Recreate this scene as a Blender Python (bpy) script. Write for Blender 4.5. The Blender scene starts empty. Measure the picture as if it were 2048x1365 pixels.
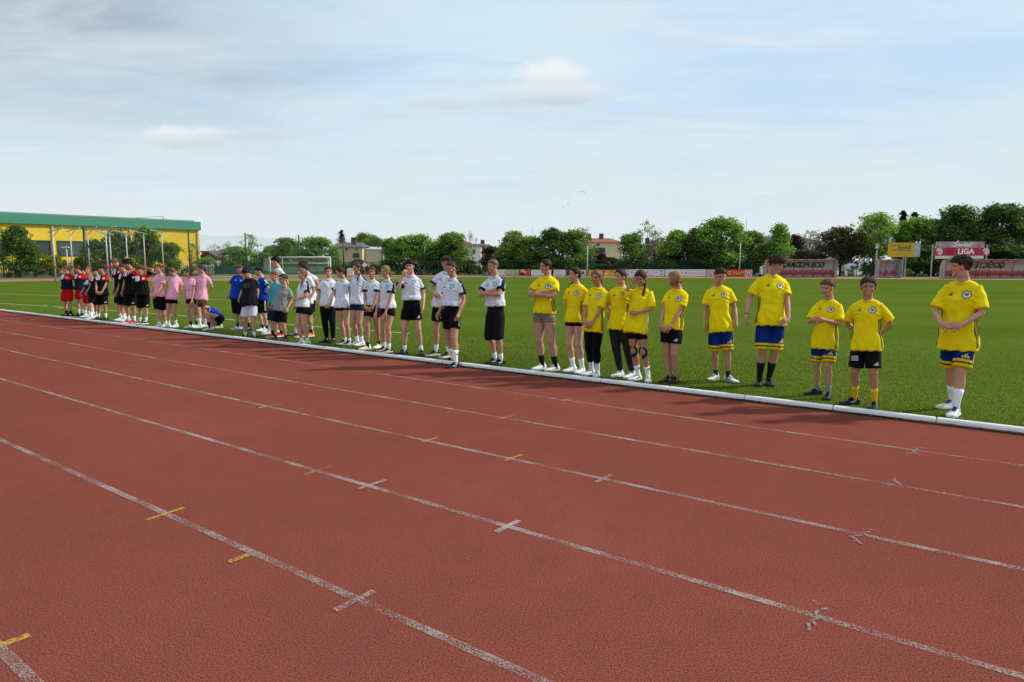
import bpy, bmesh, math, random
import numpy as np
from mathutils import Vector, Matrix
from mathutils.bvhtree import BVHTree
SC = bpy.context.scene; COL = SC.collection
R = math.radians
# ------------------------------------------------------------------ camera
FPX = 1365.0; PITCH = math.atan(155 / FPX); CH = 1.70
cam = bpy.data.cameras.new('camera'); cam.sensor_width = 36; cam.lens = 36 * FPX / 2048
cam.clip_start = 0.1; cam.clip_end = 4000
co = bpy.data.objects.new('camera', cam); COL.objects.link(co)
co.location = (0, 0, CH); co.rotation_euler = (R(90) - PITCH, 0, 0); SC.camera = co
# ------------------------------------------------------------------ light
SUN_AZ, SUN_EL = 77, 36          # compass degrees clockwise from +Y
sd = bpy.data.lights.new('sun', 'SUN'); sd.energy = 4.1; sd.angle = R(2.6); sd.color = (1, .93, .82)
so = bpy.data.objects.new('sun', sd); COL.objects.link(so)
sv = Vector((math.sin(R(SUN_AZ)) * math.cos(R(SUN_EL)), math.cos(R(SUN_AZ)) * math.cos(R(SUN_EL)), math.sin(R(SUN_EL))))
so.rotation_euler = sv.to_track_quat('Z', 'Y').to_euler(); so.location = (0, 0, 50)
SC.view_settings.view_transform = 'Standard'; SC.view_settings.look = 'None'
SC.view_settings.exposure = 0; SC.view_settings.gamma = 1
wd = bpy.data.worlds.new('World'); SC.world = wd; wd.use_nodes = True
nt = wd.node_tree; N = nt.nodes; LK = nt.links; N.clear()
def nd(t, **k):
    n = N.new(t)
    for a, b in k.items(): setattr(n, a, b)
    return n
def lk(a, b): LK.new(a, b)
def mth(op, a, b=None, c=None, clamp=False):
    n = N.new('ShaderNodeMath'); n.operation = op; n.use_clamp = clamp
    for i, v in enumerate((a, b, c)):
        if v is None: continue
        if isinstance(v, (int, float)): n.inputs[i].default_value = v
        else: LK.new(v, n.inputs[i])
    return n.outputs[0]
def mixc(f, a, b):
    n = N.new('ShaderNodeMix'); n.data_type = 'RGBA'
    for i, v in ((0, f), (6, a), (7, b)):
        if isinstance(v, (int, float)): n.inputs[i].default_value = v
        elif isinstance(v, tuple): n.inputs[i].default_value = (*v, 1)
        else: LK.new(v, n.inputs[i])
    return n.outputs[2]
def rampv(v, a, b):
    n = N.new('ShaderNodeMapRange'); n.interpolation_type = 'SMOOTHSTEP'
    LK.new(v, n.inputs[0]); n.inputs[1].default_value = a; n.inputs[2].default_value = b
    return n.outputs[0]
sky = nd('ShaderNodeTexSky', sky_type='NISHITA', sun_disc=False, sun_elevation=R(SUN_EL), sun_rotation=R(SUN_AZ), air_density=1.0, dust_density=1.5, ozone_density=1.2)
tc = nd('ShaderNodeTexCoord'); sp = nd('ShaderNodeSeparateXYZ'); lk(tc.outputs['Generated'], sp.inputs[0])
X_, Y_, Z_ = sp.outputs
zc = mth('MAXIMUM', Z_, 0.0); den = mth('ADD', zc, 0.10)
cb = nd('ShaderNodeCombineXYZ'); lk(mth('DIVIDE', X_, den), cb.inputs[0]); lk(mth('DIVIDE', Y_, den), cb.inputs[1])
def noise(vec, scale, det, rough=.55, dist=0.0, off=(0, 0, 0), stretch=(1, 1, 1), rot=0):
    m = nd('ShaderNodeMapping'); lk(vec, m.inputs[0]); m.inputs['Location'].default_value = off
    m.inputs['Scale'].default_value = stretch; m.inputs['Rotation'].default_value = (0, 0, rot)
    n = nd('ShaderNodeTexNoise'); lk(m.outputs[0], n.inputs['Vector']); n.inputs['Scale'].default_value = scale
    n.inputs['Detail'].default_value = det; n.inputs['Roughness'].default_value = rough; n.inputs['Distortion'].default_value = dist
    return n.outputs[0]
P2 = cb.outputs[0]
def V(c, k=10.0): return tuple(x * k for x in c)
thin = noise(P2, .55, 7, .6, .4, (3, 1, 0), (1.0, 1.7, 1), .35)
hz = rampv(zc, 0.0, .30)
veil = mixc(hz, V((.62, .695, .715)), V((.535, .67, .765)))       # thin bright overcast veil
blue = mixc(.97, sky.outputs[0], V((.43, .595, .785)))
f1 = mth('MULTIPLY', rampv(thin, .44, .66), mth('MULTIPLY', hz, .85))
c1 = mixc(f1, veil, blue)
wsp = noise(P2, .9, 8, .62, 1.2, (5, 2, 0), (.6, 2.2, 1), .5)
c1 = mixc(mth('MULTIPLY', rampv(wsp, .50, .78), .75), c1, V((.655, .70, .725)))
c1 = mixc(mth('MULTIPLY', rampv(wsp, .46, .28), mth('MULTIPLY', hz, .35)), c1, V((.42, .53, .65)))
# heavy grey cloud bank high on the left
gx = mth('ADD', X_, mth('MULTIPLY', noise(P2, .8, 6, .6, .3, (7, 3, 0)), .5))
grey = mth('MULTIPLY', rampv(gx, .16, -.32), rampv(zc, .10, .30))
bank = noise(P2, 1.1, 8, .62, .6, (1, 8, 0), (1, 1.5, 1), .3)
gcol = mixc(rampv(bank, .34, .70), V((.285, .345, .42)), V((.50, .565, .615)))
c2 = mixc(mth('MULTIPLY', grey, .92), c1, gcol)
# small cumulus heaps: soft ellipses in direction space, ragged by noise
rag = noise(tc.outputs['Generated'], 9, 6, .6, .2)
def puff(cx, cz, rx, rz, base, col, inp, k=1.0, soft=.55):
    # cx = X/Y, cz = Z/Y of the direction
    ty = mth('MAXIMUM', Y_, .05)
    u = mth('DIVIDE', mth('SUBTRACT', mth('DIVIDE', X_, ty), cx), rx)
    w = mth('DIVIDE', mth('SUBTRACT', mth('DIVIDE', Z_, ty), cz), rz)
    d = mth('ADD', mth('MULTIPLY', u, u), mth('MULTIPLY', w, w))
    d = mth('SUBTRACT', d, mth('MULTIPLY', mth('SUBTRACT', rag, .5), 3.4))
    f = mth('MULTIPLY', rampv(d, 1.0, 1.0 - soft - .35), k)
    shade = mixc(rampv(w, -.9, .5), base, col)
    return mixc(f, inp, shade)
W_ = V((.70, .735, .745)); G_ = V((.50, .555, .60))
c3 = puff(-.46, .18, .08, .020, G_, W_, c2, .9)
c3 = puff(-.37, .183, .10, .014, G_, V((.57, .63, .67)), c3, .6, .9)
c3 = puff(.055, .260, .064, .032, G_, V((.73, .76, .775)), c3, .95)
c3 = puff(-.05, .228, .11, .012, V((.46, .54, .60)), V((.58, .65, .69)), c3, .7, .8)
c3 = puff(.05, .240, .15, .020, V((.47, .545, .605)), V((.64, .70, .735)), c3, .85, .7)
c3 = puff(.53, .14, .03, .012, G_, V((.66, .70, .715)), c3, .6, .9)
c3 = puff(.36, .097, .03, .007, G_, V((.65, .69, .71)), c3, .6, .9)
c3 = puff(-.52, .30, .12, .016, G_, V((.55, .60, .64)), c3, .7, .9)
bg = nd('ShaderNodeBackground'); bg.inputs[1].default_value = 0.12; lk(c3, bg.inputs[0])
ow = nd('ShaderNodeOutputWorld'); lk(bg.outputs[0], ow.inputs[0])
# ------------------------------------------------------------------ helpers
def G(x, y, z=0.0):
    a = (x - 1024) / FPX; b = -(y - 682.5) / FPX
    d = (a, math.cos(PITCH) + b * math.sin(PITCH), b * math.cos(PITCH) - math.sin(PITCH))
    t = (z - CH) / d[2]
    return Vector((d[0] * t, d[1] * t, z))
def at(x, y, Y):
    a = (x - 1024) / FPX; b = -(y - 682.5) / FPX
    d = Vector((a, math.cos(PITCH) + b * math.sin(PITCH), b * math.cos(PITCH) - math.sin(PITCH)))
    return Vector((0, 0, CH)) + d * (Y / d.y)
def lin(h):
    h = h.lstrip('#'); o = []
    for i in (0, 2, 4):
        c = int(h[i:i + 2], 16) / 255; o.append(c / 12.92 if c <= .04045 else ((c + .055) / 1.055) ** 2.4)
    return tuple(o)
def tag(o, label=None, cat=None, group=None, kind=None):
    if label: o['label'] = label
    if cat: o['category'] = cat
    if group: o['group'] = group
    if kind: o['kind'] = kind
    return o
def empty(name, loc=(0, 0, 0), rz=0.0, *t, **k):
    o = bpy.data.objects.new(name, None); COL.objects.link(o); o.location = loc; o.rotation_euler = (0, 0, rz)
    o.empty_display_size = .2
    return tag(o, *t, **k)
def mesh_np(name, v, f, mats=(), mi=None, smooth=False, col=None):
    """v (n,3) array, f list/array of equal sized faces or list of mixed"""
    me = bpy.data.meshes.new(name); v = np.asarray(v, dtype=np.float32)
    if isinstance(f, np.ndarray):
        k = f.shape[1]; nf = len(f); flat = f.astype(np.int32).ravel(); ls = np.arange(nf, dtype=np.int32) * k
    else:
        nf = len(f); ln = np.array([len(q) for q in f], dtype=np.int32)
        flat = np.fromiter((i for q in f for i in q), dtype=np.int32); ls = np.concatenate(([0], np.cumsum(ln)[:-1])).astype(np.int32)
    me.vertices.add(len(v)); me.vertices.foreach_set('co', v.ravel())
    me.loops.add(len(flat)); me.loops.foreach_set('vertex_index', flat)
    me.polygons.add(nf); me.polygons.foreach_set('loop_start', ls)
    if mi is not None: me.polygons.foreach_set('material_index', np.asarray(mi, dtype=np.int32))
    me.update(calc_edges=True); me.validate()
    me.polygons.foreach_set('use_smooth', np.full(len(me.polygons), bool(smooth)))
    for m in mats: me.materials.append(m)
    if col is not None:
        c = np.ones((len(v), 4), dtype=np.float32); c[:, :3] = col
        a = me.color_attributes.new('Col', 'FLOAT_COLOR', 'POINT'); a.data.foreach_set('color', c.ravel())
    return me
def link(name, me, parent=None, *t, **k):
    o = bpy.data.objects.new(name, me); COL.objects.link(o)
    if parent is not None: o.parent = parent
    return tag(o, *t, **k)
class MB:
    def __init__(s): s.v = []; s.f = []; s.m = []; s.c = []; s.sm = False
    def add(s, vs, fs, mi=0, c=None):
        b = len(s.v); s.v += [tuple(p) for p in vs]; s.f += [tuple(i + b for i in f) for f in fs]; s.m += [mi] * len(fs)
        s.c += [c if c else (1, 1, 1)] * len(vs); return s
    def box(s, c, d, rz=0.0, mi=0, rx=0.0):
        M = Matrix.Rotation(rz, 3, 'Z') @ Matrix.Rotation(rx, 3, 'X'); h = [x / 2 for x in d]
        vs = [Vector(c) + M @ Vector((i * h[0], j * h[1], k * h[2])) for i in (-1, 1) for j in (-1, 1) for k in (-1, 1)]
        return s.add(vs, [(0, 1, 3, 2), (4, 6, 7, 5), (0, 4, 5, 1), (2, 3, 7, 6), (0, 2, 6, 4), (1, 5, 7, 3)], mi)
    def prism(s, pts, z0, z1, mi=0):
        n = len(pts)
        vs = [(p[0], p[1], z0) for p in pts] + [(p[0], p[1], z1) for p in pts]
        return s.add(vs, [tuple(range(n - 1, -1, -1)), tuple(range(n, 2 * n))] + [(i, (i + 1) % n, n + (i + 1) % n, n + i) for i in range(n)], mi)
    def tube(s, pts, rad, n=8, ref=None, mi=0, cap=True, c=None):
        pts = [Vector(p) for p in pts]; vs = []; k = len(pts)
        for i, p in enumerate(pts):
            t = (pts[min(i + 1, k - 1)] - pts[max(i - 1, 0)])
            t = t.normalized() if t.length > 1e-9 else Vector((0, 0, 1))
            rr = Vector(ref) if ref is not None else (Vector((1, 0, 0)) if abs(t.x) < .8 else Vector((0, 1, 0)))
            sd_ = rr - t * rr.dot(t); sd_ = sd_.normalized() if sd_.length > 1e-6 else t.orthogonal().normalized()
            ot = t.cross(sd_); r = rad[i] if isinstance(rad, list) else rad
            a, b = (r if isinstance(r, tuple) else (r, r))
            for j in range(n):
                th = 2 * math.pi * j / n; vs.append(p + sd_ * (a * math.cos(th)) + ot * (b * math.sin(th)))
        fs = [(i * n + j, i * n + (j + 1) % n, (i + 1) * n + (j + 1) % n, (i + 1) * n + j) for i in range(k - 1) for j in range(n)]
        if cap: fs += [tuple(range(n - 1, -1, -1)), tuple(range((k - 1) * n, k * n))]
        return s.add(vs, fs, mi, c)
    def ball(s, c, r, n=12, m=8, M=None, mi=0):
        c = Vector(c); r = r if isinstance(r, (tuple, list)) else (r, r, r); vs = []; fs = []
        def pt(x, y, z):
            q = Vector((x * r[0], y * r[1], z * r[2])); return c + (M @ q if M else q)
        vs.append(pt(0, 0, 1))
        for i in range(1, m):
            ph = math.pi * i / m
            for j in range(n):
                th = 2 * math.pi * j / n; vs.append(pt(math.sin(ph) * math.cos(th), math.sin(ph) * math.sin(th), math.cos(ph)))
        vs.append(pt(0, 0, -1))
        for j in range(n): fs.append((0, 1 + j, 1 + (j + 1) % n))
        for i in range(m - 2):
            for j in range(n):
                a = 1 + i * n + j; b = 1 + i * n + (j + 1) % n; fs.append((a, a + n, b + n, b))
        l = len(vs) - 1; q = 1 + (m - 2) * n
        for j in range(n): fs.append((l, q + (j + 1) % n, q + j))
        return s.add(vs, fs, mi)
    def build(s, name, mats, parent=None, smooth=False, *t, **k):
        if not isinstance(mats, (list, tuple)): mats = [mats]
        me = mesh_np(name, s.v, s.f, mats, s.m, smooth)
        return link(name, me, parent, *t, **k)
# ------------------------------------------------------------------ materials
def mat(name, base=(.5, .5, .5), rough=.6, metal=0.0, **k):
    m = bpy.data.materials.new(name); m.use_nodes = True
    b = m.node_tree.nodes['Principled BSDF']; b.inputs['Base Color'].default_value = (*base, 1)
    b.inputs['Roughness'].default_value = rough; b.inputs['Metallic'].default_value = metal
    b.inputs['Specular IOR Level'].default_value = k.get('spec', .35)
    return m
class NT:
    def __init__(s, m): s.m = m; s.t = m.node_tree; s.b = s.t.nodes['Principled BSDF']; s.tc = s.t.nodes.new('ShaderNodeTexCoord')
    def n(s, ty, **k):
        x = s.t.nodes.new(ty)
        for a, b in k.items(): setattr(x, a, b)
        return x
    def l(s, a, b): s.t.links.new(a, b)
    def noise(s, scale, det=3, rough=.6, co='Object', st=None, rot=None, dist=0):
        v = s.tc.outputs[co]
        if st or rot:
            mp = s.n('ShaderNodeMapping'); s.l(v, mp.inputs[0])
            if st: mp.inputs['Scale'].default_value = st
            if rot: mp.inputs['Rotation'].default_value = rot
            v = mp.outputs[0]
        x = s.n('ShaderNodeTexNoise'); s.l(v, x.inputs['Vector']); x.inputs['Scale'].default_value = scale
        x.inputs['Detail'].default_value = det; x.inputs['Roughness'].default_value = rough; x.inputs['Distortion'].default_value = dist
        return x.outputs[0]
    def ramp(s, v, stops):
        x = s.n('ShaderNodeValToRGB'); s.l(v, x.inputs[0]); e = x.color_ramp.elements
        while len(e) < len(stops): e.new(.5)
        for i, (p, c) in enumerate(stops):
            e[i].position = p; e[i].color = (*c, 1) if isinstance(c, tuple) else (c, c, c, 1)
        return x.outputs[0]
    def mix(s, f, a, b, mode='MIX'):
        x = s.n('ShaderNodeMix', data_type='RGBA', blend_type=mode)
        for i, v in ((0, f), (6, a), (7, b)):
            if isinstance(v, (int, float)): x.inputs[i].default_value = v
            elif isinstance(v, tuple): x.inputs[i].default_value = (*v, 1)
            else: s.l(v, x.inputs[i])
        return x.outputs[2]
    def math(s, op, a, b=0.0):
        x = s.n('ShaderNodeMath', operation=op)
        for i, v in enumerate((a, b)):
            if isinstance(v, (int, float)): x.inputs[i].default_value = v
            else: s.l(v, x.inputs[i])
        return x.outputs[0]
    def base(s, c): s.l(c, s.b.inputs['Base Color'])
    def bump(s, v, st=.3, d=.01):
        x = s.n('ShaderNodeBump'); s.l(v, x.inputs['Height']); x.inputs['Strength'].default_value = st; x.inputs['Distance'].default_value = d
        s.l(x.outputs[0], s.b.inputs['Normal'])
def varied(name, base, rough=.6, amt=.25, scale=4, metal=0.0, bump=.0, bscale=40, spec=.35, co='Object', st=None):
    m = mat(name, base, rough, metal, spec=spec); q = NT(m)
    n = q.noise(scale, 5, .65, co, st)
    lo = tuple(c * (1 - amt) for c in base); hi = tuple(min(1, c * (1 + amt)) for c in base)
    q.base(q.ramp(n, [(.3, lo), (.7, hi)]))
    if bump: q.bump(q.noise(bscale, 4, .6, co), bump, .01)
    return m
# ------------------------------------------------------------------ setting: track frame
TH = R(52.863); NV = Vector((math.cos(TH), math.sin(TH), 0)); DV = Vector((-math.sin(TH), math.cos(TH), 0))
def TP(D, t, z=0.0): return NV * D + DV * t + Vector((0, 0, z))
KD = 8.39
# tartan
m_track = mat('tartan', (.3, .08, .055), .95, spec=.0); q = NT(m_track)
big = q.noise(.35, 5, .6); mid = q.noise(3.5, 5, .65); fine = q.noise(110, 3, .8); fine2 = q.noise(210, 2, .8)
c = q.ramp(big, [(.26, (.222, .060, .042)), (.5, (.265, .071, .049)), (.76, (.315, .088, .062))])
c = q.mix(q.math('MULTIPLY', q.ramp(mid, [(.42, 0.), (.75, 1.)]), .35), c, (.175, .048, .037))
sm = q.noise(1.1, 4, .6, st=(1, 1, 1), dist=1.5)
c = q.mix(q.math('MULTIPLY', q.ramp(sm, [(.62, 0.), (.74, 1.)]), .35), c, (.14, .055, .045))
c = q.mix(q.ramp(fine, [(.42, 1.), (.56, 0.)]), c, (.105, .031, .025))
c = q.mix(q.math('MULTIPLY', q.ramp(fine2, [(.60, 0.), (.72, 1.)]), .55), c, (.44, .21, .17))
q.base(c); q.bump(fine, .16, .002)
def paint(name, col, wear=.5, scale=55):
    m = mat(name, col, .9, spec=.0); q = NT(m)
    a = q.noise(scale, 4, .8); b = q.noise(2.2, 5, .65)
    f = q.math('ADD', a, q.math('MULTIPLY', q.math('SUBTRACT', b, .5), .6))
    f = q.ramp(f, [(wear - .09, 1.), (wear + .09, 0.)])
    q.base(q.mix(q.math('MULTIPLY', q.noise(14, 4, .7), .5), col, tuple(x * .6 for x in col))); inv = q.math('SUBTRACT', 1.0, f); q.l(inv, q.b.inputs['Alpha']); q.bump(a, .2, .002)
    return m
m_line = paint('worn white paint', (.40, .315, .29), .525, 110)
m_tick = paint('worn tick paint', (.46, .36, .335), .50, 110)
m_faint = paint('faded white paint', (.42, .31, .285), .535, 80)
m_ylw = paint('worn yellow paint', (.58, .32, .07), .505, 70)
m_blu = paint('faded blue grey paint', (.33, .29, .33), .49, 60)
# grass field
m_grass = mat('pitch grass', (.07, .15, .02), 1.0, spec=.0); q = NT(m_grass)
n1 = q.noise(.09, 6, .65); n2 = q.noise(1.3, 6, .7); n3 = q.noise(38, 4, .75)
wv = q.n('ShaderNodeTexWave', wave_type='BANDS', bands_direction='Y', wave_profile='SIN'); q.l(q.tc.outputs['Object'], wv.inputs['Vector'])
wv.inputs['Scale'].default_value = .055; wv.inputs['Distortion'].default_value = 1.2; wv.inputs['Detail'].default_value = 3
c = q.ramp(n1, [(.3, (.062, .104, .012)), (.7, (.094, .136, .017))])
c = q.mix(q.math('MULTIPLY', wv.outputs[1], .40), c, (.100, .160, .018))
c = q.mix(q.math('MULTIPLY', q.ramp(n2, [(.45, 0.), (.8, 1.)]), .55), c, (.125, .140, .030))
c = q.mix(q.math('MULTIPLY', q.ramp(n3, [(.3, 1.), (.55, 0.)]), .25), c, (.035, .085, .008))
sxy = q.n('ShaderNodeSeparateXYZ'); q.l(q.tc.outputs['Object'], sxy.inputs[0])
q.base(c); q.bump(n3, .35, .02)
m_ground = varied('rough ground', (.105, .135, .045), .95, .4, .5, bump=.4, bscale=6)
def sheet(name, pts, m, z=0.0, *t, **k):
    v = [(p[0], p[1], z) for p in pts]
    return link(name, mesh_np(name, v, [tuple(range(len(v)))], [m]), None, *t, **k)
g = sheet('ground', [(-1500, -1200), (1500, -1200), (1500, 1800), (-1500, 1800)], m_ground, -.03, 'flat ground running to the horizon around the sports ground', 'ground', kind='structure')
far_px = [(-500, 573), (-200, 568.5), (0, 564), (120, 561.5), (250, 558), (420, 555.5), (560, 554), (700, 552.5), (990, 554.3), (1250, 555.8), (1500, 557), (1800, 558.5), (2048, 560.5), (2500, 566)]
far_w = [G(*p) for p in far_px]
sheet('playing_field', [TP(KD + .03, 46), TP(KD + .03, -14)] + [(70, 8), (95, 40)] + far_w[::-1], m_grass, -.008, 'mown green football pitch behind the kerb', 'grass pitch', kind='structure')
v = [TP(KD + .05, 46), TP(KD + .05, -14), TP(-9, -14), TP(-9, 46)]
sheet('running_track', v, m_track, 0.0, 'red tartan running track in the foreground', 'running track', kind='structure')
# far part of the running track beyond the pitch
m_trk2 = varied('far tartan', (.33, .13, .095), .9, .18, .3)
out_px = [(-500, 566.5), (-200, 562.5), (0, 559.5), (120, 557), (250, 554.6), (420, 552.6), (560, 551.6), (700, 550.3), (990, 552.0), (1250, 553.2), (1500, 554.2), (1800, 555.3), (2048, 556.8), (2500, 561)]
out_w = [G(*p) for p in out_px]
sheet('far_running_track', far_w + out_w[::-1], m_trk2, -.004, 'narrow strip of red running track beyond the pitch', 'running track', kind='structure')
m_worn = varied('worn turf', (.175, .165, .06), .95, .3, .4)
sheet('worn_grass', [G(380, 561.5), G(560, 562.5), G(700, 560.0), G(900, 556.6), G(700, 554.2), G(560, 555.6), G(420, 556.8), G(250, 559.5), G(120, 563)], m_worn, -.0045, 'dry worn strip of turf at the far edge of the pitch', 'worn grass', kind='structure')
# pitch chalk lines
m_chalk = varied('chalk line', (.34, .42, .22), .9, .25, 3)
def strip(pts, w, z, mi=None, name='lane_line', m=None, *t, **k):
    vs = []; fs = []
    for i, p in enumerate(pts):
        a = pts[max(0, i - 1)]; b = pts[min(len(pts) - 1, i + 1)]; d = (b - a).normalized(); s = Vector((-d.y, d.x, 0)) * (w / 2)
        vs += [(p.x + s.x, p.y + s.y, z), (p.x - s.x, p.y - s.y, z)]
    for i in range(len(pts) - 1): fs.append((2 * i, 2 * i + 1, 2 * i + 3, 2 * i + 2))
    return link(name, mesh_np(name, vs, fs, [m]), None, *t, **k)
strip([G(*p) for p in [(-200, 588), (0, 607), (100, 613), (220, 621.5), (320, 628), (448, 638.5), (560, 648), (625, 653), (700, 658), (820, 667)]], .10, -.003, name='pitch_line', m=m_chalk, kind='structure', label='faint chalk line crossing the pitch behind the left groups')
strip([G(*p) for p in [(88, 611.5), (104, 613.5), (130, 616)]], .06, -.003, name='pitch_line', m=m_chalk, kind='structure', label='short broken chalk line on the pitch at far left')
strip([G(*p) for p in [(-100, 583), (60, 590), (300, 598), (460, 600)]], .10, -.003, name='pitch_line', m=m_chalk, kind='structure', label='distant chalk line on the left of the pitch')
strip([G(*p) for p in [(1010, 570), (1170, 571.5), (1500, 571), (1900, 568.5)]], .10, -.003, name='pitch_line', m=m_chalk, kind='structure', label='distant chalk line on the right of the pitch')
# lane lines on the track
LD = [.905, 2.16, 3.39, 4.632, 5.855, 7.09, -.32, -1.55]
for i, D in enumerate(LD):
    mm = m_line if D < 5 else m_faint
    strip([TP(D, t) for t in range(-13, 46)], .05, .003, name='lane_line', m=mm, kind='structure', label='worn white lane line number %d from the kerb' % (8 - i if i < 6 else i + 3))
def cross(px, py, L, w, m, name, label, ang=0.0, z=.0055):
    g = G(px, py); d = NV.copy(); d.rotate(Matrix.Rotation(R(ang), 3, 'Z'))
    strip([g - d * L / 2, g + d * L / 2], w, z, name=name, m=m, kind='structure', label=label)
for a in [(710, 1203, .25, .042, m_tick, 'white cross tick on the nearest full lane line'), (1015, 1054, .25, .042, m_tick, 'white cross tick on the second lane line'),
          (1208, 958, .24, .04, m_faint, 'faded white cross tick on the third lane line'), (275, 721, .34, .05, m_faint, 'faded cross tick far along the track'),
          (130, 726, .30, .05, m_faint, 'faded tick on the left stretch of lane line'), (745, 970, .28, .04, m_faint, 'small faded tick between the yellow ones')]:
    cross(a[0], a[1], a[2], a[3], a[4], 'lane_mark', a[5])
for a in [(332, 1029, .27, .035, 6), (636, 942, .27, .035, 4), (860, 880.5, .22, .045, 0), (1027, 916.5, .24, .045, 0), (1015, 834.5, .26, .05, 0), (1133, 801, .22, .05, 0), (540, 813, .3, .04, 0)]:
    cross(a[0], a[1], a[2], a[3], m_ylw, 'yellow_mark', 'worn yellow tick across a lane line near x %d' % a[0] if 0 else 'worn yellow paint tick across a lane line', a[4])
for a in [(478, 1118, .13, .045), (24, 1285, .14, .05)]: cross(a[0], a[1], a[2], a[3], m_ylw, 'yellow_mark', 'short worn yellow paint tick beside a lane line')
def ringm(px, py, r):
    g = G(px, py); rr = random.Random(px)
    for s in (-1, 1):
        for k in range(3):
            c0 = g + NV * s * (.03 + .05 * k) + DV * rr.uniform(-.03, .03); d = (NV * rr.uniform(.2, 1) + DV * rr.uniform(-1, 1)).normalized() * rr.uniform(.02, .045)
            strip([c0 - d, c0 + NV * .006, c0 + d], .016, .0065 + .0005 * k, name='paint_smudge', m=m_blu, kind='structure', label='faded blue grey paint smudge on a lane line')
for p in [(1628, 1232), (1722, 1073), (1789, 970), (1830, 903)]: ringm(*p, 1)
# near grass blades (uncountable)
def grass_strip():
    rg = np.random.default_rng(4); n = 400000
    D = KD + .05 + np.minimum(rg.random(n) ** 2.2 * 16.0, 60)
    t = -5 + rg.random(n) * 40
    nv = np.array(NV[:2]); dv = np.array(DV[:2])
    xy = D[:, None] * nv + t[:, None] * dv
    far = np.hypot(xy[:, 0], xy[:, 1]); ok = (np.abs(xy[:, 0]) < .82 * xy[:, 1] + .6) & (far < 34); xy = xy[ok]; far = far[ok]; n = len(xy)
    patch = .5 + .5 * np.sin(xy[:, 0] * 1.7 + np.sin(xy[:, 1] * 2.3) * 1.4) * np.sin(xy[:, 1] * 1.3 + xy[:, 0] * .6)
    fade = np.clip(1.25 - (np.hypot(xy[:, 0], xy[:, 1]) - 9) / 14, .25, 1)
    h = (.009 + .008 * rg.random(n)) * (.85 + .3 * patch) * fade
    ok2 = rg.random(n) < fade ** 1.5
    xy = xy[ok2]; h = h[ok2]; far = far[ok2]; n = len(xy)
    w = .0024 + .0005 * far; an = rg.random(n) * 2 * math.pi; ln = rg.random(n) * .8 * h; la = rg.random(n) * 2 * math.pi
    v = np.zeros((n, 3, 3)); c = np.cos(an) * w; s = np.sin(an) * w
    v[:, 0, 0] = xy[:, 0] - c; v[:, 0, 1] = xy[:, 1] - s; v[:, 1, 0] = xy[:, 0] + c; v[:, 1, 1] = xy[:, 1] + s
    v[:, 0, 2] = v[:, 1, 2] = -.01
    v[:, 2, 0] = xy[:, 0] + np.cos(la) * ln; v[:, 2, 1] = xy[:, 1] + np.sin(la) * ln; v[:, 2, 2] = h - .005
    f = np.arange(n * 3, dtype=np.int32).reshape(n, 3)
    k = rg.random(n)[:, None]; k2 = (rg.random(n) < .06)[:, None]
    base = np.array([.084, .130, .014]) * (1 - k) + np.array([.110, .160, .019]) * k
    base = np.where(k2, np.array([.20, .19, .07]), base) * (.80 + .32 * np.clip(patch, 0, 1))[ok2][:, None]
    col = np.repeat(base, 3, axis=0)
    m = mat('grass blade', (.08, .16, .02), .7, spec=.25); q = NT(m); a = q.n('ShaderNodeAttribute', attribute_name='Col'); q.base(a.outputs[0])
    tr = q.n('ShaderNodeBsdfTranslucent'); q.l(a.outputs[0], tr.inputs[0]); mx = q.n('ShaderNodeMixShader'); mx.inputs[0].default_value = .5; q.l(q.b.outputs[0], mx.inputs[1]); q.l(tr.outputs[0], mx.inputs[2]); q.l(mx.outputs[0], [x for x in q.t.nodes if x.type == 'OUTPUT_MATERIAL'][0].inputs[0])
    link('grass', mesh_np('grass', v.reshape(-1, 3), f, [m], col=col), None, 'short green grass growing behind the white kerb', 'grass', kind='stuff')
grass_strip()
# kerb segments, 1 m long white rail pieces
m_kerb = mat('white kerb plastic', (.80, .80, .79), .5); q = NT(m_kerb)
q.base(q.mix(q.ramp(q.noise(9, 6, .7, st=(1, 1, 3)), [(.45, 1.), (.75, 0.)]), (.70, .68, .65), (.88, .88, .87)))
m_kdark = mat('kerb foot', (.10, .09, .08), .9)
prof = [(-.004, .026), (.062, .026), (.062, .050), (.056, .066), (.042, .074), (.016, .074), (.002, .066), (-.004, .050)]
def kerb_seg(t0, first=None):
    if first is None:
        L = 1.004; vs = []; fs = []; n = len(prof)
        for j, (tt, k) in enumerate([(0, .86), (.012, 1), (L - .012, 1), (L, .86)]):
            for (d, z) in prof:
                dd = .029 + (d - .029) * k; zz = .047 + (z - .047) * k
                p = NV * dd + DV * tt; vs.append((p.x, p.y, zz))
        for j in range(3):
            for i in range(n): fs.append((j * n + i, j * n + (i + 1) % n, (j + 1) * n + (i + 1) % n, (j + 1) * n + i))
        fs += [tuple(range(n - 1, -1, -1)), tuple(range(3 * n, 4 * n))]
        rail = mesh_np('kerb_rail', vs, fs, [m_kerb])
        b = MB()
        for k in range(4):
            p = NV * .028 + DV * (.12 + .25 * k); b.box((p.x, p.y, .0155), (.05, .03, .027), TH + R(0), 0)
        foot = mesh_np('kerb_feet', b.v, b.f, [m_kdark]); first = (rail, foot)
    rail, foot = first
    o = link('kerb_segment', rail); p = TP(KD, t0); o.location = p
    tag(o, 'white rounded kerb rail section along the track edge', 'kerb', 'white kerb rail sections')
    f = link('foot', foot, o)
    return first
kf = None
for k in range(-6, 44): kf = kerb_seg(-.31 + 1.018 * k, kf) if kf is None else kerb_seg(-.31 + 1.018 * k, kf)
m_gap = varied('painted shade', (.03, .025, .02), .95, .3, 8)
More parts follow.
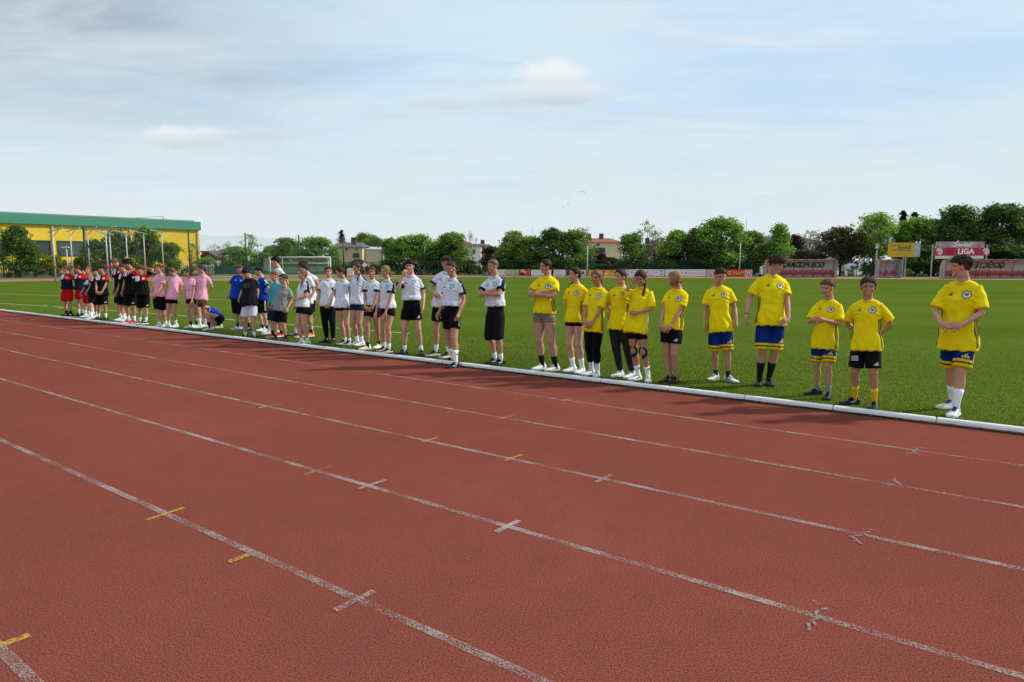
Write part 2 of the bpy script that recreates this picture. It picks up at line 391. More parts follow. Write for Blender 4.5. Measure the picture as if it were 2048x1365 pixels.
sheet('shade_strip', [TP(KD - .002, 46), TP(KD - .002, -14), TP(KD + .085, -14), TP(KD + .085, 46)], m_gap, .0035, 'painted shade under the kerb rail', 'shade strip', kind='structure')  # near-black sheet that paints the shade in the gap below the raised rail
# ------------------------------------------------------------------ text
def text_mesh(s, size, ext=.01, shear=0.0, bold=0.0, xs=1.0, align='CENTER'):
    c = bpy.data.curves.new('t', 'FONT'); c.body = s; c.size = size; c.extrude = ext; c.align_x = align; c.align_y = 'CENTER'
    c.shear = shear; c.offset = bold; c.resolution_u = 3
    o = bpy.data.objects.new('t', c); COL.objects.link(o); dg = bpy.context.evaluated_depsgraph_get(); dg.update()
    me = bpy.data.meshes.new_from_object(o.evaluated_get(dg)); bpy.data.objects.remove(o)
    for v in me.vertices: v.co.x *= xs
    me.materials.clear()
    return me
def put_text(s, size, M, m, parent, name='lettering', **k):
    """M: world matrix-like: text x -> right, text y -> up, text z -> towards the reader"""
    me = text_mesh(s, size, **k); me.transform(M); me.materials.append(m)
    o = link(name, me, parent); return o
def facing(c, rz=0.0, mirror=False):
    """frame at c whose reader stands at -Y (rz turns it)"""
    x = Vector((math.cos(rz), math.sin(rz), 0)); z = Vector((math.sin(rz), -math.cos(rz), 0)); y = Vector((0, 0, 1))
    if mirror: x = -x; z = -z
    M = Matrix((x, y, z)).transposed().to_4x4(); M.translation = Vector(c); return M
m_black = mat('black paint', (.012, .012, .014), .5)
m_white = mat('white paint', (.78, .79, .80), .5)
m_red = mat('red paint', (.45, .022, .03), .45)
m_dkred = mat('dark red frame', (.30, .016, .022), .45)
m_steel = varied('galvanised steel', (.42, .43, .44), .45, .12, 3, metal=.3)
m_dkgreen = mat('dark green paint', (.012, .055, .035), .5)
m_green2 = varied('green fence panel', (.03, .16, .09), .6, .2, 1.5)
# ------------------------------------------------------------------ the hall
m_hy = mat('yellow cladding', (.72, .46, .03), .5); q = NT(m_hy)
wv = q.n('ShaderNodeTexWave', wave_type='BANDS', bands_direction='X', wave_profile='SAW'); q.l(q.tc.outputs['Object'], wv.inputs['Vector']); wv.inputs['Scale'].default_value = .32
q.base(q.mix(q.ramp(wv.outputs[1], [(.0, 1.), (.035, 0.)]), q.ramp(q.noise(.35, 5, .6), [(.3, (.72, .47, .03)), (.7, (.80, .55, .04))]), (.50, .30, .02)))
m_hg = mat('green fascia', (.05, .24, .15), .6); q = NT(m_hg)
wv = q.n('ShaderNodeTexWave', wave_type='BANDS', bands_direction='X', wave_profile='SIN'); q.l(q.tc.outputs['Object'], wv.inputs['Vector']); wv.inputs['Scale'].default_value = 2.4
q.base(q.mix(wv.outputs[1], (.045, .215, .135), (.07, .28, .18))); q.bump(wv.outputs[1], .4, .03)
m_glassd = varied('dark glass', (.06, .075, .08), .12, .3, .8, spec=.6)
m_roofg = mat('grey roof', (.22, .23, .24), .7)
def hall():
    C = at(400, 500, 120); A = at(0, 500, 98.4); d = (A - C); d.z = 0; L0 = d.length; d.normalize()
    ang = math.atan2(-d.y, -d.x)        # local +x points from far-left end towards C
    L = L0 + 26
    e = empty('sports_hall', (C.x, C.y, 0), ang, 'long yellow clad sports hall with a green fascia behind the left trees', 'building')
    H = 8.85
    MB().box((-L / 2, 12.5, H / 2 - .5), (L, 25, H - 1), 0).build('wall', [m_hy], e)
    MB().box((-L / 2, 12.4, (7.45 + H) / 2), (L + .3, 25.7, H - 7.45), 0).build('fascia', [m_hg], e)
    MB().box((-L / 2, 12.5, H + .1), (L - 1, 24, .3)).build('roof', [m_roofg], e)
    def lx(px):
        p = at(px, 500, 1); r = Vector((p.x, p.y, 0)); cr = r.x * d.y - r.y * d.x   # ray hits C + s*d
        s = (C.x * r.y - C.y * r.x) / (d.y * r.x - d.x * r.y) if abs(cr) > 1e-9 else 0
        return -s
    for a, b in ((-30, 19), (40, 101), (116, 176), (192, 250), (264, 330)):
        x0, x1 = lx(a), lx(b)
        f = MB()
        w = x1 - x0
        for zz in (2.9, 5.05): f.box(((x0 + x1) / 2, -.05, zz), (w + .16, .14, .14))
        for xx in (x0, x1): f.box((xx, -.05, 3.975), (.14, .14, 2.0))
        fo = f.build('window', [m_dkgreen], e)
        g_ = MB().box(((x0 + x1) / 2, -.01, 3.975), (w, .06, 2.05)); g_.build('pane', [m_glassd], fo)
        k = max(2, int(w / 1.6))
        for i in range(1, k): MB().box((x0 + w * i / k, -.06, 3.975), (.07, .08, 2.0)).build('mullion', [m_roofg], fo)
    m_pipe = mat('pale downpipe', (.62, .58, .5), .5)
    for px in (107, 262, 396):
        x = lx(px); MB().tube([(x, -.14, 7.4), (x, -.14, .1)], .1, 8).build('downpipe', [m_pipe], e)
    x = lx(345)
    MB().tube([(x, 3, H), (x, 3, H + .9)], .07, 6).tube([(x, 3, H + .85), (x - 6, 3, H + .25)], .04, 6).tube([(x - 6, 3, H), (x - 6, 3, H + .3)], .04, 6).build('roof_rail', [m_hg], e)
hall()
# ------------------------------------------------------------------ houses
def wallmat(n, c): return varied(n, c, .85, .10, .8)
def house(px0, px1, Y, yt_eave, yt_ridge, wallc, roofc, label, depth=9, kind='hip', wins=(), ov=.5, chim=(), name='house', dormer=False):
    a = at(px0, 527, Y); b = at(px1, 527, Y); w = b.x - a.x
    ze = at(px0, yt_eave, Y).z; zr = at(px0, yt_ridge, Y).z
    e = empty(name, ((a.x + b.x) / 2, Y, 0), 0, label, 'house')
    mw = wallmat('render ' + name, wallc); mr = varied('roof tiles', roofc, .8, .2, 2, bump=.3, bscale=8)
    MB().box((0, depth / 2, ze / 2), (w, depth, ze)).build('wall', [mw], e)
    r = MB(); hx = w / 2 + ov; y0 = -ov; y1 = depth + ov
    if kind == 'hip':
        k = min(hx * .55, depth / 2)
        r.add([(-hx, y0, ze), (hx, y0, ze), (hx, y1, ze), (-hx, y1, ze), (-hx + k, depth / 2, zr), (hx - k, depth / 2, zr)],
              [(0, 1, 5, 4), (1, 2, 5), (2, 3, 4, 5), (3, 0, 4), (3, 2, 1, 0)])
    elif kind == 'gable_x':   # ridge parallel to x
        r.add([(-hx, y0, ze), (hx, y0, ze), (hx, y1, ze), (-hx, y1, ze), (-hx, depth / 2, zr), (hx, depth / 2, zr)],
              [(0, 1, 5, 4), (1, 2, 5), (2, 3, 4, 5), (3, 0, 4), (3, 2, 1, 0)])
    elif kind == 'gable_y':   # ridge runs away; gable faces us
        r.add([(-hx, y0, ze - .1), (0, y0, zr), (hx, y0, ze - .1), (-hx, y1, ze - .1), (0, y1, zr), (hx, y1, ze - .1), (-hx, y0, ze + .12), (0, y0, zr + .22), (hx, y0, ze + .12), (-hx, y1, ze + .12), (0, y1, zr + .22), (hx, y1, ze + .12)],
              [(0, 1, 7, 6), (1, 2, 8, 7), (6, 7, 10, 9), (7, 8, 11, 10), (0, 3, 4, 1), (1, 4, 5, 2)])
        gmb = MB().add([(-w / 2, 0, ze), (w / 2, 0, ze), (0, 0, zr - .1), (-w / 2, .3, ze), (w / 2, .3, ze), (0, .3, zr - .1)], [(0, 1, 2), (3, 5, 4), (0, 3, 4, 1), (1, 4, 5, 2), (2, 5, 3, 0)])
        gmb.build('gable', [mw], e)
    else:
        r.box((0, depth / 2, ze + .15), (w + 2 * ov, depth + 2 * ov, .3))
    ro = r.build('roof', [mr], e)
    for cx in chim:
        MB().box((cx * w, depth * .45, zr + .35), (.9, .6, 1.2)).build('chimney', [varied('brick', (.16, .07, .05), .9, .3, 6)], ro)
    for (x0, x1, z0, z1) in wins:      # pixel boxes
        p = at(x0, z0, Y); r_ = at(x1, z1, Y); cx = (p.x + r_.x) / 2 - e.location.x; cz = (p.z + r_.z) / 2; ww = abs(r_.x - p.x); hh = abs(p.z - r_.z)
        f = MB()
        for s in (-1, 1): f.box((cx + s * ww / 2, -.03, cz), (.09, .1, hh + .09)); f.box((cx, -.03, cz + s * hh / 2), (ww - .09, .1, .09))
        fo = f.build('window', [m_roofg], e); MB().box((cx, -.012, cz), (ww, .05, hh)).build('pane', [m_glassd], fo)
    return e
house(404, 418, 150, 505, 499, (.42, .41, .38), (.16, .16, .17), 'low pale house with a flat dark roof just right of the yellow hall', kind='flat', wins=((408, 413, 508, 511),))
house(428, 452, 132, 507, 497, (.34, .31, .28), (.13, .085, .07), 'brown roofed house with a small dormer gable near the yellow hall', kind='gable_x', wins=((418, 423, 511, 516),), depth=11)
house(408, 428, 128, 515, 505, (.30, .28, .26), (.12, .08, .07), 'small brown gabled porch house right of the yellow hall', kind='gable_y', wins=((415, 420, 516, 521),), depth=6, ov=.7)
house(440, 478, 140, 517, 496, (.62, .62, .60), (.14, .09, .075), 'house with a tall white gable wall beside the brown roofed one', kind='gable_y', depth=10, ov=.4, wins=((452, 456, 508, 512),))
h = house(659, 725, 128, 494, 484, (.78, .56, .37), (.13, .11, .11), 'peach coloured cube house with a dark hipped roof behind the goal', wins=((670, 678, 506, 516), (706, 719, 507, 516), (691, 695, 497, 501), (711, 715, 497, 501)), chim=(-.25, .1))
MB().box((1.6, 1.9, 5.25), (2.6, 2.6, .08), 0, 0, R(16)).build('solar_panel', [mat('solar panel', (.03, .05, .10), .2)], h)
h2 = house(727, 764, 130, 499, 493, (.60, .53, .40), (.5, .52, .54), 'plain beige annexe with a pale metal roof right of the peach house', kind='gable_x', depth=8, ov=.3)
h3 = house(862, 938, 150, 487, 476, (.78, .72, .60), (.28, .08, .06), 'wide cream house with a low red hipped roof behind the centre trees', wins=((926, 932, 492, 500), (944, 950, 505, 513)), chim=(-.1,), depth=12)
house(925, 962, 146, 492, 487, (.80, .77, .68), (.11, .08, .07), 'tall cream wall of a house with dark roof, right of the red roof', kind='gable_x', wins=((945, 950, 500, 508), (930, 934, 498, 504)), depth=8)
house(955, 984, 150, 497, 488, (.36, .22, .15), (.085, .06, .055), 'small dark roofed house with a brick coloured wall and chimney', wins=((967, 972, 497, 502),), chim=(-.2,), depth=9)
h4 = house(1174, 1242, 140, 485, 475, (.80, .62, .40), (.30, .07, .05), 'cream and ochre villa with a red hipped roof right of centre', wins=((1193, 1199, 488, 492), (1188, 1210, 496, 506), (1232, 1242, 524, 534)), chim=(-.38, .0), depth=11)
house(1290, 1345, 160, 492, 483, (.30, .29, .27), (.10, .07, .06), 'grey house with a brown roof half hidden behind the sparse tree', chim=(-.3, .25), depth=10)
house(1490, 1660, 165, 487, 471, (.56, .53, .48), (.055, .05, .05), 'long house with a sweeping black roof behind the trees on the right', kind='hip', depth=14, wins=((1500, 1506, 494, 502), (1530, 1536, 494, 502), (1600, 1607, 494, 500), (1630, 1637, 494, 500)))
house(1650, 1702, 170, 500, 492, (.50, .40, .25), (.06, .05, .05), 'ochre block of flats glimpsed between the trees left of the van', kind='flat', wins=((1655, 1660, 504, 509), (1668, 1673, 504, 509)))
# ------------------------------------------------------------------ antennas
def antenna(px, yb, yt, Y, label, bars=()):
    b = at(px, yb, Y); t = at(px, yt, Y); mb = MB().tube([(0, 0, b.z), (0, 0, t.z)], .045, 5)
    for z, w in bars: mb.tube([(-w, 0, t.z - z), (w, 0, t.z - z)], .03, 4)
    o = mb.build('antenna', [m_steel]); o.location = (b.x, b.y, 0); tag(o, label, 'antenna', 'thin aerials above the far roofs')
for a in [(1010.5, 480, 462, 150, 'short thin aerial above the trees left of the dark round trees', ()), (1064.5, 475, 451, 150, 'thin tall aerial above the dark green tree row', ()),
          (1175.5, 476, 451, 139, 'tall aerial on the red roofed villa', ((.5, .5), (.9, .3))), (1469.5, 450, 431, 160, 'cross shaped aerial above the biggest central tree', ((.5, .7),)),
          (1492.5, 465, 437, 160, 'thin aerial right of the cross shaped one', ((1.5, .15),)), (1331.5, 482, 464, 158, 'aerial with side bars between two green trees', ((1.0, .9),)),
          (1936.5, 440, 410, 150, 'slim mast among the treetops above the red sign', ((.6, .2), (1.2, .2))), (1226, 483, 472, 145, 'little aerial on the right end of the villa roof', ()),
          (961.5, 490, 478, 150, 'short aerial on the small dark roofed house', ((.3, .25),)), (821.5, 480, 464, 150, 'thin aerial over the trees left of the red roof', ()), (1199, 474, 469, 140, 'stub aerial on the ridge of the villa', ())]: antenna(*a)
# ------------------------------------------------------------------ trees
LEAFC = {'green': ((.085, .18, .022), (.20, .31, .046)), 'dark': ((.044, .105, .020), (.105, .18, .036)), 'light': ((.14, .25, .036), (.28, .37, .08)), 'yellowgreen': ((.13, .20, .02), (.26, .31, .04)),
         'purple': ((.022, .010, .012), (.06, .026, .028)), 'brown': ((0.05, 0.05, 0.024), (0.115, 0.098, 0.048)), 'pale': ((.14, .19, .07), (.30, .33, .16)), 'spruce': ((.010, .022, .014), (.028, .05, .028)), 'blossom': ((.25, .24, .22), (.5, .46, .45))}
LM = {}
for k, (a, b) in LEAFC.items():
    m = mat('leaves ' + k, a, .6, spec=.3); q = NT(m); oi = q.n('ShaderNodeObjectInfo'); at_ = q.n('ShaderNodeAttribute', attribute_name='Col')
    v_ = q.n('ShaderNodeSeparateColor'); q.l(at_.outputs[0], v_.inputs[0])
    c = q.mix(v_.outputs[0], a, b)
    rv = q.math('ADD', q.math('MULTIPLY', oi.outputs['Random'], .4), .8)
    c = q.mix(1.0, c, rv, 'MULTIPLY'); q.base(c)
    tr = q.n('ShaderNodeBsdfTranslucent'); q.l(q.mix(1.0, c, (1.3, 1.5, .8), 'MULTIPLY'), tr.inputs[0]); mx = q.n('ShaderNodeMixShader'); mx.inputs[0].default_value = .35
    q.l(q.b.outputs[0], mx.inputs[1]); q.l(tr.outputs[0], mx.inputs[2]); out = [x for x in q.t.nodes if x.type == 'OUTPUT_MATERIAL'][0]; q.l(mx.outputs[0], out.inputs[0]); LM[k] = m
m_bark = varied('bark', (.085, .065, .05), .9, .3, 6)
def tree_mesh(seed, shape='round', n_leaf=4200, leaf=.030, low=.2, dense=1.0, wid=.38):
    """unit height tree; wid is the crown half width"""
    rg = np.random.default_rng(seed); rr = random.Random(seed)
    tb = MB(); pts = [(0, 0, 0), (rr.uniform(-.01, .01), .0, .2), (rr.uniform(-.03, .03), rr.uniform(-.02, .02), .5), (rr.uniform(-.03, .03), 0, .85)]
    tb.tube(pts, [.022, .017, .012, .003], 7)
    cl = []
    def env(z):   # crown half width at height z
        s = (z - low) / (1 - low); s = min(max(s, 0), 1)
        if shape == 'cone': return wid * (1 - s) ** .8 * min(1, s * 8 + .3) + .015
        if shape == 'oval': return wid * math.sin(math.pi * (s * .9 + .08)) ** .75
        if shape == 'egg': return wid * (math.sin(math.pi * min(1, (s ** .75) * .97 + .03)) ** .6)
        return wid * math.sin(math.pi * (s * .86 + .12)) ** .6
    nc = int((80 if dense >= 1 else 34))
    for i in range(nc):
        z = low + (1 - low) * (rr.random() ** .9) * .97; e = env(z); a = rr.uniform(0, 2 * math.pi); r = e * math.sqrt(rr.uniform(.12, 1.0)) * .88
        cx, cy = r * math.cos(a), r * math.sin(a); s = rr.uniform(.055, .115) * (1.15 if dense >= 1 else .8)
        cl.append((cx, cy, min(z, .985 - s * .5), s, rr.random()))
        z0 = max(.12, z * rr.uniform(.45, .7)); b0 = Vector((0, 0, z0)); b1 = Vector((cx, cy, z)); md = b0.lerp(b1, .5) + Vector((0, 0, -.02))
        tb.tube([b0, md, b1], [.007, .005, .002], 4)
    # spiky leader shoots
    for i in range(26):
        a = rr.uniform(0, 6.28); z = rr.uniform(.62, 1.0); e = env(z) * rr.uniform(.5, 1.12) * (.8 if z > .9 else 1); cl.append((e * math.cos(a), e * math.sin(a), z + rr.uniform(0, .045), rr.uniform(.018, .05), rr.random()))
    c = np.array(cl); w = c[:, 3] ** 1.6; w /= w.sum()
    idx = rg.choice(len(c), n_leaf, p=w); d = rg.normal(size=(n_leaf, 3)); d /= np.linalg.norm(d, axis=1)[:, None]
    rad = c[idx, 3] * (rg.random(n_leaf) ** .45) * (1 + .35 * rg.random(n_leaf)); p = c[idx, :3] + d * rad[:, None] * np.array([1.05, 1.05, .85])
    nrm = d * .6 + rg.normal(size=(n_leaf, 3)) * .6 + np.array([0, 0, .3]); nrm /= np.linalg.norm(nrm, axis=1)[:, None]
    u = np.cross(nrm, rg.normal(size=(n_leaf, 3))); u /= np.linalg.norm(u, axis=1)[:, None]; vv = np.cross(nrm, u)
    s = leaf * (.6 + .8 * rg.random(n_leaf))[:, None]
    q4 = np.stack([p - u * s * .5, p + vv * s * .32, p + u * s * .5, p - vv * s * .32], axis=1).reshape(-1, 3)
    f = np.arange(n_leaf * 4, dtype=np.int32).reshape(-1, 4)
    tone = np.clip(c[idx, 4] * .6 + rg.random(n_leaf) * .5, 0, 1)
    col = np.repeat(tone, 4)[:, None] * np.ones(3)
    trunk = mesh_np('trunk', tb.v, tb.f, [m_bark], smooth=True)
    crown = mesh_np('crown', q4, f, [m_bark], col=col)
    return trunk, crown
def spruce_mesh(seed):
    rr = random.Random(seed); tb = MB().tube([(0, 0, 0), (0, 0, 1)], [.02, .003], 6); vs = []; fs = []; cs = []
    z = .12
    while z < 1.0:
        L = .24 * (1 - z) ** .38 * rr.uniform(.7, 1.2) + .01; k = 7 if z < .8 else 5
        for i in range(k):
            a = rr.uniform(0, 6.28); l = L * rr.uniform(.7, 1.15)
            for j in range(9):
                s = j / 8; x = l * s; zz = z - .05 * s * l / .2 + rr.uniform(-.012, .012); w = .03 * (1.2 - s)
                ca, sa = math.cos(a), math.sin(a); b = len(vs); dr = .03 * rr.random()
                vs += [(x * ca - w * sa, x * sa + w * ca, zz - dr), (x * ca + w * sa, x * sa - w * ca, zz - dr), ((x + .035) * ca, (x + .035) * sa, zz + .012)]
                fs.append((b, b + 1, b + 2)); t = rr.random(); cs += [(t, t, t)] * 3
        z += .028
    return mesh_np('trunk', tb.v, tb.f, [m_bark]), mesh_np('crown', vs, fs, [m_bark], col=np.array(cs))
def bare_mesh(seed):
    rr = random.Random(seed); tb = MB(); tips = []
    def br(p, d, l, r, k):
        q_ = p + d * l; tb.tube([p, p.lerp(q_, .5) + Vector((rr.uniform(-.01, .01), rr.uniform(-.01, .01), 0)), q_], [r, r * .8, r * .55], 4)
        if k == 0: tips.append(q_); return
        for i in range(3 if k > 1 else 3):
            dd = (d + Vector((rr.uniform(-.6, .6), rr.uniform(-.6, .6), rr.uniform(.0, .5)))).normalized(); br(q_, dd, l * rr.uniform(.6, .8), r * .55, k - 1)
    br(Vector((0, 0, 0)), Vector((0, 0, 1)), .35, .02, 4)
    n = len(tips); vs = []; fs = []; cs = []
    for t in tips:
        for j in range(4):
            p = t + Vector((rr.gauss(0, .02), rr.gauss(0, .02), rr.gauss(0, .02))); b = len(vs); a = rr.uniform(0, 3.1)
            vs += [p + Vector((.008 * math.cos(a), .008 * math.sin(a), 0)), p + Vector((0, 0, .012)), p - Vector((.008 * math.cos(a), .008 * math.sin(a), 0)), p - Vector((0, 0, .012))]
            fs.append((b, b + 1, b + 2, b + 3)); t_ = rr.random(); cs += [(t_, t_, t_)] * 4
    mx = max(v[2] for v in tb.v); s = 1 / mx
    return mesh_np('trunk', [(x * s, y * s, z * s) for x, y, z in tb.v], tb.f, [m_bark]), mesh_np('crown', [(v[0] * s, v[1] * s, v[2] * s) for v in vs], fs, [m_bark], col=np.array(cs))
TM = {'round': [tree_mesh(i, 'round', 9500, .036, .17) for i in (1, 2, 3)], 'oval': [tree_mesh(i, 'oval', 8500, .036, .14, wid=.33) for i in (4, 5)], 'egg': [tree_mesh(i, 'egg', 9500, .036, .1, wid=.36) for i in (6, 7)],
      'cone': [tree_mesh(8, 'cone', 7000, .034, .06, wid=.30)], 'sparse': [tree_mesh(i, 'oval', 1500, .028, .2, .5, wid=.36) for i in (9, 10)], 'high': [tree_mesh(21, 'round', 8000, .036, .30), tree_mesh(22, 'round', 8000, .036, .33)], 'column': [tree_mesh(11, 'oval', 2600, .03, .02, wid=.16)],
      'spruce': [spruce_mesh(12)], 'bare': [bare_mesh(13), bare_mesh(14)], 'bush': [tree_mesh(i, 'round', 3000, .07, .0, wid=.75) for i in (15, 16)]}
TMW = {'high': .40, 'round': .40, 'oval': .36, 'egg': .38, 'cone': .31, 'sparse': .38, 'column': .17, 'spruce': .27, 'bare': .45, 'bush': .8}
tree_i = [0]
def tree(px, ytop, wpx, Y, kind, shape, label, name='leafy_tree', cat='tree', group='trees around the far side of the pitch'):
    i = tree_i[0]; tree_i[0] += 1; rr = random.Random(100 + i)
    b = at(px, 545, Y); H = at(px, ytop, Y).z; w = wpx / FPX * Y / 2 / H
    tr, cr = TM[shape][i % len(TM[shape])]
    e = empty(name, (b.x, Y, -.03), 0, label, cat, group); sc = w / TMW[shape]
    rz = rr.uniform(0, 6.28)
    for nm, me, m in (('trunk', tr, m_bark), ('crown', cr, LM[kind])):
        o = link(nm, me, e); o.scale = (sc * H, sc * H, H); o.rotation_euler = (0, 0, rz)
        o.material_slots[0].link = 'OBJECT'; o.material_slots[0].material = m
    return e
T_ = [ # px, top, width, Y, leaf kind, shape, label
 (-60, 450, 110, 84, 'dark', 'round', 'dark tree just outside the left edge in front of the yellow hall'),
 (8, 461, 62, 86, 'green', 'sparse', 'loose bright green tree at the very left edge before the yellow hall'),
 (40, 453, 80, 84, 'dark', 'egg', 'full dark green tree, biggest one in front of the yellow hall'),
 (70, 505, 60, 85, 'green', 'round', 'low bushy green tree right of the biggest dark tree at far left'),
 (112, 512, 46, 86, 'yellowgreen', 'round', 'low yellow green tree below the second hall window'),
 (158, 515, 30, 88, 'green', 'round', 'small green tree between the first tall poles'),
 (192, 482, 60, 88, 'dark', 'oval', 'dark round tree behind the third and fourth tall poles'),
 (238, 463, 66, 90, 'dark', 'egg', 'tall dark tree in the middle of the yellow hall'),
 (294, 457, 70, 92, 'green', 'oval', 'green tree rising above the others near the right part of the hall'),
 (342, 486, 50, 92, 'green', 'round', 'bright green tree right of the tallest one before the hall'),
 (384, 486, 44, 93, 'yellowgreen', 'sparse', 'sparse yellow green tree at the right corner of the yellow hall'),
 (412, 515, 40, 100, 'green', 'round', 'low green tree right of the yellow hall corner'),
 (424, 520, 7, 112, 'dark', 'column', 'thin dark cypress before the brown roofed house'),
 (432, 522, 7, 112, 'dark', 'column', 'second thin dark cypress before the brown roofed house'),
 (446, 512, 10, 112, 'dark', 'column', 'pointed dark cypress below the white gable'),
 (478, 494, 62, 118, 'green', 'round', 'broad green tree right of the white gable'),
 (500, 468, 56, 124, 'light', 'sparse', 'tall loose light green tree behind the white top pole'),
 (534, 505, 60, 120, 'green', 'round', 'green tree left of the goal top corner'),
 (575, 477, 64, 122, 'green', 'egg', 'green tree behind the middle of the goal'),
 (548, 492, 50, 125, 'light', 'round', 'lighter green tree behind the left half of the goal'),
 (610, 508, 40, 126, 'green', 'round', 'small green tree between two trees behind the goal'),
 (636, 475, 82, 118, 'green', 'egg', 'large round green tree behind the right goalpost'),
 (665, 510, 40, 119, 'light', 'round', 'light green bushy tree right of the goal'),
 (735, 467, 56, 160, 'green', 'round', 'distant green tree behind the beige annexe'),
 (757, 478, 30, 158, 'green', 'round', 'distant smaller green tree right above the annexe roof'),
 (782, 478, 46, 112, 'green', 'round', 'green tree left of the last net post'),
 (828, 470, 88, 110, 'green', 'round', 'big bright green tree left of the red roofed cream house'),
 (866, 488, 56, 108, 'green', 'round', 'green tree behind the centre lamp post'),
 (904, 468, 70, 106, 'green', 'oval', 'tall green tree in front of the red roofed cream house'),
 (880, 500, 60, 105, 'dark', 'round', 'darker low tree beneath the red roofed house'),
 (985, 494, 44, 112, 'purple', 'round', 'dark purple tree right of the cream wall'),
 (938, 520, 34, 108, 'brown', 'round', 'brownish bush at the foot of the cream wall'),
 (1028, 464, 66, 100, 'light', 'egg', 'light green tree, left end of the tall row above the boards'),
 (1062, 474, 60, 99, 'green', 'round', 'mid green tree, second of the tall row above the boards'),
 (1106, 460, 64, 98, 'dark', 'oval', 'dark green tree, third and darkest of the row above the boards'),
 (1150, 460, 70, 98, 'green', 'egg', 'green tree at the right end of the row left of the villa'),
 (1010, 505, 50, 98, 'dark', 'round', 'dark low tree behind the first advertising board'),
 (1080, 500, 70, 97, 'dark', 'round', 'dark low crown between the second and third row trees'),
 (1190, 498, 38, 104, 'purple', 'round', 'purple leaved tree below the villa windows'),
 (1218, 515, 44, 103, 'brown', 'round', 'brown green bushy tree before the villa wall'),
 (1262, 470, 60, 99, 'green', 'oval', 'green tree right of the red roofed villa'),
 (1292, 447, 78, 104, 'pale', 'sparse', 'pale thinly leaved tree standing above the others right of the villa'),
 (1308, 478, 56, 106, 'purple', 'sparse', 'thin dark purple tree behind the pale one'),
 (1338, 500, 60, 100, 'purple', 'round', 'low purple tree behind the white boards'),
 (1352, 462, 70, 98, 'green', 'egg', 'green tree left of the brownish one above the white boards'),
 (1392, 458, 62, 97, 'brown', 'oval', 'slightly brownish green tree left of the biggest central tree'),
 (1440, 438, 100, 96, 'green', 'round', 'biggest bright green tree behind the red advertising board'),
 (1420, 480, 80, 95, 'dark', 'round', 'dark lower crown beneath the biggest central tree'),
 (1498, 464, 70, 98, 'green', 'round', 'soft green tree right of the tall lamp post'),
 (1530, 490, 60, 97, 'green', 'round', 'green tree above the left end of the home dugout'),
 (1556, 450, 66, 96, 'green', 'cone', 'pointed green tree above the home dugout'),
 (1588, 470, 40, 104, 'purple', 'oval', 'purple tree between the pointed green and the sparse tree'),
 (1616, 460, 52, 98, 'pale', 'sparse', 'sparse light tree above the right end of the home dugout'),
 (1614, 500, 70, 100, 'brown', 'round', 'low brownish tree behind the right end of the home dugout'),
 (1680, 456, 82, 97, 'brown', 'high', 'dark bronze leaved tree left of the parcel van'),
 (1745, 428, 74, 96, 'light', 'high', 'tall light green tree behind the street lamp'),
 (1822, 436, 80, 97, 'green', 'round', 'green tree directly above the yellow billboard'),
 (1868, 440, 70, 99, 'dark', 'round', 'dark tree between the two billboards'),
 (1912, 414, 100, 96, 'dark', 'egg', 'tall dark tree above the red league billboard'),
 (1958, 438, 60, 98, 'dark', 'round', 'dark tree between the two tallest trees on the right'),
 (1995, 410, 96, 95, 'dark', 'round', 'tallest dark green tree near the right edge'),
 (2040, 425, 70, 96, 'dark', 'oval', 'dark tree cut by the right edge of the picture'),
 (2110, 415, 110, 95, 'dark', 'round', 'dark tree just outside the right edge'),
 (1860, 490, 110, 94, 'dark', 'round', 'low dark crown behind the legs of the billboards'),
 (1960, 490, 120, 93, 'dark', 'round', 'low dark crown behind the away dugout'),
 (2040, 490, 110, 92, 'dark', 'round', 'low dark crown behind the right end of the away dugout')]
for a in T_:
    a = list(a); a[2] *= 1.0 if a[0] < 400 else 1.22 if a[5] in ('round', 'egg', 'oval', 'high') else 1.08; tree(*a)
tree(1800, 421, 62, 108, 'spruce', 'spruce', 'dark spruce peeping above the green trees, left of its twin', 'spruce_tree')
tree(1822, 424, 62, 109, 'spruce', 'spruce', 'dark spruce peeping above the green trees, right of its twin', 'spruce_tree')
tree(685, 460, 44, 140, 'spruce', 'spruce', 'lone dark spruce above the peach house', 'spruce_tree')
tree(945, 464, 28, 112, 'blossom', 'bare', 'nearly bare tree in front of the cream wall right of the red roof', 'bare_tree')
tree(424, 488, 36, 140, 'blossom', 'bare', 'bare crooked tree above the brown roofed house', 'bare_tree')
tree(452, 484, 40, 128, 'blossom', 'bare', 'bare thin branched tree left of the white gable', 'bare_tree')
for px, yt, w, Y, k, lb in [(1818, 539, 18, 90, 'yellowgreen', 'clipped yellow green bush right of the small dugout'), (1702, 540, 18, 93, 'yellowgreen', 'round yellow green shrub before the van'), (1686, 541, 12, 92, 'green', 'small green shrub left of the yellow shrub before the van'),
        (1884, 537, 12, 92, 'yellowgreen', 'tiny yellow bush left of the away dugout'), (800, 544, 12, 106, 'yellowgreen', 'yellow shrub left of the last net post'), (840, 543, 16, 106, 'yellowgreen', 'yellow shrub left of the centre lamp post'),
        (868, 539, 40, 104, 'pale', 'low grey green mound shaped bush right of the centre lamp post'), (750, 528, 20, 108, 'pale', 'flowering pale shrub beneath the beige annexe'), (716, 519, 46, 118, 'brown', 'brown green climber bush under the peach house'),
        (1240, 526, 26, 100, 'brown', 'olive bush behind the yellow advertising board'), (17, 545, 16, 84, 'dark', 'dark column shaped shrub at far left'), (34, 530, 12, 83, 'dark', 'dark conical shrub left of the biggest hall tree')]:
    tree(px, yt, w, Y, k, 'bush', lb, 'bush', 'bush', 'bushes beyond the pitch')
